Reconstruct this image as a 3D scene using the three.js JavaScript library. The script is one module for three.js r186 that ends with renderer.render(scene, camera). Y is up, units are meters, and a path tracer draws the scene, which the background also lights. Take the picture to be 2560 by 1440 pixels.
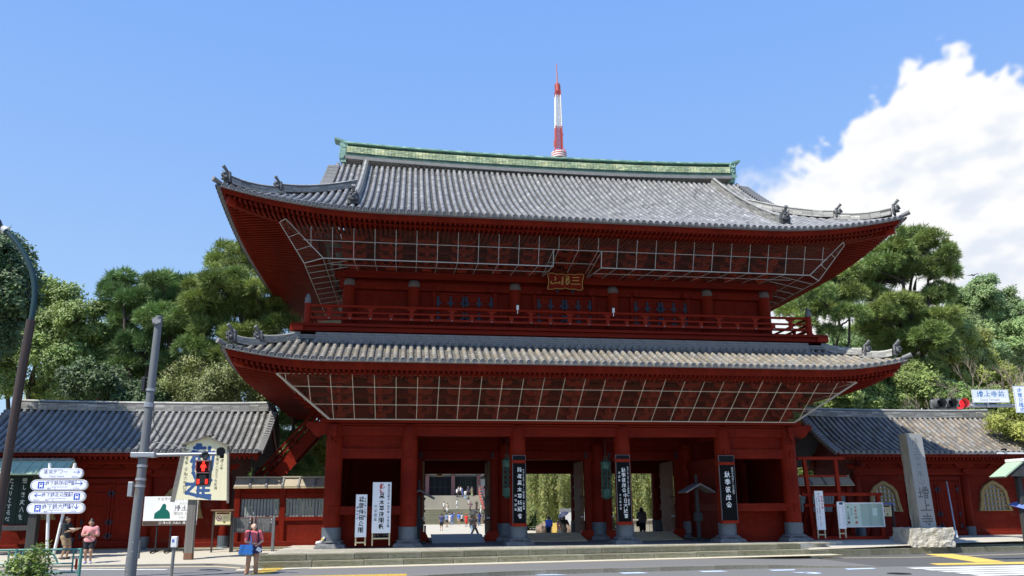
import * as THREE from 'three';
import { mergeGeometries, toCreasedNormals } from 'three/addons/utils/BufferGeometryUtils.js';
import { RoundedBoxGeometry } from 'three/addons/geometries/RoundedBoxGeometry.js';
import { createNoise2D } from 'simplex-noise';

// ---------- camera, sky, sun, exposure
const scene = new THREE.Scene();
const camera = new THREE.PerspectiveCamera(48.866, 2560 / 1724.94, 0.1, 4000);
camera.position.set(-6.616, 1.667, 30.544);
camera.rotation.order = 'YXZ';
camera.rotation.set(0.209731, -0.138309, -0.007832);
camera.setViewOffset(2560, 1724.94, 0, 0, 2560, 1440);   // the photo is the upper part of a taller frame
camera.updateMatrixWorld(true);
const renderer = new THREE.WebGLRenderer({ antialias: true });
renderer.toneMapping = THREE.LinearToneMapping;
renderer.toneMappingExposure = 1.4;
renderer.shadowMap.enabled = true;

const sun = new THREE.DirectionalLight(new THREE.Color(1.0, 0.95, 0.84), 4.7);
sun.position.set(-58, 100, 37);
sun.target.position.set(0, 0, 0);
sun.castShadow = true;
sun.shadow.radius = 1.2;
sun.shadow.mapSize.set(4096, 4096);
Object.assign(sun.shadow.camera, { left: -60, right: 60, top: 60, bottom: -60, near: 1, far: 300 });
scene.add(sun, sun.target);

function seeded(s) { return () => { s |= 0; s = (s + 0x6d2b79f5) | 0; let t = Math.imul(s ^ (s >>> 15), 1 | s); t = (t + Math.imul(t ^ (t >>> 7), 61 | t)) ^ t; return ((t ^ (t >>> 14)) >>> 0) / 4294967296; }; }
const R = seeded(20240915);
const rr = (a, b) => a + (b - a) * R();
const V = (x, y, z) => new THREE.Vector3(x, y, z);
const clamp = (x, a = 0, b = 1) => Math.min(b, Math.max(a, x));
const lerp = (a, b, t) => a + (b - a) * t;
const sstep = (a, b, x) => { const t = clamp((x - a) / (b - a)); return t * t * (3 - 2 * t); };
const n2 = createNoise2D(seeded(7));
const fbm2 = (x, y, o = 5) => { let s = 0, a = 0.5, f = 1; for (let i = 0; i < o; i++) { s += a * n2(x * f, y * f); a *= 0.5; f *= 2.03; } return s; };
const curve = (pts) => (x) => { // smooth-ish interpolation through [x, y] pairs
  if (x <= pts[0][0]) return pts[0][1];
  for (let i = 1; i < pts.length; i++) if (x <= pts[i][0]) return lerp(pts[i - 1][1], pts[i][1], sstep(pts[i - 1][0], pts[i][0], x));
  return pts[pts.length - 1][1];
};

// the sky: clear blue, a big cumulus on the right, low fair-weather clouds along the rest of the horizon
function makeSky() {
  const W = 3072, H = 1536, d = new Float32Array(W * H * 4);
  const top = curve([[18, 10], [21, 15], [24, 21], [26, 23], [28.8, 23.3], [31, 23.4], [32.7, 23.9], [34.5, 25], [36, 26.2], [38.5, 27.5], [40.8, 28.2], [42.2, 27], [43, 26.1], [44.6, 25.6], [48, 26.5], [53, 23], [60, 16], [70, 9], [80, 5]]);
  for (let j = 0; j < H; j++) {
    const el = ((j + 0.5) / H - 0.5) * 180;
    const e = Math.max(el, 0);
    const t1 = Math.exp(-e / 22), t2 = Math.exp(-e / 5);
    const br = 0.135 + 0.45 * t1 + 0.07 * t2, bg = 0.34 + 0.49 * t1 + 0.04 * t2, bb = 0.925 + 0.075 * t1;
    for (let i = 0; i < W; i++) {
      const phi = ((i + 0.5) / W) * 2 * Math.PI - Math.PI, k = (j * W + i) * 4;
      let r = br, g = bg, b = bb;
      if (el > -3 && el < 40) {
        const az = Math.atan2(Math.cos(phi), -Math.sin(phi)) * 180 / Math.PI;
        const ring = Math.sin((az + 180) * Math.PI / 360);            // closes the seam behind the camera
        let h = az > 17 && az < 82 ? top(az) : 0;
        const low = 4.6 + 3.6 * ring * fbm2(az * 0.07 + 31, 3.1, 3) + 7 * ring * Math.max(0, n2(az * 0.031 + 9, 8.2) - 0.45) * 2;
        h = Math.max(h, Math.min(low, az > -12 && az < 17 ? 6 : 99));
        if (el < h + 6) {
          const sx = az * 0.28, sy = el * 0.33;
          const bump = fbm2(sx, sy, 5);
          const puff = 1 - Math.abs(n2(sx * 2.1 + 5, sy * 2.1)) ;
          const thick = clamp((az - 24) / 8);
          const dens = 0.5 + (h - el) * (h > 8 ? 0.62 : 0.5) + 1.15 * bump + 0.4 * (puff - 0.5) + (h > 8 ? 0.15 : 0);
          const soft = h > 8 ? lerp(3.0, 0.75, thick) : 1.6;
          const a = sstep(0, soft, dens) * (h > 8 ? lerp(0.55, 1, sstep(0, 0.7, thick)) : 0.8) * (el < 0 ? 1 : 1);
          const shadeN = sstep(-0.1, 0.65, fbm2(sx * 0.55 + 11, sy * 0.8 + 4, 4) + 0.16 - clamp((el - h + 7) / 9) * 0.25);
          const edge = clamp(dens / 3);
          const w = 1.02 - 0.02 * edge, s = shadeN * 0.26 * edge;
          const cr = w * (1 - s * 0.85), cg = w * (1 - s * 0.62), cb = w * (1.0 - s * 0.22);
          r = lerp(r, cr, a); g = lerp(g, cg, a); b = lerp(b, cb, a);
        }
      }
      if (el < 0) { const f = sstep(0, -6, el); r = lerp(r, 0.26, f); g = lerp(g, 0.27, f); b = lerp(b, 0.27, f); }
      d[k] = r * 0.72; d[k + 1] = g * 0.72; d[k + 2] = b * 0.72; d[k + 3] = 1;
    }
  }
  const t = new THREE.DataTexture(d, W, H, THREE.RGBAFormat, THREE.FloatType);
  t.mapping = THREE.EquirectangularReflectionMapping; t.magFilter = THREE.LinearFilter; t.minFilter = THREE.LinearFilter;
  t.wrapS = THREE.RepeatWrapping; t.colorSpace = THREE.LinearSRGBColorSpace; t.needsUpdate = true;
  return t;
}
scene.background = makeSky();
scene.environment = scene.background;

// ---------- naming, tagging, geometry helpers
const used = {};
function numbered(n) { const k = n.replace(/_\d+$/, ''); used[k] = (used[k] ?? -1) + 1; return used[k] ? k + '_' + String(used[k]).padStart(3, '0') : k; }
function tag(o, label, category, group, kind) {
  if (label) o.userData.label = label;
  if (category) o.userData.category = category;
  if (group) o.userData.group = group;
  if (kind) o.userData.kind = kind;
  return o;
}
function thing(name, label, category, pos = [0, 0, 0], turn = 0, group) {
  const o = new THREE.Group(); o.name = numbered(name); o.position.set(...pos); o.rotation.y = turn; scene.add(o);
  return tag(o, label, category, group);
}
function struct(name, geo, m) { const o = mesh(name, geo, m, scene); o.name = numbered(name); o.userData.kind = 'structure'; return o; }
function mesh(name, geo, m, parent, label) {
  const o = new THREE.Mesh(Array.isArray(geo) ? mg(geo) : geo, m); o.name = name; o.castShadow = o.receiveShadow = true;
  if (label) o.userData.label = label;
  parent.add(o); return o;
}
// world point seen at photo pixel (u, v) on the plane y = const or z = const (used to read positions off the photo's ground plan)
function dir(u, v) { const k = 1898.29; return V((u - 1280) / k, (862.47 - v) / k, -1).applyQuaternion(camera.quaternion); }
function onY(u, v, y) { const d = dir(u, v), t = (y - camera.position.y) / d.y; return camera.position.clone().addScaledVector(d, t); }
function onZ(u, v, z) { const d = dir(u, v), t = (z - camera.position.z) / d.z; return camera.position.clone().addScaledVector(d, t); }
function onH(u, v, h) { let p = onY(u, v, 0); for (let i = 0; i < 60; i++) { const q = onY(u, v, h(p.x, p.z)); p.lerp(q, 0.3); } return p; } // the same on a sloping ground y = h(x, z)
function pxm(p) { return 1898.29 / -p.clone().applyMatrix4(camera.matrixWorldInverse).z; } // photo pixels per metre at p

function prep(g, uvs = true) { // non-indexed, with normals and box-projected uv in metres
  let q = g.index ? g.toNonIndexed() : g;
  if (!q.attributes.normal) q.computeVertexNormals();
  if (uvs && !q.userData.ownUV) {
    const p = q.attributes.position, nn = q.attributes.normal, a = new Float32Array(p.count * 2);
    for (let i = 0; i < p.count; i += 3) {
      let x = 0, y = 0, z = 0;
      for (let k = 0; k < 3; k++) { x += nn.getX(i + k); y += nn.getY(i + k); z += nn.getZ(i + k); }
      x = Math.abs(x); y = Math.abs(y); z = Math.abs(z);
      for (let k = 0; k < 3; k++) {
        const j = i + k;
        if (x >= y && x >= z) { a[j * 2] = p.getZ(j); a[j * 2 + 1] = p.getY(j); }
        else if (y >= z) { a[j * 2] = p.getX(j); a[j * 2 + 1] = p.getZ(j); }
        else { a[j * 2] = p.getX(j); a[j * 2 + 1] = p.getY(j); }
      }
    }
    q.setAttribute('uv', new THREE.BufferAttribute(a, 2));
  }
  return q;
}
function mg(list) {
  const L = list.flat(9).filter(Boolean).map((g) => prep(g));
  const col = L.some((g) => g.attributes.color);
  for (const g of L) {
    for (const k of Object.keys(g.attributes)) if (!['position', 'normal', 'uv', 'color'].includes(k)) g.deleteAttribute(k);
    if (col && !g.attributes.color) g.setAttribute('color', new THREE.BufferAttribute(new Float32Array(g.attributes.position.count * 3).fill(1), 3));
  }
  return L.length === 1 ? L[0] : mergeGeometries(L);
}
function tint(g, r, gg, b) { // one vertex colour for a whole piece
  const q = g.index ? g.toNonIndexed() : g, n = q.attributes.position.count, a = new Float32Array(n * 3);
  for (let i = 0; i < n; i++) { a[i * 3] = r; a[i * 3 + 1] = gg; a[i * 3 + 2] = b; }
  q.setAttribute('color', new THREE.BufferAttribute(a, 3)); return q;
}
const T = (g, x = 0, y = 0, z = 0, rx = 0, ry = 0, rz = 0, s) => { if (s) g.scale(...(Array.isArray(s) ? s : [s, s, s])); if (rx) g.rotateX(rx); if (ry) g.rotateY(ry); if (rz) g.rotateZ(rz); return g.translate(x, y, z); };
// box between two corners, edges slightly rounded when b > 0
function bx(x0, x1, y0, y1, z0, z1, b = 0) {
  const w = Math.abs(x1 - x0), h = Math.abs(y1 - y0), d = Math.abs(z1 - z0);
  const g = b > 0 ? new RoundedBoxGeometry(w, h, d, 1, Math.min(b, w / 2.1, h / 2.1, d / 2.1)) : new THREE.BoxGeometry(w, h, d);
  return g.translate((x0 + x1) / 2, (y0 + y1) / 2, (z0 + z1) / 2);
}
function orient(g, a, b) { // from +Y unit height to segment a->b
  const d = b.clone().sub(a), L = d.length(), q = new THREE.Quaternion().setFromUnitVectors(V(0, 1, 0), d.clone().normalize());
  return g.applyMatrix4(new THREE.Matrix4().compose(a.clone().add(b).multiplyScalar(0.5), q, V(1, L, 1)));
}
const rod = (a, b, r, n = 8, r2) => orient(new THREE.CylinderGeometry(r2 ?? r, r, 1, n), a, b);
function bar(a, b, w, h) { // square bar whose w lies level, h upright-ish
  const d = b.clone().sub(a), L = d.length(), z = d.clone().normalize();
  let x = V(0, 1, 0).cross(z); if (x.lengthSq() < 1e-6) x = V(1, 0, 0); x.normalize(); const y = z.clone().cross(x);
  const m = new THREE.Matrix4().makeBasis(x, y, z).setPosition(a.clone().add(b).multiplyScalar(0.5));
  return new THREE.BoxGeometry(w, h, L).applyMatrix4(m);
}
const tube = (pts, r, n = 24, m = 7) => new THREE.TubeGeometry(new THREE.CatmullRomCurve3(pts), n, r, m);
const lathe = (pts, n = 20) => new THREE.LatheGeometry(pts.map(([r, y]) => new THREE.Vector2(r, y)), n);
function plate(pts, depth, bevel = 0) { // outline in x/y, thickness along +z
  const s = new THREE.Shape(pts.map(([x, y]) => new THREE.Vector2(x, y)));
  return new THREE.ExtrudeGeometry(s, { depth, bevelEnabled: bevel > 0, bevelSize: bevel, bevelThickness: bevel, bevelSegments: 1, curveSegments: 8 });
}
function grid(nu, nv, f, flip) { // surface of points f(u, v), u and v in 0..1, own uv from f's 4th and 5th values
  const p = [], uv = [], idx = [], c = []; let own = false;
  for (let j = 0; j <= nv; j++) for (let i = 0; i <= nu; i++) { const q = f(i / nu, j / nv, i, j); p.push(q[0], q[1], q[2]); if (q.length >= 5) { own = true; uv.push(q[3], q[4]); } else uv.push(0, 0); if (q.length >= 8) c.push(q[5], q[6], q[7]); }
  for (let j = 0; j < nv; j++) for (let i = 0; i < nu; i++) { const a = j * (nu + 1) + i, b = a + 1, d = a + nu + 1, e = d + 1; flip ? idx.push(a, d, b, b, d, e) : idx.push(a, b, d, b, e, d); }
  const g = new THREE.BufferGeometry();
  g.setAttribute('position', new THREE.Float32BufferAttribute(p, 3)); g.setAttribute('uv', new THREE.Float32BufferAttribute(uv, 2));
  if (c.length) g.setAttribute('color', new THREE.Float32BufferAttribute(c, 3));
  g.setIndex(idx); g.computeVertexNormals();
  const q = g.toNonIndexed(); q.userData.ownUV = own; return q;
}
// ---------- procedural textures (tileable value noise) and materials
function lattice(seed) { const r = seeded(seed), a = new Float32Array(65536); for (let i = 0; i < 65536; i++) a[i] = r(); return a; }
const LT = lattice(99);
function vn(x, y, per, o) { // tileable value noise, period per
  const xi = Math.floor(x), yi = Math.floor(y), fx = x - xi, fy = y - yi, sx = fx * fx * (3 - 2 * fx), sy = fy * fy * (3 - 2 * fy);
  const h = (a, b) => LT[((((a % per) + per) % per) * 131 + (((b % per) + per) % per) * 7919 + o * 1013) & 65535];
  return lerp(lerp(h(xi, yi), h(xi + 1, yi), sx), lerp(h(xi, yi + 1), h(xi + 1, yi + 1), sx), sy);
}
function tf(u, v, per, oct, o = 0, sx = 1, sy = 1) { let s = 0, a = 0.5, p = per, n = 0; for (let i = 0; i < oct; i++) { s += a * vn(u * p * sx, v * p * sy, p * Math.max(sx, sy), o + i); n += a; a *= 0.55; p *= 2; } return s / n; }
const srgb = (l) => 255 * (l <= 0.0031308 ? l * 12.92 : 1.055 * Math.pow(l, 1 / 2.4) - 0.055);
function dtex(n, f, color = true, m = n) {
  const d = new Uint8Array(n * m * 4);
  for (let j = 0; j < m; j++) for (let i = 0; i < n; i++) {
    const c = f((i + 0.5) / n, (j + 0.5) / m), k = (j * n + i) * 4;
    for (let q = 0; q < 3; q++) { const x = Array.isArray(c) ? c[q] : c; d[k + q] = clamp(color ? srgb(clamp(x)) : x * 255, 0, 255); }
    d[k + 3] = 255;
  }
  const t = new THREE.DataTexture(d, n, m); t.wrapS = t.wrapT = THREE.RepeatWrapping; t.magFilter = THREE.LinearFilter; t.minFilter = THREE.LinearMipmapLinearFilter; t.generateMipmaps = true;
  t.colorSpace = color ? THREE.SRGBColorSpace : THREE.NoColorSpace; t.needsUpdate = true; return t;
}
function rep(t, x, y = x) { const c = t.clone(); c.repeat.set(x, y); c.needsUpdate = true; return c; }
const mix3 = (a, b, t) => [lerp(a[0], b[0], t), lerp(a[1], b[1], t), lerp(a[2], b[2], t)];
const M = {};
const matte = (o) => new THREE.MeshPhysicalMaterial({ roughness: 0.8, metalness: 0, specularIntensity: 0.22, ...o });
const std = (o) => new THREE.MeshStandardMaterial({ roughness: 0.8, metalness: 0, ...o });
const C = (r, g, b) => new THREE.Color().setRGB(r, g, b);
{
  // vermilion paint gone dull: blotches, vertical weather streaks, grey worn flecks
  const red = (a, b, c, wear) => dtex(512, (u, v) => {
    const big = tf(u, v, 4, 5, 1), st = tf(u, v, 4, 4, 9, 12, 1), fine = tf(u, v, 64, 3, 20), fl = tf(u, v, 24, 3, 33, 3, 1);
    let q = mix3(a, b, clamp(0.5 + (big - 0.5) * 2.2 + (st - 0.5) * 0.9));
    q = mix3(q, c, sstep(0.66, 0.8, fl) * wear);
    const k = 0.82 + 0.36 * fine; return q.map((x) => x * k);
  });
  const rb = dtex(512, (u, v) => 0.5 + 0.5 * (tf(u, v, 8, 4, 5, 1, 8) - 0.5) + 0.5 * (tf(u, v, 64, 2, 7) - 0.5), false);
  const t1 = red([0.36, 0.026, 0.008], [0.235, 0.015, 0.006], [0.20, 0.06, 0.035], 0.5);
  M.red = matte({ map: rep(t1, 0.45), bumpMap: rep(rb, 0.45), bumpScale: 0.004, roughness: 0.62 });
  const t2 = red([0.26, 0.018, 0.007], [0.155, 0.011, 0.005], [0.13, 0.045, 0.03], 0.5);
  M.redDark = matte({ map: rep(t2, 0.4), bumpMap: rep(rb, 0.4), bumpScale: 0.004, roughness: 0.7 });
  const t3 = red([0.50, 0.040, 0.013], [0.40, 0.030, 0.011], [0.28, 0.08, 0.045], 0.3);
  M.redBright = matte({ map: rep(t3, 0.4), bumpMap: rep(rb, 0.5), bumpScale: 0.002, roughness: 0.55 });
  const t4 = red([0.31, 0.030, 0.014], [0.20, 0.018, 0.010], [0.24, 0.09, 0.055], 0.35);
  M.redWall = matte({ map: rep(t4, 0.35), bumpMap: rep(rb, 0.4), bumpScale: 0.003, roughness: 0.8 });
  // roof tile: smoked clay, lichen and pale bloom; tone per tile comes from the vertex colours
  const tile = dtex(512, (u, v) => { const a = tf(u, v, 8, 5, 2), b = tf(u, v, 32, 4, 14), k = 0.62 + 0.5 * a + 0.35 * (b - 0.5) + 0.35 * sstep(0.62, 0.75, b); return [k, k * 0.99, k * 0.97]; });
  const tb = dtex(512, (u, v) => tf(u, v, 32, 4, 3), false);
  M.tile = std({ map: rep(tile, 0.8), bumpMap: rep(tb, 0.8), bumpScale: 0.004, roughness: 0.5, vertexColors: true });
  M.pan = std({ map: rep(tile, 0.6), bumpMap: rep(tb, 0.8), bumpScale: 0.004, roughness: 0.62, vertexColors: true });
  M.tileDark = std({ map: rep(tile, 1.3), bumpMap: rep(tb, 1.2), bumpScale: 0.006, roughness: 0.6, color: C(0.10, 0.105, 0.115) });
  M.tileMid = std({ map: rep(tile, 1.0), bumpMap: rep(tb, 1), bumpScale: 0.005, roughness: 0.6, color: C(0.22, 0.22, 0.225) });
  // bronze sheet gone green
  const ver = dtex(512, (u, v) => { const a = tf(u, v, 6, 5, 40), b = tf(u, v, 40, 3, 44); return mix3([0.14, 0.27, 0.22], [0.30, 0.47, 0.38], clamp(0.5 + (a - 0.5) * 2.4 + (b - 0.5))); });
  M.verdigris = std({ map: rep(ver, 0.5), roughness: 0.6, metalness: 0, vertexColors: true });
  M.bronze = std({ map: rep(ver, 0.7), roughness: 0.6, metalness: 0.3, color: C(0.32, 0.45, 0.42) });
  // grey-blue sheathing of the column feet: fine upright ribs
  const rib = dtex(256, (u, v) => { const k = 0.65 + 0.25 * tf(u, v, 16, 4, 51, 4, 1) + 0.25 * tf(u, v, 4, 3, 52); return [0.15 * k, 0.175 * k, 0.20 * k]; });
  M.shoe = std({ map: rep(rib, 0.8), roughness: 0.55, metalness: 0.35 });
  // stones
  const stone = (a, b, c, sp) => dtex(512, (u, v) => { const l = tf(u, v, 4, 5, 60), s = tf(u, v, 64, 2, 63), m = tf(u, v, 12, 4, 67); let q = mix3(a, b, clamp(0.5 + (l - 0.5) * 2.5)); q = mix3(q, c, sstep(0.52, 0.72, m) * sp); const k = 0.74 + 0.52 * s; return q.map((x) => x * k); });
  const sb = dtex(512, (u, v) => 0.6 * tf(u, v, 24, 4, 70) + 0.4 * tf(u, v, 96, 2, 71), false);
  const st1 = stone([0.36, 0.34, 0.29], [0.27, 0.255, 0.21], [0.17, 0.165, 0.10], 0.55);
  M.stepStone = std({ map: rep(st1, 0.5), bumpMap: rep(sb, 0.5), bumpScale: 0.012, roughness: 0.9 });
  const moss = stone([0.27, 0.255, 0.185], [0.20, 0.19, 0.13], [0.12, 0.125, 0.06], 0.75);
  M.riser = std({ map: rep(moss, 0.55), bumpMap: rep(sb, 0.6), bumpScale: 0.014, roughness: 0.95 });
  const st2 = stone([0.40, 0.38, 0.33], [0.33, 0.31, 0.265], [0.26, 0.235, 0.18], 0.45);
  M.paving = std({ map: rep(st2, 0.22), bumpMap: rep(sb, 0.4), bumpScale: 0.006, roughness: 0.92 });
  const st3 = stone([0.17, 0.175, 0.18], [0.115, 0.12, 0.125], [0.26, 0.26, 0.25], 0.35);
  M.baseStone = std({ map: rep(st3, 0.6), bumpMap: rep(sb, 0.6), bumpScale: 0.012, roughness: 0.9 });
  const gran = dtex(512, (u, v) => { const l = tf(u, v, 3, 4, 80), s = tf(u, v, 90, 2, 83), streak = tf(u, v, 6, 3, 85, 5, 1); let q = mix3([0.56, 0.54, 0.48], [0.45, 0.43, 0.37], clamp(l * 1.2 - 0.1)); q = mix3(q, [0.30, 0.27, 0.20], sstep(0.56, 0.72, streak) * 0.6); const k = 0.76 + 0.48 * s; return q.map((x) => x * k); });
  M.granite = std({ map: rep(gran, 0.45), bumpMap: rep(sb, 0.45), bumpScale: 0.03, roughness: 0.92 });
  M.graniteSmooth = std({ map: rep(stone([0.36, 0.37, 0.37], [0.30, 0.31, 0.315], [0.24, 0.245, 0.24], 0.4), 0.6), bumpMap: rep(sb, 1), bumpScale: 0.003, roughness: 0.8 });
  // asphalt
  const asph = (k0, w) => dtex(512, (u, v) => { const s = tf(u, v, 128, 2, 90), l = tf(u, v, 5, 5, 92), p = tf(u, v, 3, 3, 95, 1, 3); const k = k0 * (0.62 + 0.75 * s) * (0.86 + 0.28 * l) * (1 + (p - 0.5) * 0.25); return [k * w, k, k * 1.0]; });
  const ab = dtex(512, (u, v) => tf(u, v, 128, 2, 97), false);
  M.asphalt = std({ map: rep(asph(0.175, 1.0), 0.4), bumpMap: rep(ab, 0.7), bumpScale: 0.006, roughness: 0.9 });
  M.asphaltDark = std({ map: rep(asph(0.105, 1.0), 0.35), bumpMap: rep(ab, 0.7), bumpScale: 0.006, roughness: 0.9 });
  const paint = (c, seed) => dtex(256, (u, v) => { const s = tf(u, v, 64, 3, seed), l = tf(u, v, 8, 4, seed + 3); return mix3(c, [0.20, 0.20, 0.20], sstep(0.6, 0.75, s * 0.6 + l * 0.4) * 0.5).map((x) => x * (0.9 + 0.2 * l)); });
  M.lineWhite = std({ map: rep(paint([0.74, 0.74, 0.72], 110), 0.8), roughness: 0.8 });
  M.lineYellow = std({ map: rep(paint([0.66, 0.46, 0.10], 115), 0.8), roughness: 0.8 });
  M.lineCream = std({ map: rep(paint([0.60, 0.50, 0.32], 121), 0.8), roughness: 0.85 });
  M.lineBlue = std({ map: rep(paint([0.50, 0.62, 0.80], 125), 0.8), roughness: 0.8 });
  M.tactile = std({ map: rep(paint([0.62, 0.43, 0.09], 118), 1.2), roughness: 0.85 });
  M.drain = std({ map: rep(paint([0.62, 0.58, 0.48], 131), 0.8), roughness: 0.9 });
  // sand and pale paving inside the precinct
  const sand = stone([0.52, 0.47, 0.38], [0.44, 0.40, 0.32], [0.36, 0.33, 0.27], 0.5);
  M.sand = std({ map: rep(sand, 0.13), bumpMap: rep(sb, 0.5), bumpScale: 0.006, roughness: 0.95 });
  const earth = stone([0.16, 0.14, 0.10], [0.11, 0.10, 0.07], [0.08, 0.10, 0.05], 0.6);
  M.earth = std({ map: rep(earth, 0.1), bumpMap: rep(sb, 0.3), bumpScale: 0.02, roughness: 1 });
  // bare timber
  const wood = (a, b) => dtex(256, (u, v) => { const g = tf(u, v, 2, 5, 140, 24, 1), k = tf(u, v, 4, 3, 145); return mix3(a, b, clamp(g * 1.5 - 0.25)).map((x) => x * (0.8 + 0.4 * k)); }, true, 256);
  M.woodGrey = std({ map: rep(wood([0.24, 0.225, 0.20], [0.12, 0.11, 0.095]), 1), roughness: 0.85 });
  M.woodBrown = std({ map: rep(wood([0.26, 0.13, 0.07], [0.14, 0.065, 0.035]), 0.8), roughness: 0.75 });
  M.woodPale = std({ map: rep(wood([0.66, 0.56, 0.35], [0.55, 0.45, 0.26]), 0.6), roughness: 0.75 });
  M.woodDark = std({ map: rep(wood([0.055, 0.055, 0.055], [0.028, 0.03, 0.032]), 1), roughness: 0.8 });
  M.slat = std({ map: rep(wood([0.33, 0.37, 0.36], [0.22, 0.26, 0.26]), 1), roughness: 0.8 });
  M.ochre = std({ map: rep(wood([0.36, 0.25, 0.10], [0.26, 0.175, 0.065]), 1.5), roughness: 0.8 });
  M.bark = std({ map: rep(dtex(256, (u, v) => { const g = tf(u, v, 6, 5, 150, 4, 1); return mix3([0.045, 0.035, 0.028], [0.125, 0.10, 0.08], g); }), 0.7), bumpMap: rep(rb, 1), bumpScale: 0.03, roughness: 0.95 });
  M.barkPale = std({ map: rep(dtex(256, (u, v) => { const g = tf(u, v, 6, 5, 155, 1, 3); return mix3([0.10, 0.085, 0.07], [0.24, 0.21, 0.175], g); }), 0.9), roughness: 0.95 });
  const plain = (k, r, o = {}) => (c) => std({ color: C(...c), roughness: r, ...o, ...k });
  M.white = std({ color: C(0.78, 0.78, 0.77), roughness: 0.5 });
  M.greySteel = std({ map: rep(dtex(256, (u, v) => { const k = 0.8 + 0.4 * tf(u, v, 5, 5, 160) ; const ru = sstep(0.62, 0.78, tf(u, v, 8, 4, 164, 1, 3)); return mix3([0.17 * k, 0.18 * k, 0.185 * k], [0.13, 0.085, 0.06], ru * 0.6); }), 0.5), roughness: 0.6, metalness: 0.15 });
  M.steel = std({ color: C(0.42, 0.43, 0.44), roughness: 0.4, metalness: 0.6 });
  M.darkMetal = std({ color: C(0.03, 0.032, 0.036), roughness: 0.5, metalness: 0.3 });
  M.brownMetal = std({ map: rep(dtex(256, (u, v) => { const k = tf(u, v, 8, 5, 170); return mix3([0.04, 0.025, 0.022], [0.085, 0.055, 0.045], k); }), 1), roughness: 0.5, metalness: 0.3 });
  M.greenPaint = std({ map: rep(dtex(256, (u, v) => { const k = tf(u, v, 12, 5, 180); return mix3([0.05, 0.20, 0.165], [0.10, 0.28, 0.24], k); }), 1), roughness: 0.5 });
  M.hinge = std({ color: C(0.022, 0.032, 0.055), roughness: 0.55, metalness: 0.4 });
  M.wire = std({ color: C(0.74, 0.64, 0.50), roughness: 0.6 });
  M.wireGrey = std({ color: C(0.52, 0.50, 0.45), roughness: 0.6 });
  M.net = std({ color: C(0.13, 0.09, 0.06), roughness: 1, transparent: true, opacity: 0.16, side: THREE.DoubleSide, depthWrite: false });
  M.gold = std({ color: C(0.48, 0.30, 0.09), roughness: 0.35, metalness: 0.55 });
  M.black = matte({ color: C(0.008, 0.009, 0.011), roughness: 0.5 });
  M.plaster = std({ color: C(0.62, 0.60, 0.56), roughness: 0.9 });
  M.noshi = std({ map: rep(tile, 1.1), bumpMap: rep(tb, 1), bumpScale: 0.004, roughness: 0.62, color: C(0.30, 0.30, 0.29), vertexColors: true });
  M.greenRoof = std({ map: rep(ver, 0.4), roughness: 0.55, color: C(1.5, 1.25, 1.15) });
}
{ // a few tones of the cut stones
  const vary = (m, k, w = 1) => { const c = m.clone(); c.color.setRGB(k * w, k, k / w); return c; };
  M.risers = [vary(M.riser, 1), vary(M.riser, 0.86, 1.02), vary(M.riser, 0.94, 0.98), vary(M.riser, 0.78)];
  M.pavers = [vary(M.stepStone, 1), vary(M.stepStone, 0.88, 1.02), vary(M.stepStone, 0.95, 0.99)];
  M.kerbs = [vary(M.stepStone, 0.85), vary(M.stepStone, 0.72, 1.02), vary(M.stepStone, 0.78)];
}
M.signalGrey = std({ color: C(0.14, 0.145, 0.15), roughness: 0.5, metalness: 0.2 });
M.glowRed = std({ color: C(0.5, 0.02, 0.02), emissive: C(1, 0.035, 0.02), emissiveIntensity: 1.6 });
M.glowLens = std({ color: C(0.5, 0.02, 0.02), emissive: C(1, 0.02, 0.03), emissiveIntensity: 1.0, roughness: 0.3 });
M.darkGlass = std({ color: C(0.012, 0.014, 0.016), roughness: 0.15 });
M.blueMark = std({ color: C(0.08, 0.16, 0.5), roughness: 0.5 });
M.greenDark = std({ color: C(0.02, 0.055, 0.06), roughness: 0.45, metalness: 0.3 });
M.greenSheet = std({ map: rep(dtex(256, (u, v) => { const k = tf(u, v, 8, 5, 190); return mix3([0.30, 0.42, 0.30], [0.42, 0.54, 0.40], k); }), 0.6), roughness: 0.6 });
M.glass = new THREE.MeshPhysicalMaterial({ color: C(0.95, 1, 0.98), roughness: 0.03, metalness: 0, transmission: 1, thickness: 0, ior: 1.5 });
M.hallStep = std({ map: M.paving.map, color: C(1.0, 0.98, 0.92), roughness: 0.9 });
M.mauve = std({ color: C(0.20, 0.10, 0.115), roughness: 0.6 });
M.hallGlass = std({ color: C(0.012, 0.018, 0.026), roughness: 0.12 });
M.hallWall = std({ color: C(0.55, 0.57, 0.60), roughness: 0.8 });
M.railPink = std({ color: C(0.42, 0.12, 0.10), roughness: 0.6 });
M.yardStone = std({ map: M.baseStone.map, color: C(1.5, 1.05, 0.75), roughness: 0.9 });
M.towerRed = std({ color: C(0.50, 0.085, 0.07), roughness: 0.6 });
M.towerPink = std({ color: C(0.55, 0.20, 0.18), roughness: 0.6 });
M.towerWhite = std({ color: C(0.78, 0.77, 0.76), roughness: 0.6 });
M.graniteRough = std({ map: M.stepStone.map, bumpMap: M.granite.bumpMap, bumpScale: 0.03, roughness: 0.92, color: C(1.45, 1.45, 1.42) });
M.red.color.setScalar(0.56); M.redDark.color.setScalar(0.52); M.redBright.color.setScalar(0.6); M.redWall.color.setScalar(0.6);
for (const m of [M.stepStone, M.paving, ...M.pavers]) m.color.multiplyScalar(1.3);
M.plateSteel = std({ color: C(0.36, 0.38, 0.40), roughness: 0.5, metalness: 0.3 });
M.redDark.map = M.red.map; M.redDark.color.setScalar(0.56); M.redBright.color.setScalar(0.58);
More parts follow.
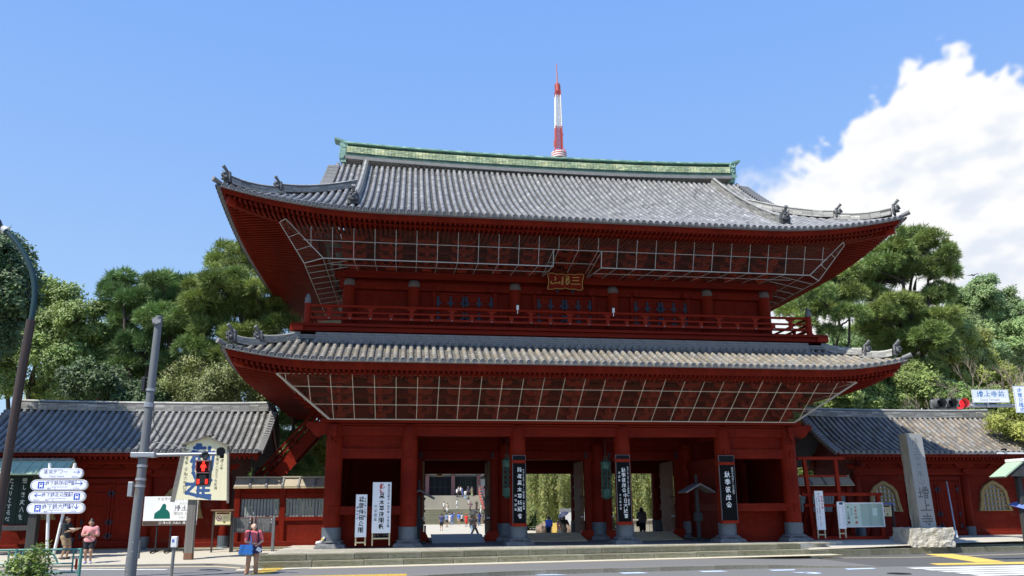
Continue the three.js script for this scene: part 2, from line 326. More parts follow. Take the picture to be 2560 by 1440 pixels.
// ---------- setting: ground, road, pavement, stone steps
const hl = (z) => lerp(-0.20, 0.10, clamp((1.2 - z) / 4.8));
const hr = (z) => lerp(-0.08, 0.165, clamp((1.5 - z) / 2.2));
const S = -0.23, RD = -0.36, P = 0.17, YD = -0.45;           // pavement, road and platform levels
const KX = [];
{
  struct('ground', grid(24, 24, (u, v) => { const x = lerp(-1500, 1500, u), z = lerp(-1500, 400, v); return [x, -0.48, z]; }, true), M.earth);
  // road in front, one sheet
  struct('road', grid(60, 8, (u, v) => [lerp(-160, 160, u), RD, lerp(-3, 60, v)], true), M.asphalt);
  // kerb line between road and pavement, read off the photo
  const kl = [[1000, 1440.5], [1280, 1427.5], [1640, 1417.5], [2000, 1409], [2200, 1408]].map(([u, v]) => onY(u, v, S).setY(0)); kl.unshift(V(kl[0].x - 3.5, 0, kl[0].z + 0.6));
  KX.push(kl[0].x, kl[kl.length - 1].x, kl[0].z, kl[kl.length - 1].z); const kc = new THREE.CatmullRomCurve3(kl), kp = []; for (let i = 0; i <= 40; i++) kp.push(kc.getPoint(i / 40));
  // pavement of asphalt between the kerb and the steps; its right end ramps down to the crossing
  const hS = (x) => lerp(S, RD + 0.02, sstep(3.9, KX[1] - 0.3, x));
  const back = (x) => (x < -11.5 ? 1.0 : x > 9 ? -1.5 : 3.85 - 0.1086 * (x + 11.25) - 0.3);
  const front = (x) => { if (x <= KX[0]) return KX[2] + (KX[0] - x) * 0.18; if (x >= KX[1]) return KX[3]; let b = kp[0]; for (const q of kp) if (q.x <= x) b = q; return b.z; };
  struct('pavement', grid(140, 6, (u, v) => { const x = lerp(-60, KX[1] + 0.05, u), z = lerp(back(x), front(x) - 0.16, v); return [x, hS(x), z]; }, true), M.asphalt);
  struct('carriageway_patch', grid(30, 4, (u, v) => { const x = lerp(7.6, 60, u), z = lerp(lerp(1.9, -0.5, clamp((x - 8) / 12)), onY(2322, 1412, RD).z + 0.3, v); return [x, RD + 0.006, z]; }, true), M.asphaltDark);
  // kerb stones
  const kb = new THREE.Group(); kb.name = 'kerb'; kb.userData.kind = 'structure'; scene.add(kb);
  const L = kc.getLength(), n = Math.round(L / 0.62);
  for (let i = 0; i < n; i++) { const a = kc.getPointAt(i / n), b = kc.getPointAt((i + 0.985) / n), h = (x) => lerp(S, RD + 0.01, sstep(4.0, KX[1], x)); a.y = h(a.x) - 0.10; b.y = h(b.x) - 0.10; mesh('kerb_stone', bar(a, b, 0.18, 0.21), M.kerbs[i % 3], kb); }
  for (let i = 0; i < 24; i++) mesh('kerb_stone', bar(V(KX[0] - i * 0.62, S - 0.1, KX[2] + i * 0.112), V(KX[0] - i * 0.62 - 0.61, S - 0.1, KX[2] + i * 0.112 + 0.11), 0.18, 0.21), M.kerbs[i % 3], kb);
  // platform of the gate with two steps
  const eL = V(-11.35, 0, 3.86), eR = V(8.75, 0, 1.68), ed = eR.clone().sub(eL).normalize(), en = V(-ed.z, 0, ed.x); // en points to the street
  const plat = new THREE.Group(); plat.name = 'stone_platform'; plat.userData.kind = 'structure'; scene.add(plat);
  const top = new THREE.Shape([[-11.2, -9.4], [11.4, -9.4], [11.4, 0.2], [8.8, 1.5], [-11.2, 3.6], [-11.2, 1]].map(([x, z]) => new THREE.Vector2(x, -z)));
  const tg = new THREE.ExtrudeGeometry(top, { depth: 0.5, bevelEnabled: false }).rotateX(-Math.PI / 2).translate(0, P - 0.5 - 0.004, 0);
  mesh('platform_core', tg, M.paving, plat);
  // paving slabs on the open strip before the columns
  const rowZ = [0.5, 1.1, 1.7, 2.3, 2.9, 3.6];
  for (let r = 0; r < 5; r++) { let x = -11.15 + rr(0, 0.1); while (x < 10.25) { const w = rr(0.9, 1.5), x1 = Math.min(x + w, 10.3), z0 = rowZ[r], lim = (xx) => 3.44 - 0.1086 * (xx + 11.25); const z1 = Math.min(rowZ[r + 1], lim(x1)); if (z1 > z0 + 0.12) mesh('paving_slab', bx(x + 0.006, x1 - 0.006, P - 0.05, P + 0.004 + rr(-0.002, 0.003), z0 + 0.006, z1 - 0.006, 0.008), M.pavers[Math.floor(R() * 3)], plat); x = x1; } }
  for (const [row, y0, y1, off, dep] of [['top', S + 0.20, P + 0.006, 0, 0.42], ['low', S - 0.10, S + 0.20, 0.34, 0.42]]) {
    let t = 0; const len = eL.distanceTo(eR) + (row === 'low' ? 0.15 : 0);
    while (t < len - 0.2) { const w = Math.min(rr(1.05, 1.75), len - t), a = eL.clone().addScaledVector(ed, t + 0.006).addScaledVector(en, off - dep / 2), b = eL.clone().addScaledVector(ed, t + w - 0.006).addScaledVector(en, off - dep / 2); a.y = b.y = (y0 + y1) / 2 + rr(-0.006, 0.004);
      const g = new RoundedBoxGeometry(dep + rr(-0.012, 0.012), y1 - y0, w - 0.012, 2, 0.022); const m4 = new THREE.Matrix4().makeBasis(en.clone().multiplyScalar(1), V(0, 1, 0), en.clone().cross(V(0, 1, 0))).setPosition(a.clone().add(b).multiplyScalar(0.5));
      g.applyMatrix4(m4); mesh('step_stone', g, M.risers[Math.floor(R() * 4)], plat); t += w; }
  }
  // drain strip and painted edge line in front of the steps
  const strip = (o0, o1, y, t0 = -0.6, t1 = 21.3, n = 30) => grid(n, 1, (u, v) => { const q = eL.clone().addScaledVector(ed, lerp(t0, t1, u)).addScaledVector(en, lerp(o0, o1, v)); return [q.x, y, q.z]; });
  struct('drain_strip', strip(0.34, 0.80, S + 0.004), M.drain);
  struct('edge_line', strip(0.86, 1.04, S + 0.005), M.lineCream);
  struct('edge_line', grid(30, 1, (u, v) => { const x = lerp(9.2, 24, u), z = lerp(2.35, 3.2, sstep(0, 0.3, u)) * (1 - u) + u * 1.0 + (1 - v) * 0.16; return [x, RD + 0.0105, z]; }), M.lineCream);
  // left precinct pavement: rises from the road edge to the wall
  M.lp = M.paving;
  
  struct('left_forecourt', grid(40, 10, (u, v) => { const x = lerp(-60, -11.3, u), z = lerp(-5, x > -13 ? lerp(1.9, 3.7, clamp((x + 13) / 1.7)) : lerp(1.5, 1.9, clamp((x + 20) / 7)), v); return [x, hl(z), z]; }, true), M.paving);
  const lk = new THREE.Group(); lk.name = 'forecourt_kerb'; lk.userData.kind = 'structure'; scene.add(lk);
  for (let i = 0; i < 34; i++) { const x0 = -11.5 - i * 0.9, z = (x) => (x > -13 ? lerp(1.9, 3.7, clamp((x + 13) / 1.7)) : lerp(1.5, 1.9, clamp((x + 20) / 7))); mesh('kerb_stone', bar(V(x0, -0.25, z(x0)), V(x0 - 0.885, -0.25, z(x0 - 0.885)), 0.2, 0.12), M.kerbs[i % 3], lk); }
  struct('edge_line', grid(30, 1, (u, v) => { const x = lerp(-11.9, -40, u); return [x, S + 0.005, (x > -13 ? lerp(2.6, 4.3, clamp((x + 13) / 1.7)) : lerp(2.2, 2.6, clamp((x + 20) / 7))) + v * 0.3]; }, true), M.lineCream);
  struct('lane_line', grid(2, 1, (u, v) => { const a = onY(420, 1423, S + 0.005), b = onY(150, 1422.5, S + 0.005), q = a.lerp(b, u); return [q.x, q.y, q.z + v * 0.28]; }, true), M.lineWhite);
  // right forecourt
  struct('right_forecourt', grid(20, 6, (u, v) => { const x = lerp(8.9, 60, u), z = lerp(-5, lerp(1.6, 0.3, clamp((x - 9) / 9)), v); return [x, hr(z), z]; }, true), M.paving);
  const rk = new THREE.Group(); rk.name = 'forecourt_kerb_right'; rk.userData.kind = 'structure'; scene.add(rk);
  for (let i = 0; i < 22; i++) { const z = (x) => lerp(1.62, 0.32, clamp((x - 9) / 9)); const x0 = 9.0 + i * 0.95; mesh('kerb_stone', bar(V(x0, -0.22 - 0.05 * clamp(i / 8), z(x0)), V(x0 + 0.935, -0.22 - 0.05 * clamp(i / 8), z(x0 + 0.935)), 0.24, 0.26), M.risers[i % 4], rk); }
  struct('precinct_yard', grid(30, 30, (u, v) => [lerp(-120, 120, u), YD, lerp(-170, -8.6, v)], true), M.sand);
  struct('passage_floor', bx(-9.3, 9.3, P - 0.4, P + 0.002, -9.3, 0.5), M.baseStone);
  const yardEdge = [-9.4, -9.75, -10.1].map((z, i) => bx(-9.6, 9.6, -0.5, P - 0.02 - 0.16 * (i + 1), z - 0.35, z)); struct('yard_step', yardEdge, M.stepStone);

  // road paint
  const quadP = (name, c, y, m) => { const q = c.map(([a, b]) => onY(a, b, y)); const g = new THREE.BufferGeometry(); g.setAttribute('position', new THREE.Float32BufferAttribute([0, 1, 2, 0, 2, 3].flatMap((i) => [q[i].x, q[i].y, q[i].z]), 3)); g.computeVertexNormals(); if (g.attributes.normal.getY(0) < 0) { g.setAttribute('position', new THREE.Float32BufferAttribute([0, 2, 1, 0, 3, 2].flatMap((i) => [q[i].x, q[i].y, q[i].z]), 3)); g.computeVertexNormals(); } return struct(name, g, m); };
  const yp = RD + 0.011;
  quadP('yellow_line', [[2312, 1385], [2380, 1384.5], [2512, 1404], [2440, 1405.5]], yp, M.lineYellow);
  quadP('yellow_line', [[2322, 1408.5], [2600, 1403.5], [2600, 1409], [2345, 1412.5]], yp + 0.003, M.lineYellow);
  for (let k = 0; k < 5; k++) { const z = onY(2400, 1419 + k * 4.6 + k * k * 0.15, RD).z; const xl = onY(2255 + k * 47, 1419 + k * 4.6 + k * k * 0.15, RD).x; struct('crossing_stripe', grid(8, 1, (u, v) => [lerp(xl, xl + 16, u), RD + 0.0105, z + (v - 0.5) * 0.46], true), M.lineWhite); }
  for (const c of [[[1318, 1436], [1375, 1434.5], [1420, 1436.5], [1350, 1438]], [[1545, 1431.5], [1600, 1430], [1622, 1432.5], [1560, 1434]], [[1745, 1427.5], [1800, 1426.5], [1822, 1428.5], [1760, 1430]], [[1920, 1424.5], [1990, 1423], [1985, 1425.5], [1935, 1427]], [[1975, 1430.5], [2012, 1430], [2058, 1433.5], [2040, 1434.5]], [[2110, 1421.5], [2180, 1419.5], [2192, 1421.5], [2120, 1424]], [[2010, 1429.5], [2055, 1431], [2030, 1432.5], [2006, 1431]]]) quadP('bicycle_mark', c, RD + 0.005, M.lineBlue);
  { // tactile paving: two runs of ribbed yellow blocks
    const tp = new THREE.Group(); tp.name = 'tactile_paving'; tp.userData.kind = 'structure'; scene.add(tp);
    const tileG = mg([bx(-0.148, 0.148, 0, 0.006, -0.148, 0.148), ...[-0.105, -0.035, 0.035, 0.105].map((z) => bx(-0.13, 0.13, 0.006, 0.011, z - 0.014, z + 0.014))]);
    const run = (a, b, w) => { const d = b.clone().sub(a), L2 = d.length(), n2 = Math.round(L2 / 0.3); d.normalize(); for (let i = 0; i < n2; i++) for (let k = 0; k < w; k++) { const q = a.clone().addScaledVector(d, (i + 0.5) * 0.3).add(V(-d.z, 0, d.x).multiplyScalar((k - (w - 1) / 2) * 0.3)); const t = mesh('tactile_block', tileG, M.tactile, tp); t.position.set(q.x, S + 0.003, q.z); t.rotation.y = -Math.atan2(d.z, d.x); } };
    const a1 = onY(1008, 1437.5, S), b1 = onY(690, 1418.5, S), c1 = onY(648, 1436, S); run(V(a1.x - 6.5, S, a1.z), a1, 2); run(c1, b1, 2);
  }
  { const m = thing('manhole_cover', 'dark round iron manhole cover in the road near the crossing', 'manhole cover', onY(2248, 1434, RD + 0.003).toArray()); mesh('lid', lathe([[0, 0.004], [0.33, 0.004], [0.34, 0], [0, 0]], 28), M.darkMetal, m); for (let k = -4; k <= 4; k++) mesh('rib', bx(-0.3 * Math.sqrt(1 - k * k / 22), 0.3 * Math.sqrt(1 - k * k / 22), 0.004, 0.008, k * 0.06 - 0.012, k * 0.06 + 0.012), M.brownMetal, m); }
  { const g = thing('drain_grate', 'black road gully grate against the kerb right of the stone pillar', 'drain grate', onY(2475, 1374, RD + 0.012).toArray()); mesh('grate_frame', bx(-1.0, 1.0, 0, 0.006, -0.55, 0.55), M.darkMetal, g); for (let k = 0; k < 14; k++) mesh('grate_bar', bx(-0.95 + k * 0.14, -0.88 + k * 0.14, 0.006, 0.014, -0.5, 0.5), M.brownMetal, g); }
}
// ---------- the gate
const ZC = -4.3;                                // centre line of the gate, front columns stand at z = 0
const gate = thing('temple_gate', 'huge two-storey vermilion temple gate with two grey tiled roofs and green bronze ridge', 'temple gate', [0, 0, 0]);
const gp = (name, geo, m, label, parent = gate) => mesh(name, geo, m, parent, label);
const COLX = [-9.4, -6.5, -2.17, 2.17, 6.5, 9.4];
{ // columns of the lower storey on their stones
  const colG = mg([lathe([[0, 0.4], [0.335, 0.4], [0.335, 1.2], [0.325, 3.9], [0.31, 4.66], [0.285, 4.83], [0.22, 4.93], [0, 4.94]], 28)]);
  const ribs = []; for (let k = 0; k < 28; k++) { const a = k / 28 * Math.PI * 2; ribs.push(T(new THREE.BoxGeometry(0.012, 0.5, 0.02), Math.cos(a) * 0.356, 0.69, Math.sin(a) * 0.356, 0, -a, 0)); }
  const shoeG = mg([lathe([[0.34, 0.42], [0.36, 0.42], [0.358, 0.93], [0.337, 0.94]], 28), ...ribs]);
  const stoneG = mg([lathe([[0, 0.16], [0.80, 0.16], [0.80, 0.20], [0.74, 0.30], [0.55, 0.37], [0.50, 0.43], [0, 0.43]], 4).rotateY(Math.PI / 4).toNonIndexed(), lathe([[0.47, 0.40], [0.44, 0.455], [0, 0.455]], 24)]);
  stoneG.computeVertexNormals();
  const stoneSmall = stoneG.clone().scale(0.75, 1, 0.75);
  for (const z of [0, ZC, ZC * 2]) for (const x of COLX) {
    const c = gp('column', colG, M.red); c.position.set(x, 0, z); if (z) c.scale.set(1, 1, 1);
    mesh('metal_shoe', shoeG, M.shoe, c); mesh('base_stone', z ? stoneSmall : stoneG, M.baseStone, c);
  }
}
const spanX = (f) => { for (let i = 0; i < 5; i++) f(COLX[i], COLX[i + 1], i); };
// head beams, plate, end-bay beams and panels on the front row
spanX((a, b, i) => {
  gp('head_beam', bx(a + 0.2, b - 0.2, 4.44, 4.83, -0.14, 0.14, 0.03), M.red);
  if (i === 0 || i === 4) {
    gp('wall_panel', bx(a + 0.1, b - 0.1, 3.93, 4.44, -0.06, 0.03), M.redDark);
    gp('tie_beam', bx(a + 0.2, b - 0.2, 3.55, 3.95, -0.15, 0.15, 0.03), M.red);
    gp('low_rail', bx(a + 0.2, b - 0.2, 1.40, 1.73, -0.12, 0.12, 0.03), M.red);
    gp('low_panel', bx(a + 0.1, b - 0.1, 0.30, 1.42, -0.42, -0.38), M.redDark);
    gp('sill_beam', bx(a + 0.3, b - 0.3, 0.18, 0.36, -0.5, -0.3, 0.02), M.redDark);
    for (const x of [a, b]) for (const y of [3.74, 1.56]) gp('tenon', bx(x - 0.1, x + 0.1, y - 0.17, y + 0.17, 0.28, 0.37, 0.012), M.red);
  }
});
gp('eave_plate', bx(-9.95, 9.95, 4.935, 5.11, -0.33, 0.33, 0.03), M.red);
{ // carved nosings past the corner columns
  const nose = plate([[0, 0.1], [0.25, 0.1], [0.45, 0.0], [0.62, 0.1], [0.74, 0.28], [0.86, 0.34], [0.90, 0.47], [0.80, 0.56], [0.62, 0.52], [0, 0.54]], 0.26, 0.02);
  for (const s of [-1, 1]) { const g = nose.clone(); if (s < 0) { g.scale(-1, 1, 1); const ix = g.index; const q = g.toNonIndexed(); const p = q.attributes.position; for (let i = 0; i < p.count; i += 3) for (const nm of ['position', 'normal', 'uv']) { const a = q.attributes[nm]; const n = a.itemSize; for (let k = 0; k < n; k++) { const t = a.array[(i + 1) * n + k]; a.array[(i + 1) * n + k] = a.array[(i + 2) * n + k]; a.array[(i + 2) * n + k] = t; } } const m = gp('beam_nosing', q.translate(-9.6, 4.42, -0.13), M.red); } else gp('beam_nosing', g.translate(9.6, 4.42, -0.13), M.red); }
  const boss = () => [T(new THREE.SphereGeometry(0.13, 10, 8), 0, 0.05, 0, 0, 0, 0, [1, 1.5, 0.7]), T(new THREE.TorusGeometry(0.1, 0.035, 6, 12), -0.06, -0.2, 0.02), T(new THREE.TorusGeometry(0.08, 0.03, 6, 12), 0.08, -0.3, 0.02), bx(-0.13, 0.13, 0.12, 0.36, -0.1, 0.1, 0.03)];
  for (const s of [-1, 1]) gp('carved_nosing', mg(boss()).translate(s * 9.4, 4.5, 0.36), M.red);
}
{ // middle row: lintels, thresholds, door leaves, blind end bays; back row lintels; side walls; ceiling
  spanX((a, b, i) => {
    gp('head_beam', bx(a + 0.2, b - 0.2, 4.43, 4.80, ZC - 0.14, ZC + 0.14), M.redDark);
    gp('head_beam', bx(a + 0.2, b - 0.2, 4.43, 4.80, 2 * ZC - 0.14, 2 * ZC + 0.14), M.redDark);
    if (i === 0 || i === 4) {
      gp('wall_panel', bx(a, b, 0.2, 4.5, ZC - 0.06, ZC + 0.02), M.redDark);
      gp('tie_beam', bx(a + 0.2, b - 0.2, 2.1, 2.4, ZC - 0.1, ZC + 0.1), M.redDark);
      gp('low_rail', bx(a + 0.2, b - 0.2, 1.40, 1.73, 2 * ZC - 0.12, 2 * ZC + 0.12), M.redDark);
      gp('wall_panel', bx(a, b, 3.2, 4.5, 2 * ZC - 0.05, 2 * ZC + 0.05), M.redDark);
      if (i === 0) gp('wall_panel', bx(a, b, 0.2, 3.3, 2 * ZC - 0.05, 2 * ZC + 0.05), M.redDark);
    } else {
      gp('wall_panel', bx(a, b, 4.12, 4.5, ZC - 0.05, ZC + 0.03), M.redDark);
      gp('lintel', bx(a + 0.2, b - 0.2, 3.75, 4.16, ZC - 0.16, ZC + 0.16, 0.02), M.red);
      for (const x of [a + 0.55, b - 0.55]) gp('lintel_bolt', bx(x - 0.05, x + 0.05, 3.83, 4.09, ZC + 0.15, ZC + 0.2), M.hinge);
      gp('door_jamb', bx(a + 0.28, a + 0.62, 0.2, 3.77, ZC - 0.12, ZC + 0.12, 0.015), M.red);
      gp('door_jamb', bx(b - 0.62, b - 0.28, 0.2, 3.77, ZC - 0.12, ZC + 0.12, 0.015), M.red);
      gp('lintel', bx(a + 0.2, b - 0.2, 3.31, 3.99, 2 * ZC - 0.14, 2 * ZC + 0.14, 0.02), M.redDark);
      gp('wall_panel', bx(a, b, 3.95, 4.5, 2 * ZC - 0.05, 2 * ZC + 0.03), M.redDark);
      // red threshold, cut open where the ramp crosses it
      for (const [x0, x1, s] of [[a + 0.3, a + 1.0, 1], [b - 1.0, b - 0.3, -1]]) {
        const w = x1 - x0, pts = s > 0 ? [[0, 0], [w, 0], [w - 0.2, 0.42], [0, 0.42]] : [[0, 0], [w, 0], [w, 0.42], [0.2, 0.42]];
        gp('threshold', plate(pts, 0.5).translate(x0, 0.18, ZC - 0.25), M.redBright);
      }
      // leaves folded back against the passage: planks, ledges, studs
      for (const [x, s] of [[a + 0.62, 1], [b - 0.62, -1]]) {
        const d = gp('door_leaf', bx(x, x + s * 0.1, 0.45, 3.72, ZC - 1.75, ZC - 0.14, 0.01), M.woodBrown);
        for (let k = 1; k < 6; k++) mesh('door_ledge', bx(x + s * 0.095, x + s * 0.16, 0.45 + k * 0.53 - 0.06, 0.45 + k * 0.53 + 0.06, ZC - 1.7, ZC - 0.18), M.woodBrown, d);
        mesh('door_edge_band', bx(x - s * 0.01, x + s * 0.17, 2.05, 2.1, ZC - 0.16, ZC - 0.12), M.hinge, d);
        mesh('door_latch', bx(x + s * 0.02, x + s * 0.16, 1.15, 1.22, ZC - 0.15, ZC - 0.1), M.steel, d);
      }
    }
  });
  for (const s of [-1, 1]) {
    for (const [z0, z1] of [[0, ZC], [ZC, 2 * ZC]]) {
      const x = s * 9.4;
      gp('side_wall', bx(x - 0.05, x + 0.05, 0.2, 4.5, z1, z0), M.redDark);
      for (const [y0, y1] of [[4.43, 4.8], [3.55, 3.95], [1.4, 1.73], [0.2, 0.45]]) gp('tie_beam', bx(x - 0.14, x + 0.14, y0, y1, z1 + 0.2, z0 - 0.2, 0.02), M.red);
    }
    for (const x of [s * 6.5, s * 2.17]) for (const [z0, z1] of [[0, ZC], [ZC, 2 * ZC]]) {
      gp('cross_beam', bx(x - 0.13, x + 0.13, 4.43, 4.8, z1 + 0.2, z0 - 0.2), M.redDark);
      if (Math.abs(x) > 6) { gp('tie_beam', bx(x - 0.11, x + 0.11, 3.3, 3.62, z1 + 0.2, z0 - 0.2, 0.02), M.redDark); gp('tie_beam', bx(x - 0.11, x + 0.11, 1.4, 1.73, z1 + 0.2, z0 - 0.2, 0.02), M.red); if (z0 === 0) gp('wall_panel', bx(x - 0.04, x + 0.04, 0.25, 3.4, z1 + 0.2, z0 - 0.5), M.redDark); }
    }
  }
  gp('ceiling', bx(-9.6, 9.6, 4.84, 4.91, 2 * ZC - 0.3, 0.2), M.redDark);
  for (let k = 0; k < 9; k++) gp('ceiling_joist', bx(-9.3, 9.3, 4.70, 4.81, -0.5 - k * 0.8, -0.38 - k * 0.8), M.redDark);
  gp('ramp', plate([[0, 0], [0, 0.02], [1.5, 0.30], [2.2, 0.30], [2.2, 0.26]], 2.25).rotateY(Math.PI / 2).translate(-5.45, 0.175, ZC + 1.5), M.plateSteel, 'grey chequer-plate ramp over the left threshold');
  for (const x0 of [-1.3, 3.05]) gp('ramp', plate([[0, 0], [0, 0.02], [1.6, 0.30], [2.3, 0.30], [2.3, 0.26]], 2.55).rotateY(Math.PI / 2).translate(x0, 0.175, ZC + 1.6), M.woodPale);
}

// ---------- roofs: a hipped surface with curved eaves, laid with round cover tiles over pan tiles
function roofForm({ X, zf, D, Db = D, base, a, b, rise, L, p, S, xg = 0, top }) {
  const zc = zf - D, zb = zc - Db, H = (D + Db) / 2, zm = zf - H, prof = (s) => base + a * s + b * s * s;
  const lift = (s, c) => rise * Math.pow(clamp(1 - c / L), p) * Math.pow(clamp(1 - s / S), 2);
  const y = (x, z) => { const sx = X - Math.abs(x), sz = z > zc ? zf - z : (z - zb) * D / Db, rz = Math.min(zf - z, z - zb); if (Math.abs(x) <= xg && sz > 0) return prof(sz) + lift(sz, Math.max(sx, 0)); return sz <= sx ? prof(Math.max(sz, -0.2)) + lift(Math.max(sz, 0), sx) : prof(Math.max(sx, -0.2)) + lift(Math.max(sx, 0), Math.max(rz, 0)); };
  return { X, zf, zb, zc, D, H, zm, y, prof, eave: (c) => base + lift(0, c), top, xg, sMax: (x) => Math.abs(x) <= xg ? top : Math.min(top, X - Math.abs(x)) };
}
const UP = roofForm({ X: 13.7, zf: 3.35, D: 8.05, Db: 12, base: 12.51, a: 0.52, b: 0.0215, rise: 0.78, L: 6.5, p: 2.2, S: 6, xg: 10.3, top: 7.95 });
const LO = roofForm({ X: 13.17, zf: 3.14, D: 7.84, Db: 10, base: 6.88, a: 0.46, b: 0.02, rise: 0.42, L: 3.5, p: 1.9, S: 4, top: 2.05 });
// cover-tile roll along points, half round, stepped at every joint, one tone per tile
function roll(pts, up, r, len, tone) {
  const n = pts.length, pos = [], col = [], seg = 7, rings = [];
  let acc = 0, t = tone(), step = 0;
  const ringAt = (i, rad, c) => { const q = pts[i], tg = pts[Math.min(i + 1, n - 1)].clone().sub(pts[Math.max(i - 1, 0)]).normalize(), sd = tg.clone().cross(up).normalize(), u = sd.clone().cross(tg); rings.push({ q, sd, u, rad, c }); };
  for (let i = 0; i < n; i++) { if (i > 0) acc += pts[i].distanceTo(pts[i - 1]); if (i > 0 && acc >= len * (step + 1)) { ringAt(i, r * 0.93, t); t = tone(); ringAt(i, r * 1.03, t); step++; } else ringAt(i, r * (1.03 - 0.10 * (acc / len - step)), t); }
  for (let i = 0; i + 1 < rings.length; i++) for (let k = 0; k < seg; k++) {
    const pt = (R0, kk) => { const an = -0.25 + (Math.PI + 0.5) * kk / seg; return [R0.q.x + R0.sd.x * Math.cos(an) * R0.rad + R0.u.x * Math.sin(an) * R0.rad, R0.q.y + R0.sd.y * Math.cos(an) * R0.rad + R0.u.y * Math.sin(an) * R0.rad, R0.q.z + R0.sd.z * Math.cos(an) * R0.rad + R0.u.z * Math.sin(an) * R0.rad]; };
    const A = pt(rings[i], k), B = pt(rings[i], k + 1), Cc = pt(rings[i + 1], k), Dd = pt(rings[i + 1], k + 1);
    for (const [q, c] of [[A, rings[i].c], [Cc, rings[i + 1].c], [B, rings[i].c], [B, rings[i].c], [Cc, rings[i + 1].c], [Dd, rings[i + 1].c]]) { pos.push(...q); col.push(...c); }
  }
  const g = new THREE.BufferGeometry(); g.setAttribute('position', new THREE.Float32BufferAttribute(pos, 3)); g.setAttribute('color', new THREE.Float32BufferAttribute(col, 3)); g.computeVertexNormals();
  return toCreasedNormals(g, 0.9);
}
const toneUp = () => { const k = rr(0.24, 0.37) * (R() < 0.08 ? 1.3 : 1) * (R() < 0.06 ? 0.7 : 1); return [k, k * rr(0.985, 1.01), k * rr(0.98, 1.03)]; };
const toneLo = () => { const k = rr(0.22, 0.36), w = R(); return [k * (1.02 + 0.16 * w), k * (1.0 + 0.04 * w), k * (0.97 - 0.16 * w)]; };
const endTile = (() => { const g = mg([T(lathe([[0.0, 0.012], [0.028, 0.016], [0.034, 0.006], [0.062, 0.004], [0.066, 0.02], [0.088, 0.024], [0.092, 0.0], [0.088, -0.1]], 18), 0, 0, 0, Math.PI / 2), ...[0, 1, 2, 3, 4, 5].map((k) => T(new THREE.SphereGeometry(0.012, 6, 4), Math.cos(k * 1.047) * 0.047, Math.sin(k * 1.047) * 0.047, 0.006))]); return g; })();
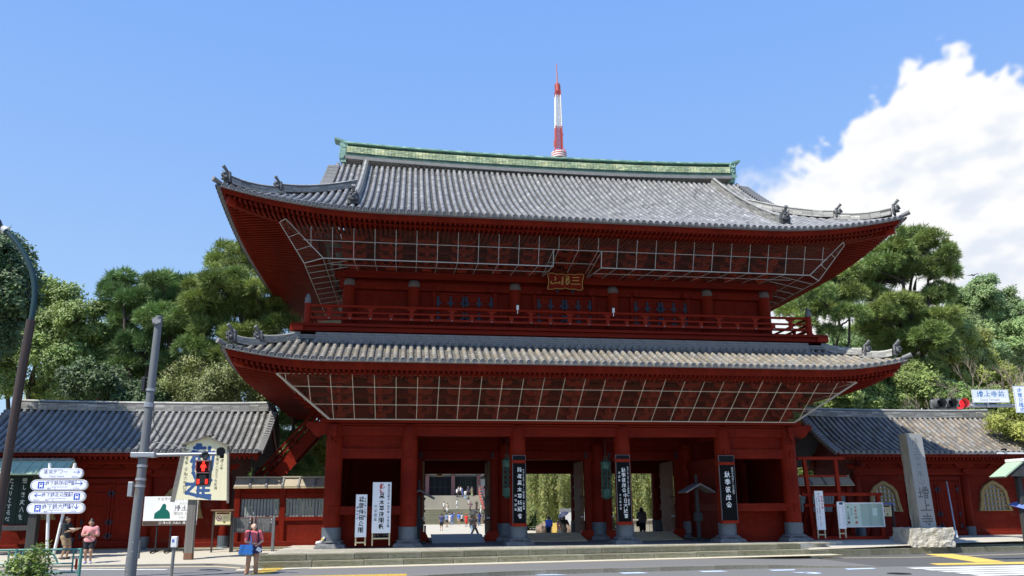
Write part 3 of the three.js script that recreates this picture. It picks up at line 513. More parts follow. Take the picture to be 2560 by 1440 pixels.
function tileRoof(name, F, { gap, r, len, tone, label, panTone }) {
  const nRow = Math.round(2 * F.X / gap) - 1, g2 = 2 * F.X / (nRow + 1), pans = [];
  // pan tiles: one strip of lapped, dished tiles between each two rolls, front and both sides (flank strips reach under the gable)
  const strip = (mk, smax, e) => {
    const course = 0.2, n = Math.max(1, Math.ceil(smax / course)), pos = [], col = [];
    for (let k = 0; k < n; k++) {
      const s0 = k * course - 0.06, s1 = Math.min((k + 1) * course, smax), c = panTone();
      for (const [u0, u1, d0, d1] of [[0, 0.5, 0, 1], [0.5, 1, 1, 0]]) {
        const q = (u, s, lift, d) => mk(u, s, lift - 0.022 * d);
        const A = q(u0, s0, 0.03, d0), B = q(u1, s0, 0.03, d1), Cc = q(u0, s1, 0.0, d0), Dd = q(u1, s1, 0.0, d1), E = q(u0, s0, -0.01, d0), Ff = q(u1, s0, -0.01, d1);
        for (const v of [A, B, Cc, B, Dd, Cc, E, Ff, A, Ff, B, A]) { pos.push(v.x, v.y, v.z); col.push(...c); }
      }
    }
    const g = new THREE.BufferGeometry(); g.setAttribute('position', new THREE.Float32BufferAttribute(pos, 3)); g.setAttribute('color', new THREE.Float32BufferAttribute(col, 3)); g.computeVertexNormals(); pans.push(g);
  };
  for (let i = 0; i <= nRow; i++) {
    const x0 = -F.X + i * g2, x1 = x0 + g2, sm = Math.min(F.sMax(x0), F.sMax(x1)) + (i === 0 || i === nRow ? 0.12 : 0.1);
    strip((u, s, l) => V(lerp(x0, x1, u), F.y(lerp(x0, x1, u), F.zf - s) + l, F.zf - s), Math.min(sm, F.top), 0);
  }
  const nSide = Math.round(2 * F.H / gap) - 1, gz = 2 * F.H / (nSide + 1);
  for (const sd of [-1, 1]) for (let i = 0; i <= nSide; i++) {
    const z0 = F.zb + i * gz, z1 = z0 + gz, mid = (z0 + z1) / 2, lim = Math.min(F.H - Math.abs(mid - F.zm), F.xg ? F.X - F.xg + 0.3 : F.top);
    const f = (u, s, l) => { const z = sd > 0 ? lerp(z1, z0, u) : lerp(z0, z1, u), sx = F.X - (F.X - s); return V(sd * (F.X - s), F.xg ? Math.min(F.y(sd * Math.max(F.X - s, F.xg + 0.01), z), 99) + l : F.y(sd * (F.X - s), z) + l, z); };
    strip(f, Math.max(lim, 0.15), 0);
  }
  // the hidden back slope, plain
  pans.push(tint(grid(40, 8, (u, v) => { const x = lerp(-F.X, F.X, u), s = v * F.sMax(x) * (F.sMax(x) < F.top ? 1.0 : 1); return [x, F.y(x, F.zb + s), F.zb + s]; }, true), 0.2, 0.2, 0.2));
  const roof = gp(name, pans, M.pan, label);
  for (let i = 1; i <= nRow; i++) {
    const x = -F.X + i * g2, sm = F.sMax(x), n = Math.max(3, Math.ceil(sm / 0.14)), pts = [];
    for (let k = 0; k <= n; k++) { const s = lerp(-0.03, sm, k / n); pts.push(V(x, F.y(x, F.zf - s) + 0.035, F.zf - s)); }
    mesh('tile_roll', roll(pts, V(0, 1, 0), r, len, tone), M.tile, roof);
    const e = mesh('end_tile', endTile, M.tileEnd, roof); e.scale.setScalar(r / 0.088 * 1.08); e.position.set(x, pts[0].y + 0.012, F.zf + 0.035); e.rotation.x = 0.22;
  }
  const side = [];
  for (const sd of [-1, 1]) for (let i = 1; i <= nSide; i++) {
    const z = F.zb + i * gz, pts = []; const lim = Math.min(F.H - Math.abs(z - F.zm), F.xg ? F.X - F.xg + 0.1 : F.top);
    for (let k = 0; k <= 8; k++) { const s = lerp(-0.03, lim, k / 8), x = sd * (F.X - s); pts.push(V(x, F.y(x, z) + 0.035, z)); }
    side.push(roll(pts, V(0, 1, 0), r, len, tone), tint(T(endTile.clone(), sd * (F.X + 0.035), pts[0].y + 0.012, z, 0, sd * Math.PI / 2, 0, 1), 0.2, 0.2, 0.21));
  }
  tag(mesh('flank_tile_rolls', side, M.tile, roof), null, null, null, 'stuff');
  return roof;
}
M.tileEnd = std({ color: C(0.20, 0.205, 0.215), roughness: 0.6 });
const panUp = () => { const k = rr(0.055, 0.115); return [k, k * 0.985, k * 0.96]; };
const panLo = () => { const k = rr(0.11, 0.20); return [k, k * 0.95, k * 0.86]; };
const upperRoof = tileRoof('upper_roof', UP, { gap: 0.268, r: 0.088, len: 0.3, tone: toneUp, panTone: panUp });
const lowerRoof = tileRoof('lower_roof', LO, { gap: 0.288, r: 0.092, len: 0.3, tone: toneLo, panTone: panLo });

// eaves: everything that follows the curved edge is lofted along the front and the two flanks
function eaveLoft(F, poly, sides = 'FLR', n = 48) {
  const out = [];
  for (const sd of sides) {
    const half = sd === 'F' ? F.X : F.H;
    const put = (t, [o, dy], c) => { const al = t * (half - o), y = F.eave(half - Math.abs(t * half)) + dy; return sd === 'F' ? [al, y, F.zf - o] : sd === 'L' ? [-F.X + o, y, F.zm + al] : [F.X - o, y, F.zm - al]; };
    const P0 = poly, m = P0.length;
    out.push(grid(n, m - 1, (u, v, i, j) => put(2 * u - 1, P0[j]), false));
  }
  return out;
}
function eaves(F, yo, q) { // q: how deep the boards hang below the tile edge
  const e = (a) => a.map(([o, d]) => [o, d * q]);
  gp('eave_fascia', eaveLoft(F, e([[0.10, -0.02], [0.09, -0.055], [0.17, -0.07], [0.20, -0.30], [0.30, -0.31], [0.32, -0.2]])), M.red, 'broad red fascia board that follows the curve of the eaves');
  gp('eave_tile_lip', eaveLoft(F, [[0.10, 0.0], [-0.015, 0.005], [-0.015, -0.045], [0.10, -0.05]]), M.tileEnd);
  gp('second_fascia', eaveLoft(F, e([[0.60, -0.30], [0.58, -0.39], [0.72, -0.41], [0.74, -0.29]])), M.redDark);
  gp('soffit', eaveLoft(F, e([[0.28, -0.24], [1.2, -0.22], [2.2, -0.10], [3.4, 0.06]])), M.redDark);
  // two tiers of rafters
  const raf = [];
  const add = (sd, half, step, o0, o1, d0, d1, w, h) => {
    const n = Math.floor(2 * (half - 0.35) / step);
    for (let i = 0; i <= n; i++) {
      const al = -n * step / 2 + i * step, lim = half - Math.abs(al); if (lim < o0 + 0.1) continue;
      const oo = Math.min(o1, lim), ye = F.eave(half - Math.abs(al)), k = (oo - o0) / (o1 - o0);
      const pt = (o, dy) => sd === 'F' ? V(al, ye + dy, F.zf - o) : sd === 'L' ? V(-F.X + o, ye + dy, F.zm + al) : V(F.X - o, ye + dy, F.zm + al);
      raf.push(bar(pt(o0, d0), pt(oo, lerp(d0, d1, k)), w, h));
    }
  };
  for (const [sd, half] of [['F', F.X], ['L', F.H], ['R', F.H]]) { add(sd, half, 0.19, 0.26, 0.95, -0.33 * q, -0.29 * q, 0.085, 0.09); add(sd, half, 0.19, 0.62, 3.2, -0.43 * q, -0.14 * q, 0.09, 0.10); }
  tag(gp('rafters', raf, M.red), null, null, null, 'stuff');
  // hip rafters that stick out under the corners
  for (const s of [-1, 1]) { const ye = F.eave(0); gp('hip_rafter', bar(V(s * (F.X - 3.4), ye - 0.55, F.zf - 3.4), V(s * (F.X - yo), ye - 0.50, F.zf - yo), 0.22, 0.26), M.red); gp('hip_rafter_tip', bar(V(s * (F.X - yo - 0.02), ye - 0.497, F.zf - yo - 0.02), V(s * (F.X - yo + 0.22), ye - 0.46, F.zf - yo + 0.22), 0.21, 0.25), M.redBright); }
}
eaves(UP, 0.55, 0.75); eaves(LO, 0.62, 1);

// ---------- ridges of stacked flat tiles and their ornaments
function ridgeStack(path, layers, w0, h, capR, light = 1) { // path: points along the ridge foot
  const g = [];
  for (let k = 0; k < layers; k++) {
    const w = w0 - 0.025 * k;
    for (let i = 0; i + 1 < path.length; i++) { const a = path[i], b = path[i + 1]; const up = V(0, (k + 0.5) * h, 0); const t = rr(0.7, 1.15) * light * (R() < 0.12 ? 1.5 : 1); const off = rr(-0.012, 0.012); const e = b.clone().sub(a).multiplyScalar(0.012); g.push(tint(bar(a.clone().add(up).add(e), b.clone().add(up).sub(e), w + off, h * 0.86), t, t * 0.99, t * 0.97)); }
  }
  const upv = V(0, layers * h, 0);
  if (capR) g.push(...path.slice(0, -1).map((a, i) => { const t = rr(0.9, 1.3) * light; return tint(rod(a.clone().add(upv), path[i + 1].clone().add(upv), capR, 9), t, t, t * 0.98); }));
  const core = path.slice(0, -1).map((a, i) => tint(bar(a.clone().add(V(0, layers * h / 2, 0)), path[i + 1].clone().add(V(0, layers * h / 2, 0)), w0 * 0.72, layers * h * 0.98), 0.3, 0.3, 0.3));
  return mg([...g, ...core]);
}
function oniGeo(sc = 1) { // demon-face end tile: plate, brow, cheeks, horns, jaw
  const back = plate([[-0.24, 0], [0.24, 0], [0.27, 0.25], [0.22, 0.48], [0.1, 0.58], [-0.1, 0.58], [-0.22, 0.48], [-0.27, 0.25]], 0.09, 0.012);
  const s = (r, x, y, z, k) => T(new THREE.SphereGeometry(r, 9, 7), x, y, z, 0, 0, 0, 1).scale(...(k || [1, 1, 1]));
  return mg([back, T(new THREE.SphereGeometry(0.19, 10, 8), 0, 0, 0, 0, 0, 0, [1, 1, 0.8]).translate(0, 0.28, 0.16), T(new THREE.SphereGeometry(0.07, 8, 6), -0.09, 0.4, 0.27), T(new THREE.SphereGeometry(0.07, 8, 6), 0.09, 0.4, 0.27), T(new THREE.SphereGeometry(0.06, 8, 6), 0, 0.29, 0.33), T(new THREE.BoxGeometry(0.26, 0.06, 0.08), 0, 0.15, 0.27), T(new THREE.SphereGeometry(0.08, 8, 6), -0.15, 0.2, 0.2), T(new THREE.SphereGeometry(0.08, 8, 6), 0.15, 0.2, 0.2), rod(V(-0.1, 0.5, 0.18), V(-0.19, 0.66, 0.25), 0.035, 6, 0.006), rod(V(0.1, 0.5, 0.18), V(0.19, 0.66, 0.25), 0.035, 6, 0.006)]).scale(sc, sc, sc);
}
const oniA = oniGeo(0.85), toriG = mg([rod(V(0, 0, 0.04), V(0, 0.20, 0.25), 0.055, 10, 0.075), T(new THREE.CylinderGeometry(0.08, 0.08, 0.03, 14), 0, 0.205, 0.255, 0.86)]);
function oni(roof, x, y, z, ry, sc = 1) {
  const o = mesh('ridge_ornament', oniA, M.tileDark, roof); o.position.set(x, y, z); o.rotation.y = ry; o.scale.setScalar(sc);
  const t = mesh('horn_tile', toriG, M.tileMid, roof); t.position.set(x, y + 0.46 * sc, z); t.rotation.y = ry; t.scale.setScalar(sc);
}
function cornerRidges(F, roof, tIn, tMid, tOut, lay1, lay2) {
  for (const s of [-1, 1]) {
    const hip = (t, dy = 0) => V(s * (F.X - t), F.y(s * (F.X - t - 0.0001), F.zf - t) + 0.10 + dy, F.zf - t);
    const seg = (a, b, curl) => { const n = Math.max(5, Math.round((a - b) / 0.30)), p = []; for (let k = 0; k <= n; k++) { const t = lerp(a, b, k / n); p.push(hip(t, curl * Math.pow(k / n, 3) - 0.05)); } return p; };
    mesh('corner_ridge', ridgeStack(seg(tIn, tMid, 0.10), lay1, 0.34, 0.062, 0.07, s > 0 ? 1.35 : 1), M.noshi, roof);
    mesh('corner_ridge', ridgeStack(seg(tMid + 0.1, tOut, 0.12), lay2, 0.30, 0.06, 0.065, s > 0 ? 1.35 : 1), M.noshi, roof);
    const a = hip(tMid - 0.06, 0.08), b = hip(tOut - 0.05, 0.10), ry = s > 0 ? Math.PI / 4 : -Math.PI / 4;
    oni(roof, a.x, a.y, a.z, ry, 0.85); oni(roof, b.x, b.y, b.z, ry, 0.9);
    const c = hip(0.12, -0.02); mesh('corner_tile', rod(c, c.clone().add(V(s * 0.24, 0.10, 0.24)), 0.085, 12, 0.10), M.tileMid, roof);
  }
}
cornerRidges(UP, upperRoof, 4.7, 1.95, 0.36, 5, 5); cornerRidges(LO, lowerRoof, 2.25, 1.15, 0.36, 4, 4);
{ // descending ridges of the upper roof, verges, gables
  for (const s of [-1, 1]) {
    const x = s * 8.85, p = []; for (let k = 0; k <= 18; k++) { const t = lerp(7.75, 1.05, k / 18); p.push(V(x, UP.y(x, UP.zf - t) + 0.08, UP.zf - t)); }
    mesh('descending_ridge', ridgeStack(p, 5, 0.36, 0.062, 0.075), M.noshi, upperRoof);
    const e = p[18]; oni(upperRoof, e.x, e.y - 0.03, e.z + 0.1, 0, 1.0);
    for (let k = 0; k < 19; k++) { const t = 3.6 + k * 0.215, xx = s * 10.25, y = UP.y(xx, UP.zf - t) + 0.09; const v = mesh('verge_tile', vergeG(), M.tileMid, upperRoof); v.position.set(xx, y, UP.zf - t); if (s < 0) v.rotation.y = Math.PI; }
    const gw = []; for (let k = 0; k <= 12; k++) { const t = lerp(3.6, 8.05, k / 12); gw.push([UP.zf - t - UP.zc, UP.prof(t) - 0.1]); }
    const pts = [...gw, ...gw.slice().reverse().map(([z, y]) => [-z, y])];
    mesh('gable_wall', plate(pts, 0.1).rotateY(-Math.PI / 2).translate(s * 9.7 + 0.05, 0, UP.zc), M.redDark, upperRoof);
  }
  function vergeG() { vergeG.g ??= mg([T(new THREE.CylinderGeometry(0.075, 0.08, 0.55, 10), 0.1, 0, 0, 0, 0, Math.PI / 2 - 0.1)]); return vergeG.g; }
}
{ // main ridge: grey courses, bronze-clad body with a grid of plates, groove with its shade tinted in dark, coping; scrolled ends
  const yr = (x) => 0.27 + 0.2 * Math.pow(Math.abs(x) / 9.6, 2.4), N = 64;
  const bandX = (y0, y1, w, c, xe = 9.85) => { const L = []; for (const sz of [1, -1]) L.push(grid(N, 1, (u, v) => { const x = lerp(-xe, xe, u); return [x, lerp(y0, y1, v) + yr(x), UP.zc + sz * w / 2]; }, sz < 0)); for (const [y, f] of [[y1, 0], [y0, 1]]) L.push(grid(N, 1, (u, v) => { const x = lerp(-xe, xe, u); return [x, y + yr(x), UP.zc + (0.5 - v) * w]; }, !!f)); return L.map((g) => tint(g, ...c)); };
  const ridge = gp('main_ridge', [...bandX(18.42, 18.60, 0.36, [0.25, 0.3, 0.3]), ...bandX(17.95, 18.10, 0.66, [0.3, 0.36, 0.35]), ...bandX(18.08, 18.42, 0.68, [0.5, 0.55, 0.5])], M.verdigris, 'bronze-clad green main ridge');
  const nos = []; for (let k = 0; k < 2; k++) nos.push(...bandX(17.75 + k * 0.095, 17.75 + k * 0.095 + 0.08, 0.82 - k * 0.06, [0.9, 0.9, 0.9]));
  mesh('ridge_courses', nos, M.noshi, ridge);
  const plates = []; for (let r = 0; r < 4; r++) for (let i = 0; i < 118; i++) { const x = -9.8 + i * 0.166, y = 18.10 + r * 0.08 + yr(x), k = rr(0.75, 1.25), yel = rr(0, 0.5); plates.push(tint(bx(x + 0.006, x + 0.158, y + 0.004, y + 0.074, UP.zc + 0.33, UP.zc + 0.36 + rr(0, 0.008)), k * (2.0 + 0.9 * yel), k * (1.45 + 0.15 * yel), k * (1.15 - 0.35 * yel))); }
  tag(mesh('ridge_plates', plates, M.verdigris, ridge), null, null, null, 'stuff');
  const cap = []; for (let i = 0; i < 40; i++) { const x0 = -9.95 + i * 0.4975, x1 = x0 + 0.492, k = rr(1.1, 1.45); const y0 = 18.6 + yr(x0), y1 = 18.6 + yr(x1); cap.push(tint(bar(V(x0, y0 + 0.03, UP.zc), V(x1, y1 + 0.03, UP.zc), 0.70, 0.06), k, k, k), tint(bar(V(x0, y0 + 0.09, UP.zc), V(x1, y1 + 0.09, UP.zc), 0.5, 0.07), k, k, k), tint(rod(V(x0, y0 + 0.12, UP.zc), V(x1, y1 + 0.12, UP.zc), 0.11, 9), k, k, k)); }
  mesh('ridge_coping', cap, M.verdigris, ridge);
  for (const s of [-1, 1]) {
    const scroll = [T(new THREE.CylinderGeometry(0.20, 0.20, 0.6, 14), 0, 0.72, 0, Math.PI / 2), T(new THREE.TorusGeometry(0.13, 0.05, 6, 14), 0, 0.72, 0.31), bx(-0.17, 0.19, 0.1, 0.60, -0.3, 0.3, 0.04), T(new THREE.CylinderGeometry(0.14, 0.14, 0.62, 12), 0.08, 0.12, 0, Math.PI / 2), T(new THREE.TorusGeometry(0.08, 0.04, 6, 12), 0.0, 0.4, 0.31), bx(-0.14, 0.12, -0.22, 0.06, -0.27, 0.27, 0.03), bx(-0.05, 0.03, 0.0, 0.8, 0.29, 0.33, 0.01)];
    const g = mg(scroll.map((q) => tint(q, 1, 1, 1))); if (s < 0) g.rotateY(Math.PI);
    mesh('ridge_end', g.translate(s * 9.95, 18.3, UP.zc), M.verdigris, ridge);
    mesh('coping_tip', tint(bar(V(s * 9.85, 19.15, UP.zc), V(s * 10.4, 19.33, UP.zc), 0.62, 0.1), 1, 1, 1), M.verdigris, ridge);
  }
  for (let k = 0; k < 9; k++) { const x = -8.4 + k * 2.1; mesh('lightning_rod', rod(V(x, 18.95, UP.zc), V(x, 19.35, UP.zc), 0.008, 5), M.steel, ridge); }
}

// ---------- bracket sets under both eaves and the bird nets in front of them
function bracketGeo(step, up, z0, y0) {
  const g = [bx(-0.2, 0.2, y0, y0 + 0.2, z0 - 0.18, z0 + 0.2, 0.02)];
  const arm = (w, h) => plate([[-w, h * 0.45], [-w * 0.8, 0.03], [-w * 0.55, 0], [w * 0.55, 0], [w * 0.8, 0.03], [w, h * 0.45], [w, h], [-w, h]], 0.13);
  for (let k = 0; k < 4; k++) {
    const z = z0 + k * step, y = y0 + 0.18 + k * up;
    g.push(arm(0.46, 0.16).translate(0, y, z - 0.065));
    for (const x of [-0.4, 0, 0.4]) g.push(bx(x - 0.085, x + 0.085, y + 0.16, y + 0.27, z - 0.085, z + 0.085, 0.012));
    if (k < 3) g.push(bx(-0.065, 0.065, y + 0.02, y + 0.18, z - 0.1, z + step + 0.12, 0.015), bx(-0.09, 0.09, y + 0.17, y + 0.28, z + step - 0.09, z + step + 0.09, 0.01));
  }
  return mg(g);
}
const BL = bracketGeo(0.5, 0.33, 0.08, 5.12), BU = bracketGeo(0.52, 0.2, -0.5, 11.37);
for (let i = 0; i < 13; i++) { const b = gp('bracket_set', BL, M.redBright); b.position.x = -9.2 + i * 18.4 / 12; }
for (let i = 0; i < 13; i++) { const b = gp('bracket_set', BU, M.redBright); b.position.x = -8.9 + i * 17.8 / 12; }
for (const s of [-1, 1]) for (let i = 0; i < 5; i++) { const b = gp('bracket_set', BL, M.redDark); b.position.set(s * 9.4, 0, -0.6 - i * 1.5); b.rotation.y = s * Math.PI / 2; const c = gp('bracket_set', BU, M.redDark); c.position.set(s * 8.85, 0, -1.2 - i * 1.4); c.rotation.y = s * Math.PI / 2; }
for (const k of [0, 1, 2, 3]) { gp('bracket_purlin', bx(-9.9 - k * 0.46, 9.9 + k * 0.46, 5.57 + k * 0.33, 5.71 + k * 0.33, k * 0.5 + 0.0, k * 0.5 + 0.15), M.redDark); gp('bracket_purlin', bx(-9.3 - k * 0.46, 9.3 + k * 0.46, 11.82 + k * 0.2, 11.95 + k * 0.2, k * 0.52 - 0.58, k * 0.52 - 0.43), M.redDark); }
gp('bracket_wall', bx(-9.45, 9.45, 5.0, 7.3, -0.12, -0.02), M.redDark);
gp('bracket_wall', bx(-9.15, 9.15, 11.2, 13.4, -0.68, -0.57), M.redDark);
for (const s of [-1, 1]) { gp('bracket_wall', bx(s * 9.36, s * 9.46, 5.0, 7.3, 2 * ZC, -0.13), M.redDark); gp('bracket_wall', bx(s * 9.1, s * 9.2, 11.2, 13.4, 2 * ZC + 0.6, -0.69), M.redDark); }
{ // lower net: one leaning plane per side
  const A0 = V(0, 6.48, 2.42), B0 = V(0, 5.06, 0.36), xT = 11.35, xB = 9.62;
  const sheet = gp('lower_bird_net', [grid(1, 1, (u, v) => { const w = lerp(xB, xT, v), q = B0.clone().lerp(A0, v); return [lerp(-w, w, u), q.y, q.z]; }), ...[-1, 1].map((s) => grid(1, 1, (u, v) => { const q = B0.clone().lerp(A0, v), x = s * lerp(xB, xT, v); return [x, q.y, lerp(q.z, 2 * ZC - q.z, u)]; }))], M.net, 'brown bird net stretched below the lower eaves');
  const wr = 0.012;
  for (const [t, r] of [[0, 0.022], [0.34, wr], [0.73, wr], [1, wr]]) { const w = lerp(xB, xT, t), q = B0.clone().lerp(A0, t); mesh('net_wire', rod(V(-w, q.y, q.z), V(w, q.y, q.z), r, 6), M.wire, sheet); for (const s of [-1, 1]) mesh('net_wire', rod(V(s * w, q.y, q.z), V(s * w, q.y, 2 * ZC - q.z), wr, 6), M.wireGrey, sheet); }
  for (let i = -14; i <= 14; i++) { const x = i * 0.8 + 0.15, t0 = 0, lim = clamp((Math.abs(x) - xB) / (xT - xB)); if (Math.abs(x) > xT - 0.1) continue; const a = B0.clone().lerp(A0, lim), b = A0; mesh('net_wire', rod(V(x, a.y, a.z), V(x, b.y, b.z), wr, 6), M.wire, sheet); for (const t of [0.34, 0.73]) if (t > lim) { const q = B0.clone().lerp(A0, t); mesh('net_knot', T(new THREE.SphereGeometry(0.03, 8, 6), x, q.y, q.z + 0.01), M.wire, sheet); } }
  for (const s of [-1, 1]) mesh('net_edge', bar(V(s * xB, B0.y, B0.z), V(s * xT, A0.y, A0.z), 0.08, 0.05), M.wireGrey, sheet);
}
{ // upper net: hangs straight down, then runs back to the wall; a pocket is left round the name board
  const T0 = [12.14, 2.5], M0 = [11.66, 2.3], B0 = [11.02, 2.12], W0 = [11.34, -0.42], px = 0.98, xB = 9.92, xT = 11.33;
  const q = (a, b, t, x) => V(x, lerp(a[0], b[0], t), lerp(a[1], b[1], t));
  const pl = (x0, x1, a, b, y0 = x0, y1 = x1) => grid(1, 1, (u, v) => { const p = q(b, a, v, 0); return [lerp(lerp(y0, x0, v), lerp(y1, x1, v), u), p.y, p.z]; });
  const xm = lerp(xB, xT, 0.525);
  const cor = (s) => [V(s * xT, T0[0] + 0.26, T0[1]), V(s * 11.62, T0[0] + 0.26, 2.1), V(s * 10.72, B0[0], 1.4), V(s * xB, B0[0], B0[1])];
  const quad = (c) => grid(1, 1, (u, v) => { const p = c[0].clone().lerp(c[1], u), r = c[3].clone().lerp(c[2], u); p.lerp(r, v); return [p.x, p.y, p.z]; });
  const sheet = gp('upper_bird_net', [pl(-xT, xT, T0, M0, -xm, xm), pl(-xm, -px, M0, B0, -xB, -px), pl(px, xm, M0, B0, px, xB), pl(-xB, -px, B0, W0, -9.2, -px), pl(px, xB, B0, W0, px, 9.2), pl(-px, px, M0, W0), ...[-1, 1].flatMap((s) => [quad(cor(s)), quad([V(s * 10.72, B0[0], 1.4), V(s * 10.72, B0[0], 2 * ZC), V(s * 9.05, W0[0], 2 * ZC), V(s * 9.2, W0[0], -0.46)]), quad([V(s * px, M0[0], M0[1]), V(s * px, W0[0], W0[1]), V(s * px, W0[0], W0[1] + 0.01), V(s * px, B0[0], B0[1])])])], M.net, 'bird net under the upper eaves with a pocket round the name board');
  const wire = (a, b, r = 0.011, m = M.wireGrey) => mesh('net_wire', rod(a, b, r, 6), m, sheet);
  wire(q(T0, M0, 1, -xm), q(T0, M0, 1, xm));
  for (const s of [-1, 1]) {
    wire(q(B0, B0, 0, s * xB), q(B0, B0, 0, s * px), 0.02); wire(q(B0, W0, 0.5, s * 9.75), q(B0, W0, 0.5, s * px)); wire(q(W0, W0, 0, s * 9.2), q(W0, W0, 0, s * px), 0.015);
    const c = cor(s); for (let k = 0; k < 4; k++) wire(c[k], c[(k + 1) % 4], 0.018); for (const t of [0.36, 0.68]) wire(c[0].clone().lerp(c[3], t), c[1].clone().lerp(c[2], t));
    for (let k = 0; k < 8; k++) wire(V(s * 10.72, B0[0], 0.9 - k * 0.8), V(s * 9.15, W0[0], 0.9 - k * 0.8)); wire(V(s * 9.98, 11.17, 1.5), V(s * 9.98, 11.17, -6), 0.012); wire(c[2], V(s * 10.72, B0[0], -7), 0.018);
    wire(q(M0, M0, 0, s * px), q(B0, B0, 0, s * px), 0.016); wire(q(B0, B0, 0, s * px), q(W0, W0, 0, s * px), 0.016); wire(q(M0, M0, 0, s * px), q(W0, W0, 0, s * px), 0.014);
  }
  wire(q(M0, W0, 0.45, -px), q(M0, W0, 0.45, px));
  for (let i = -14; i <= 14; i++) { const x = i * 0.8 + 0.02; if (Math.abs(x) > xT - 0.25) continue; const ax = Math.abs(x);
    const tEnd = ax > xB ? clamp((xT - ax) / (xT - xB)) : 1; wire(V(x, T0[0], T0[1]), q(T0, B0, ax < px ? 0.475 : tEnd, x));
    if (ax < px) { wire(q(M0, M0, 0, x), q(M0, W0, 0.8, x)); continue; }
    if (ax < 9.3) wire(q(B0, B0, 0, x), q(W0, W0, 0, x)); if (tEnd === 1) for (const t of [0.475, 1]) mesh('net_knot', T(new THREE.SphereGeometry(0.026, 8, 6), x, lerp(T0[0], B0[0], t), lerp(T0[1], B0[1], t)), M.wireGrey, sheet); }
}

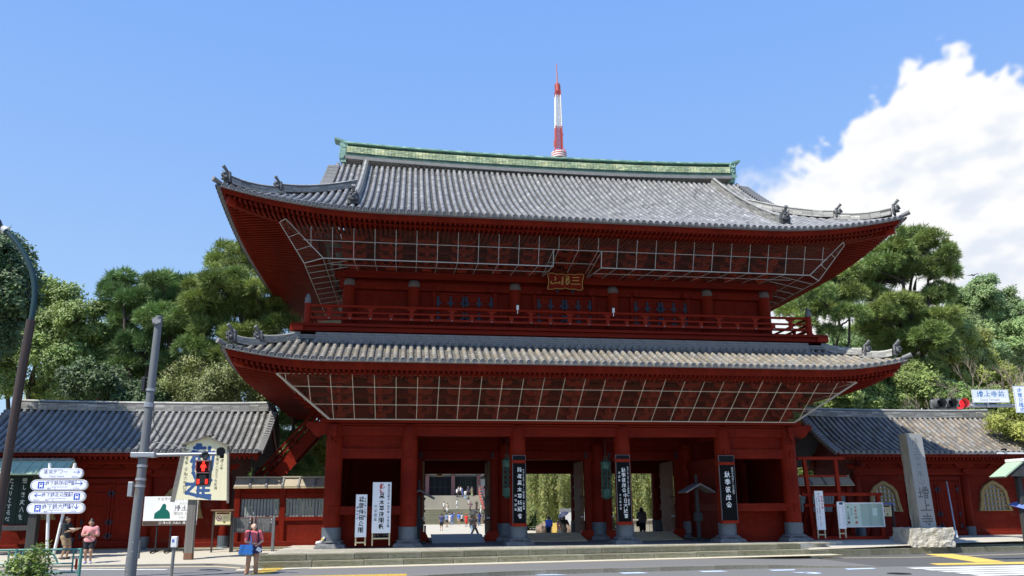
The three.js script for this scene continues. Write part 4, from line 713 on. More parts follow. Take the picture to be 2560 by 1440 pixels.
// ---------- balcony and upper storey
{
  const ux = [-9.12, -6.44, -2.15, 2.15, 6.44, 9.12], uz = -0.53;
  gp('ledge_courses', [0, 1, 2, 3, 4].map((k) => tint(bx(-10.9 + k * 0.03, 10.9 - k * 0.03, 7.90 + k * 0.095, 7.98 + k * 0.095, 0.3, 1.16 - k * 0.035), 0.8 + 0.08 * (k % 2), 0.8, 0.78)), M.noshi);
  const row = []; for (let i = 0; i < 76; i++) row.push(tint(T(new THREE.CylinderGeometry(0.085, 0.085, 0.1, 10, 1, false, 0, Math.PI), -10.8 + i * 0.288, 7.96, 1.2, Math.PI / 2, 0, 0), 0.8, 0.8, 0.8)); tag(gp('ledge_tiles', row, M.noshi), null, null, null, 'stuff');
  for (const s of [-1, 1]) gp('ledge_courses', [0, 1, 2, 3, 4].map((k) => tint(bx(s * 10.2, s * (11.28 - k * 0.035), 7.90 + k * 0.095, 7.98 + k * 0.095, -8.6, 1.16 - k * 0.035), 0.8, 0.8, 0.78)), M.noshi);
  gp('balcony_base', bx(-11.0, 11.0, 8.34, 8.64, -9.4, 0.72), M.redDark);
  gp('balcony_floor', bx(-11.14, 11.14, 8.64, 8.76, -9.5, 0.96, 0.02), M.red);
  gp('balcony_edge_beam', bx(-11.1, 11.1, 8.45, 8.635, 0.72, 0.86, 0.02), M.red);
  for (const s of [-1, 1]) gp('balcony_beam_end', bx(s * 10.7, s * 11.2, 8.44, 8.72, 0.3, 0.94, 0.02), M.redBright);
  const rail = gp('balcony_railing', bx(-10.62, 10.62, 9.01, 9.12, 0.40, 0.52, 0.01), M.redBright, 'red railing along the balcony');
  mesh('middle_rail', bx(-10.62, 10.62, 9.27, 9.345, 0.41, 0.51, 0.01), M.redBright, rail); mesh('hand_rail', rod(V(-10.62, 9.58, 0.46), V(10.62, 9.58, 0.46), 0.055, 10), M.redBright, rail);
  for (let i = 1; i < 26; i++) { const x = -10.6 + i * 21.2 / 26; mesh('railing_block', bx(x - 0.085, x + 0.085, 9.11, 9.28, 0.415, 0.505), M.redBright, rail); mesh('railing_stud', T(new THREE.SphereGeometry(0.035, 8, 6), x, 9.06, 0.53), M.steel, rail); if (i % 2) { mesh('railing_strut', plate([[-0.06, 0], [0.06, 0], [0.08, 0.08], [0.22, 0.17], [-0.22, 0.17], [-0.08, 0.08]], 0.09).translate(x, 9.345, 0.415), M.redBright, rail); } }
  for (const s of [-1, 1]) { const p = mesh('corner_post', rod(V(s * 10.62, 8.76, 0.46), V(s * 10.62, 9.66, 0.46), 0.125, 14), M.redBright, rail); mesh('post_cap', lathe([[0.128, 0], [0.13, 0.06], [0.1, 0.1], [0.12, 0.14], [0.12, 0.22], [0.07, 0.28], [0.085, 0.33], [0, 0.42]], 14).translate(s * 10.62, 9.66, 0.46), M.greySteel, rail); mesh('side_rail', [bx(s * 10.56, s * 10.68, 9.01, 9.12, -9, 0.4), bx(s * 10.57, s * 10.67, 9.27, 9.345, -9, 0.41), rod(V(s * 10.62, 9.58, -9), V(s * 10.62, 9.58, 0.44), 0.055, 8)], M.redBright, rail); for (let k = 1; k < 10; k++) mesh('railing_block', bx(s * 10.575, s * 10.665, 9.11, 9.28, -k * 0.82 - 0.08, -k * 0.82 + 0.08), M.redBright, rail); }
  const ucol = mg([lathe([[0, 8.6], [0.27, 8.6], [0.265, 10.5], [0.25, 10.86], [0.2, 10.99], [0, 11.0]], 24)]), cap = mg([lathe([[0.2725, 10.7], [0.256, 10.87], [0.206, 11.0], [0, 11.01]], 24)]);
  for (const z of [uz, 2 * ZC + 0.6]) for (const x of ux) { const c = gp('upper_column', ucol, M.redDark); c.position.set(x, 0, z); }
  M.capGrey = std({ color: C(0.16, 0.13, 0.115), roughness: 0.8 });
  for (const x of ux) { const c = gp('column_shoulder', cap, M.capGrey); c.position.set(x, 0, uz); }
  gp('upper_plate', bx(-9.4, 9.4, 11.03, 11.33, uz - 0.3, uz + 0.3, 0.03), M.red);
  for (const s of [-1, 1]) gp('upper_nosing', [bx(s * 9.2, s * 9.72, 11.05, 11.3, uz - 0.2, uz + 0.2, 0.03), bx(s * 9.1, s * 9.5, 10.6, 11.04, uz - 0.16, uz + 0.16, 0.05)], M.redDark);
  for (let i = 0; i < 5; i++) { const a = ux[i], b = ux[i + 1];
    gp('upper_tie_beam', bx(a + 0.15, b - 0.15, 10.58, 10.90, uz - 0.1, uz + 0.12, 0.02), M.redDark); gp('upper_wall', bx(a, b, 8.6, 11.1, uz - 0.16, uz - 0.06), M.redDark);
    if (i > 0 && i < 4) { const c = (a + b) / 2;
      for (const s of [-1, 1]) { gp('door_post', bx(c + s * 1.2, c + s * 1.36, 8.76, 10.58, uz - 0.07, uz + 0.06), M.redDark);
        gp('door_boss', [T(new THREE.CylinderGeometry(0.12, 0.12, 0.14, 14), c + s * 1.12, 10.66, uz + 0.18, Math.PI / 2), bx(c + s * 1.12 - 0.2, c + s * 1.12 + 0.2, 10.58, 10.73, uz + 0.1, uz + 0.2, 0.02)], M.red);
        const x0 = s < 0 ? c - 1.18 : c + 0.015, x1 = x0 + 1.165, leaf = gp('upper_door', bx(x0, x1, 8.8, 10.54, uz - 0.05, uz - 0.01), M.redDark);
        for (const y of [8.84, 9.3, 9.46, 10.0, 10.12, 10.45]) mesh('door_rail', bx(x0, x1, y, y + 0.075, uz - 0.02, uz + 0.03), M.red, leaf);
        for (const x of [x0 + 0.02, (x0 + x1) / 2 - 0.03, x1 - 0.08]) { mesh('door_stile', bx(x, x + 0.06, 8.8, 10.53, uz - 0.02, uz + 0.034), M.redDark, leaf); for (const y of [9.38, 10.08]) mesh('hinge_strap', plate([[-0.03, -0.16], [0.03, -0.16], [0.05, -0.06], [0.14, -0.03], [0.14, 0.03], [0.05, 0.06], [0.05, 0.3], [-0.05, 0.3], [-0.05, 0.06], [-0.14, 0.03], [-0.14, -0.03], [-0.05, -0.06]], 0.012).translate(x + 0.03, y, uz + 0.034), M.hinge, leaf); }
      } } }
  for (const s of [-1, 1]) gp('upper_side_wall', bx(s * 9.0, s * 9.16, 8.6, 11.4, 2 * ZC + 0.6, uz), M.redDark);
  gp('upper_back_wall', bx(-9, 9, 8.6, 12.4, 2 * ZC + 0.5, 2 * ZC + 0.62), M.redDark); gp('lower_back_wall', bx(-9.4, 9.4, 4.8, 8.4, 2 * ZC - 0.1, 2 * ZC + 0.05), M.redDark);
  for (const x of [-2.2, 1.86]) { const s = thing('spotlight', x < 0 ? 'small white floodlight on the balcony rail left of the centre doors' : 'small white and black floodlight on the balcony rail right of the centre doors', 'spotlight', [x, 9.63, 0.56]); mesh('lamp_body', [bx(-0.05, 0.05, -0.05, 0.16, -0.06, 0.06, 0.02), rod(V(0, -0.2, 0), V(0, -0.04, 0), 0.02, 6)], M.white, s); mesh('lamp_hood', bx(-0.055, 0.055, 0.16, 0.22, -0.07, 0.07, 0.015), M.black, s); }
}
// ---------- the two stair galleries beside the gate, the slatted walls that tie them to it, the stair
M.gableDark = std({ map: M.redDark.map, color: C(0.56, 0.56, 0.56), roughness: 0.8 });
M.pane = std({ color: C(0.46, 0.48, 0.50), roughness: 0.25, metalness: 0 });
const BW = curve([[0, 1], [0.12, 0.93], [0.35, 0.84], [0.62, 0.78], [0.8, 0.6], [0.92, 0.3], [1, 0]]), bellWin = (w, h) => { const p = []; for (let k = 0; k <= 40; k++) { const t = k <= 20 ? k / 20 : (40 - k) / 20; p.push([(k <= 20 ? -1 : 1) * w / 2 * BW(t) + (k === 20 ? 0 : 0), t * h]); } return p; };
const shoeW = (() => { const ribs = []; for (let k = 0; k < 20; k++) { const a = k / 20 * Math.PI * 2; ribs.push(T(new THREE.BoxGeometry(0.012, 0.4, 0.022), Math.cos(a) * 0.225, 0.36, Math.sin(a) * 0.225, 0, -a, 0)); } return mg([lathe([[0.21, 0.14], [0.226, 0.14], [0.224, 0.57], [0.205, 0.58]], 20), lathe([[0, 0.0], [0.36, 0.0], [0.3, 0.1], [0.24, 0.15], [0, 0.15]], 14), ...ribs]); })();
function gallery(s, xi, xo, label, toneF, darkEnd) {
  const g = thing('tiled_gallery', label, 'gallery', [0, 0, 0]);
  const zw = -3.5, ze = -2.22, zr = -5.2, W = (a, b) => [Math.min(s * a, s * b), Math.max(s * a, s * b)];
  const prof = (t) => 3.96 + 0.5 * t + 0.062 * t * t, N = Math.round((xo - xi) / 0.28), gap = (xo - xi) / N, pans = [];
  for (let i = 0; i < N; i++) for (let k = 0; k < 15; k++) { const x0 = xi + i * gap, t0 = k * 0.2 - 0.04, t1 = Math.min((k + 1) * 0.2, 2.98), c = rr(0.09, 0.19), A = W(x0, x0 + gap); const q = (x, t, l) => V(x, prof(t) + l, ze - t);
    const m = (A[0] + A[1]) / 2, pos = []; for (const [a, b, da, db] of [[A[0], m, 0, 1], [m, A[1], 1, 0]]) { const u = (x, t, l, d) => q(x, t, l - 0.022 * d); for (const v of [u(a, t0, 0.03, da), u(b, t0, 0.03, db), u(a, t1, 0, da), u(b, t0, 0.03, db), u(b, t1, 0, db), u(a, t1, 0, da), u(a, t0, -0.01, da), u(b, t0, -0.01, db), u(a, t0, 0.03, da), u(b, t0, -0.01, db), u(b, t0, 0.03, db), u(a, t0, 0.03, da)]) pos.push(v.x, v.y, v.z); }
    const G = new THREE.BufferGeometry(); G.setAttribute('position', new THREE.Float32BufferAttribute(pos, 3)); G.computeVertexNormals(); pans.push(tint(G, c, c * 0.97, c * 0.93)); }
  const A = W(xi, xo); pans.push(tint(bar(V((A[0] + A[1]) / 2, prof(2.98) - 0.3, zr), V((A[0] + A[1]) / 2, prof(0) - 0.3, 2 * zr - ze), A[1] - A[0], 0.1), 0.2, 0.2, 0.2));
  const roof = mesh('roof', pans, M.pan, g);
  for (let i = 0; i <= N; i++) { const x = s * (xi + i * gap), pts = []; for (let k = 0; k <= 20; k++) { const t = lerp(-0.03, 2.9, k / 20); pts.push(V(x, prof(t) + 0.035, ze - t)); } mesh('tile_roll', roll(pts, V(0, 1, 0), 0.088, 0.28, toneF), M.tile, roof); const e = mesh('end_tile', endTile, M.tileEnd, roof); e.scale.setScalar(1.05); e.position.set(x, 4.0, ze + 0.035); e.rotation.x = 0.2; }
  const path = []; for (let k = 0; k <= 26; k++) path.push(V(s * lerp(xi + 0.15, xo - 0.25, k / 26), prof(2.98) - 0.06 + 0.06 * Math.pow(Math.abs(k / 13 - 1), 3), zr));
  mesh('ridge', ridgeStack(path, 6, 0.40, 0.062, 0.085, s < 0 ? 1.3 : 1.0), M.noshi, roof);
  for (const e of [path[0], path[26]]) { const o = mesh('ridge_ornament', oniA, M.tileDark, roof); o.position.set(e.x, e.y - 0.02, e.z); o.rotation.y = e === path[0] ? -s * Math.PI / 2 : s * Math.PI / 2; o.scale.setScalar(0.8); }
  for (const [x, d] of [[s * xi, -s], [s * xo, s]]) {
    for (let k = 0; k < 17; k++) { const t = 0.05 + k * 0.172; const v = mesh('verge_tile', T(new THREE.CylinderGeometry(0.07, 0.075, 0.34, 9), 0, 0, 0, 0, 0, Math.PI / 2), M.tileMid, roof); v.position.set(x + d * 0.1, prof(t) + 0.06 - 0.02 * 0, ze - t); v.rotation.z = -d * 0.08; mesh('verge_apron', bx(-0.02, 0.02, -0.12, 0.02, -0.082, 0.082, 0.01), M.tileMid, v).position.set(d * 0.14, -0.02, 0); }
    const bp = (dy, dz) => { const r = []; for (let k = 0; k <= 10; k++) { const t = lerp(0.1, 2.98, k / 10); r.push([-(ze - t), prof(t) - dy]); } return r; };
    const up = bp(0.05), lo = bp(0.42).reverse();
    const gb = plate([...up, ...lo], 0.07).rotateY(Math.PI / 2); mesh('barge_board', gb.translate(x - 0.035 - d * 0.02, 0, 0), M.red, roof);
    const mir = plate([...up.map(([a, b]) => [-2 * zr - a, b]).reverse(), ...lo.map(([a, b]) => [-2 * zr - a, b]).reverse()], 0.07).rotateY(Math.PI / 2); mesh('barge_board', mir.translate(x - 0.035 - d * 0.02, 0, 0), M.red, roof);
    for (let k = 0; k < 6; k++) mesh('purlin_end', bx(x - d * 0.9, x + d * 0.03, prof(0.5 + k * 0.48) - 0.30, prof(0.5 + k * 0.48) - 0.16, ze - 0.5 - k * 0.48 - 0.07, ze - 0.5 - k * 0.48 + 0.07), M.redDark, roof);
  }
  const ww = W(xi + 1.25, xo - 0.35), mid = (ww[0] + ww[1]) / 2;
  mesh('eave_board', bx(A[0], A[1], 3.78, 3.93, ze - 0.14, ze - 0.06), M.red, g);
  mesh('soffit', bar(V(mid, 3.80, ze - 0.14), V(mid, 4.2, zw - 0.3), A[1] - A[0] - 0.1, 0.03), M.redDark, g);
  const raf = []; for (let i = 0; i < (xo - xi) / 0.2; i++) { const x = s * (xi + 0.1 + i * 0.2); raf.push(bar(V(x, 3.72, ze - 0.12), V(x, 4.08, zw), 0.085, 0.1)); } tag(mesh('rafters', raf, M.red, g), null, null, null, 'stuff');
  mesh('wall_plate', bx(...ww, 3.52, 3.74, zw - 0.16, zw + 0.30, 0.02), M.red, g);
  mesh('bracket_band', bx(...ww, 3.30, 3.53, zw - 0.1, zw + 0.1), M.redDark, g);
  mesh('tie_beam', bx(...ww, 3.0, 3.32, zw - 0.13, zw + 0.15, 0.02), M.red, g);
  mesh('wall', bx(...ww, 0.0, 3.1, zw - 0.14, zw + 0.04), M.redWall, g, s > 0 ? 'red plaster wall with a sunlit foot' : undefined);
  mesh('back_wall', bx(...ww, 0, 4.2, 2 * zr - zw - 0.1, 2 * zr - zw + 0.1), M.redDark, g);
  for (const x of [ww[0] + 0.06, ww[1] - 0.06]) { mesh('end_wall', bx(x - 0.06, x + 0.06, 0, 3.5, 2 * zr - zw, zw), M.gableDark, g); mesh('gable_wall', plate([[2.6, 3.4], [5.2, 5.7], [7.8, 3.4]], 0.08).rotateY(Math.PI / 2).translate(x, 0, 0), M.gableDark, g); }
  const cols = [xi + 1.35, 17.25, 20.15, xo - 0.45];
  for (const x of cols) { mesh('column', mg([lathe([[0, 0.1], [0.20, 0.1], [0.20, 2.7], [0.175, 3.0], [0, 3.02]], 18)]), M.red, g).position.set(s * x, 0, zw + 0.08); mesh('metal_shoe', shoeW, M.shoe, g).position.set(s * x, 0, zw + 0.08); mesh('bracket', [plate([[-0.5, 0.2], [-0.42, 0.08], [-0.2, 0.0], [0.2, 0], [0.42, 0.08], [0.5, 0.2], [0.5, 0.24], [-0.5, 0.24]], 0.14).translate(s * x, 3.28, zw + 0.06), bx(s * x - 0.16, s * x + 0.16, 3.1, 3.3, zw + 0.0, zw + 0.3, 0.03)], M.red, g); }
  for (const x of [15, 18.7, 21.8]) mesh('frog_leg_strut', plate([[-0.45, 0], [-0.3, 0.02], [-0.12, 0.14], [0, 0.17], [0.12, 0.14], [0.3, 0.02], [0.45, 0], [0.2, 0.22], [-0.2, 0.22]], 0.1).translate(s * x, 3.31, zw + 0.08), M.redDark, g);
  mesh('wall_base', bx(...ww, 0.0, 0.32, zw, zw + 0.16, 0.03), M.redWall, g); mesh('base_stone', bx(ww[0] - 0.1, ww[1] + 0.1, -0.25, 0.12, zw - 0.1, zw + 0.3, 0.03), M.riser, g);
  // bell-shaped windows with a lattice
  for (const x of [15.85, 21.6]) {
    const w = 1.75, h = 1.42, o = bellWin(w, h), inn = bellWin(w * 0.80, h * 0.86);
    const sh = new THREE.Shape(o.map(([a, b]) => new THREE.Vector2(a, b))); sh.holes.push(new THREE.Path(inn.map(([a, b]) => new THREE.Vector2(a, b + 0.04))));
    const f = mesh('window_frame', new THREE.ExtrudeGeometry(sh, { depth: 0.1, bevelEnabled: true, bevelSize: 0.015, bevelThickness: 0.015, bevelSegments: 1 }), M.ochre, g); f.position.set(s * x, 1.3, zw + 0.05);
    mesh('pane', plate(inn, 0.01).translate(0, 0.04, 0), M.pane, f);
    const ih = h * 0.86, iw = w * 0.4, hh = (xx) => { let r = 0; for (let q = 0; q <= 1; q += 0.02) if (iw * BW(q) >= Math.abs(xx)) r = q * ih; return r; };
    for (let k = -3; k <= 3; k++) { const xx = k * 0.2; mesh('lattice_bar', bx(xx - 0.03, xx + 0.03, 0.05, Math.max(0.1, hh(xx) + 0.03), 0.03, 0.07), M.ochre, f); }
    for (let k = 1; k <= 5; k++) { const y = 0.04 + k * 0.2, a = iw * BW((y - 0.04) / ih); mesh('lattice_bar', bx(-a, a, y - 0.03, y + 0.03, 0.045, 0.085), M.ochre, f); }
  }
  { // boarded double door
    const d0 = 17.55, d1 = 19.75; mesh('door_frame', [bx(...W(d0 - 0.14, d0), 0.3, 2.82, zw + 0.02, zw + 0.14), bx(...W(d1, d1 + 0.14), 0.3, 2.82, zw + 0.02, zw + 0.14), bx(...W(d0 - 0.14, d1 + 0.14), 2.74, 2.92, zw + 0.02, zw + 0.17, 0.01), bx(...W(d0 - 0.14, d1 + 0.14), 0.2, 0.45, zw, zw + 0.22, 0.02)], M.red, g);
    for (const [a, b] of [[d0, (d0 + d1) / 2 - 0.01], [(d0 + d1) / 2 + 0.01, d1]]) { const L = W(a, b), leaf = mesh('door_leaf', bx(...L, 0.46, 2.73, zw + 0.03, zw + 0.08), M.redDark, g);
      for (const y of [0.6, 1.15, 1.75, 2.3, 2.62]) mesh('door_rail', bx(...L, y - 0.05, y + 0.05, zw + 0.075, zw + 0.115), M.red, leaf);
      for (const x of [L[0] + 0.05, L[1] - 0.05]) { mesh('door_stile', bx(x - 0.045, x + 0.045, 0.47, 2.72, zw + 0.075, zw + 0.12), M.redDark, leaf); for (const y of [0.62, 1.17, 2.32]) mesh('hinge_strap', plate([[-0.025, -0.13], [0.025, -0.13], [0.03, -0.03], [0.11, -0.025], [0.11, 0.025], [0.03, 0.03], [0.025, 0.13], [-0.025, 0.13], [-0.03, 0.03], [-0.11, 0.025], [-0.11, -0.025], [-0.03, -0.03]], 0.012).translate(x, y, zw + 0.12), M.hinge, leaf); } }
  }
  return g;
}
const toneL = () => { const k = rr(0.24, 0.38); return [k, k * 1.0, k * rr(0.96, 1.02)]; };
const toneR = () => { const k = rr(0.17, 0.32), w = R(); return [k * (1.02 + 0.2 * w), k, k * (0.96 - 0.2 * w)]; };
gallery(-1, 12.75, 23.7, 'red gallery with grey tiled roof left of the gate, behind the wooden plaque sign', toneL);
gallery(1, 13.15, 23.6, 'red gallery with half shaded brownish tiled roof right of the gate, behind the stone pillar', toneR);
function lowWall(s, x0, x1, label, dim) {
  const g = thing('slatted_wall', label, 'wall'); const z = -3.0, W = (a, b) => [Math.min(s * a, s * b), Math.max(s * a, s * b)], n = Math.round((x1 - x0) / 0.64);
  mesh('lower_wall', bx(...W(x0, x1), 0.0, 1.22, z - 0.12, z + 0.06), M.redWall, g); mesh('footing', bx(...W(x0, x1), -0.2, 0.34, z - 0.1, z + 0.16, 0.02), M.redWall, g); mesh('base_stone', bx(...W(x0, x1), -0.3, 0.13, z - 0.1, z + 0.34, 0.03), M.riser, g);
  mesh('sill', bx(...W(x0, x1), 1.16, 1.32, z - 0.13, z + 0.13, 0.015), M.red, g); mesh('lintel', bx(...W(x0, x1), 2.08, 2.3, z - 0.13, z + 0.10, 0.015), M.red, g); mesh('upper_band', bx(...W(x0, x1), 2.28, 2.52, z - 0.10, z + 0.06), M.redDark, g);
  for (const x of [x0 + 0.1, (x0 + x1) / 2, x1 - 0.12]) mesh('post', bx(...W(x - 0.12, x + 0.12), 0.1, 2.5, z - 0.14, z + 0.14, 0.015), M.red, g);
  for (const [a, b] of [[x0 + 0.24, (x0 + x1) / 2 - 0.14], [(x0 + x1) / 2 + 0.14, x1 - 0.26]]) for (let k = 0; k < 12; k++) { const w = (b - a) / 12, x = a + (k + 0.5) * w; mesh('slat', bx(...W(x - w * 0.42, x + w * 0.42), 1.31, 2.07, z - 0.03, z + 0.02, 0.02), M.slat, g); }
  for (let k = 0; k < n; k++) { const a = x0 + (x1 - x0) * k / n, b = x0 + (x1 - x0) * (k + 1) / n, A = W(a + 0.01, b - 0.01), m = (A[0] + A[1]) / 2; mesh('coping_panel', [bar(V(m, 2.55, z + 0.42), V(m, 2.93, z - 0.02), A[1] - A[0], 0.035), bar(V(m, 2.55, z - 0.42), V(m, 2.93, z + 0.02), A[1] - A[0], 0.035)], M.coping, g); mesh('coping_batten', [bar(V(s * a, 2.57, z + 0.45), V(s * a, 2.97, z - 0.02), 0.07, 0.07), T(new THREE.CylinderGeometry(0.055, 0.055, 0.05, 10), s * a, 2.57, z + 0.46, Math.PI / 2)], M.tileMid, g); }
  mesh('coping_ridge', bx(...W(x0, x1), 2.92, 2.99, z - 0.1, z + 0.1, 0.02), M.coping, g); mesh('coping_edge', bx(...W(x0, x1), 2.49, 2.53, z - 0.42, z + 0.43), M.woodPale, g);
}
M.coping = std({ map: M.tileMid.map, color: C(0.42, 0.36, 0.27), roughness: 0.6 });
lowWall(-1, 9.75, 13.65, 'low red wall with grey upright slats between the left gallery and the gate');
lowWall(1, 9.75, 13.9, 'low red wall with grey slats right of the gate, behind the red timber frame');
{ // outside stair to the upper floor, left of the gate
  const g = thing('stair', 'steep red wooden stair with handrails climbing to the left side of the gate', 'stair'), a = V(-10.35, 5.35, 0), b = V(-13.3, 1.85, 0);
  for (const z of [-4.1, -5.1]) { const A = a.clone().setZ(z), B = b.clone().setZ(z); mesh('stringer', bar(A, B, 0.09, 0.46), M.red, g); for (const [h, w] of [[0.85, 0.09], [0.5, 0.07]]) mesh('handrail', bar(A.clone().add(V(-0.1, h, 0)), B.clone().add(V(-0.1, h, 0)), w, 0.09), M.red, g); for (let k = 0; k < 6; k++) { const q = A.clone().lerp(B, (k + 0.3) / 6); mesh('baluster', bar(q.clone().add(V(0, 0.1, 0)), q.clone().add(V(-0.1, 0.86, 0)), 0.07, 0.07), M.red, g); } }
  for (let k = 0; k < 15; k++) { const q = a.clone().lerp(b, (k + 0.5) / 15); mesh('tread', bx(q.x - 0.13, q.x + 0.13, q.y - 0.03, q.y + 0.02, -5.08, -4.12), M.woodBrown, g); }
  mesh('sunlit_stringer_patch', bar(V(-11.55, 3.78, -4.0), V(-12.1, 3.1, -4.0), 0.1, 0.5), M.redBright, g, 'brighter red board that paints a sunlit patch on the stair stringer');  // brighter red overlay: sunlight on the stringer put into the colour
}
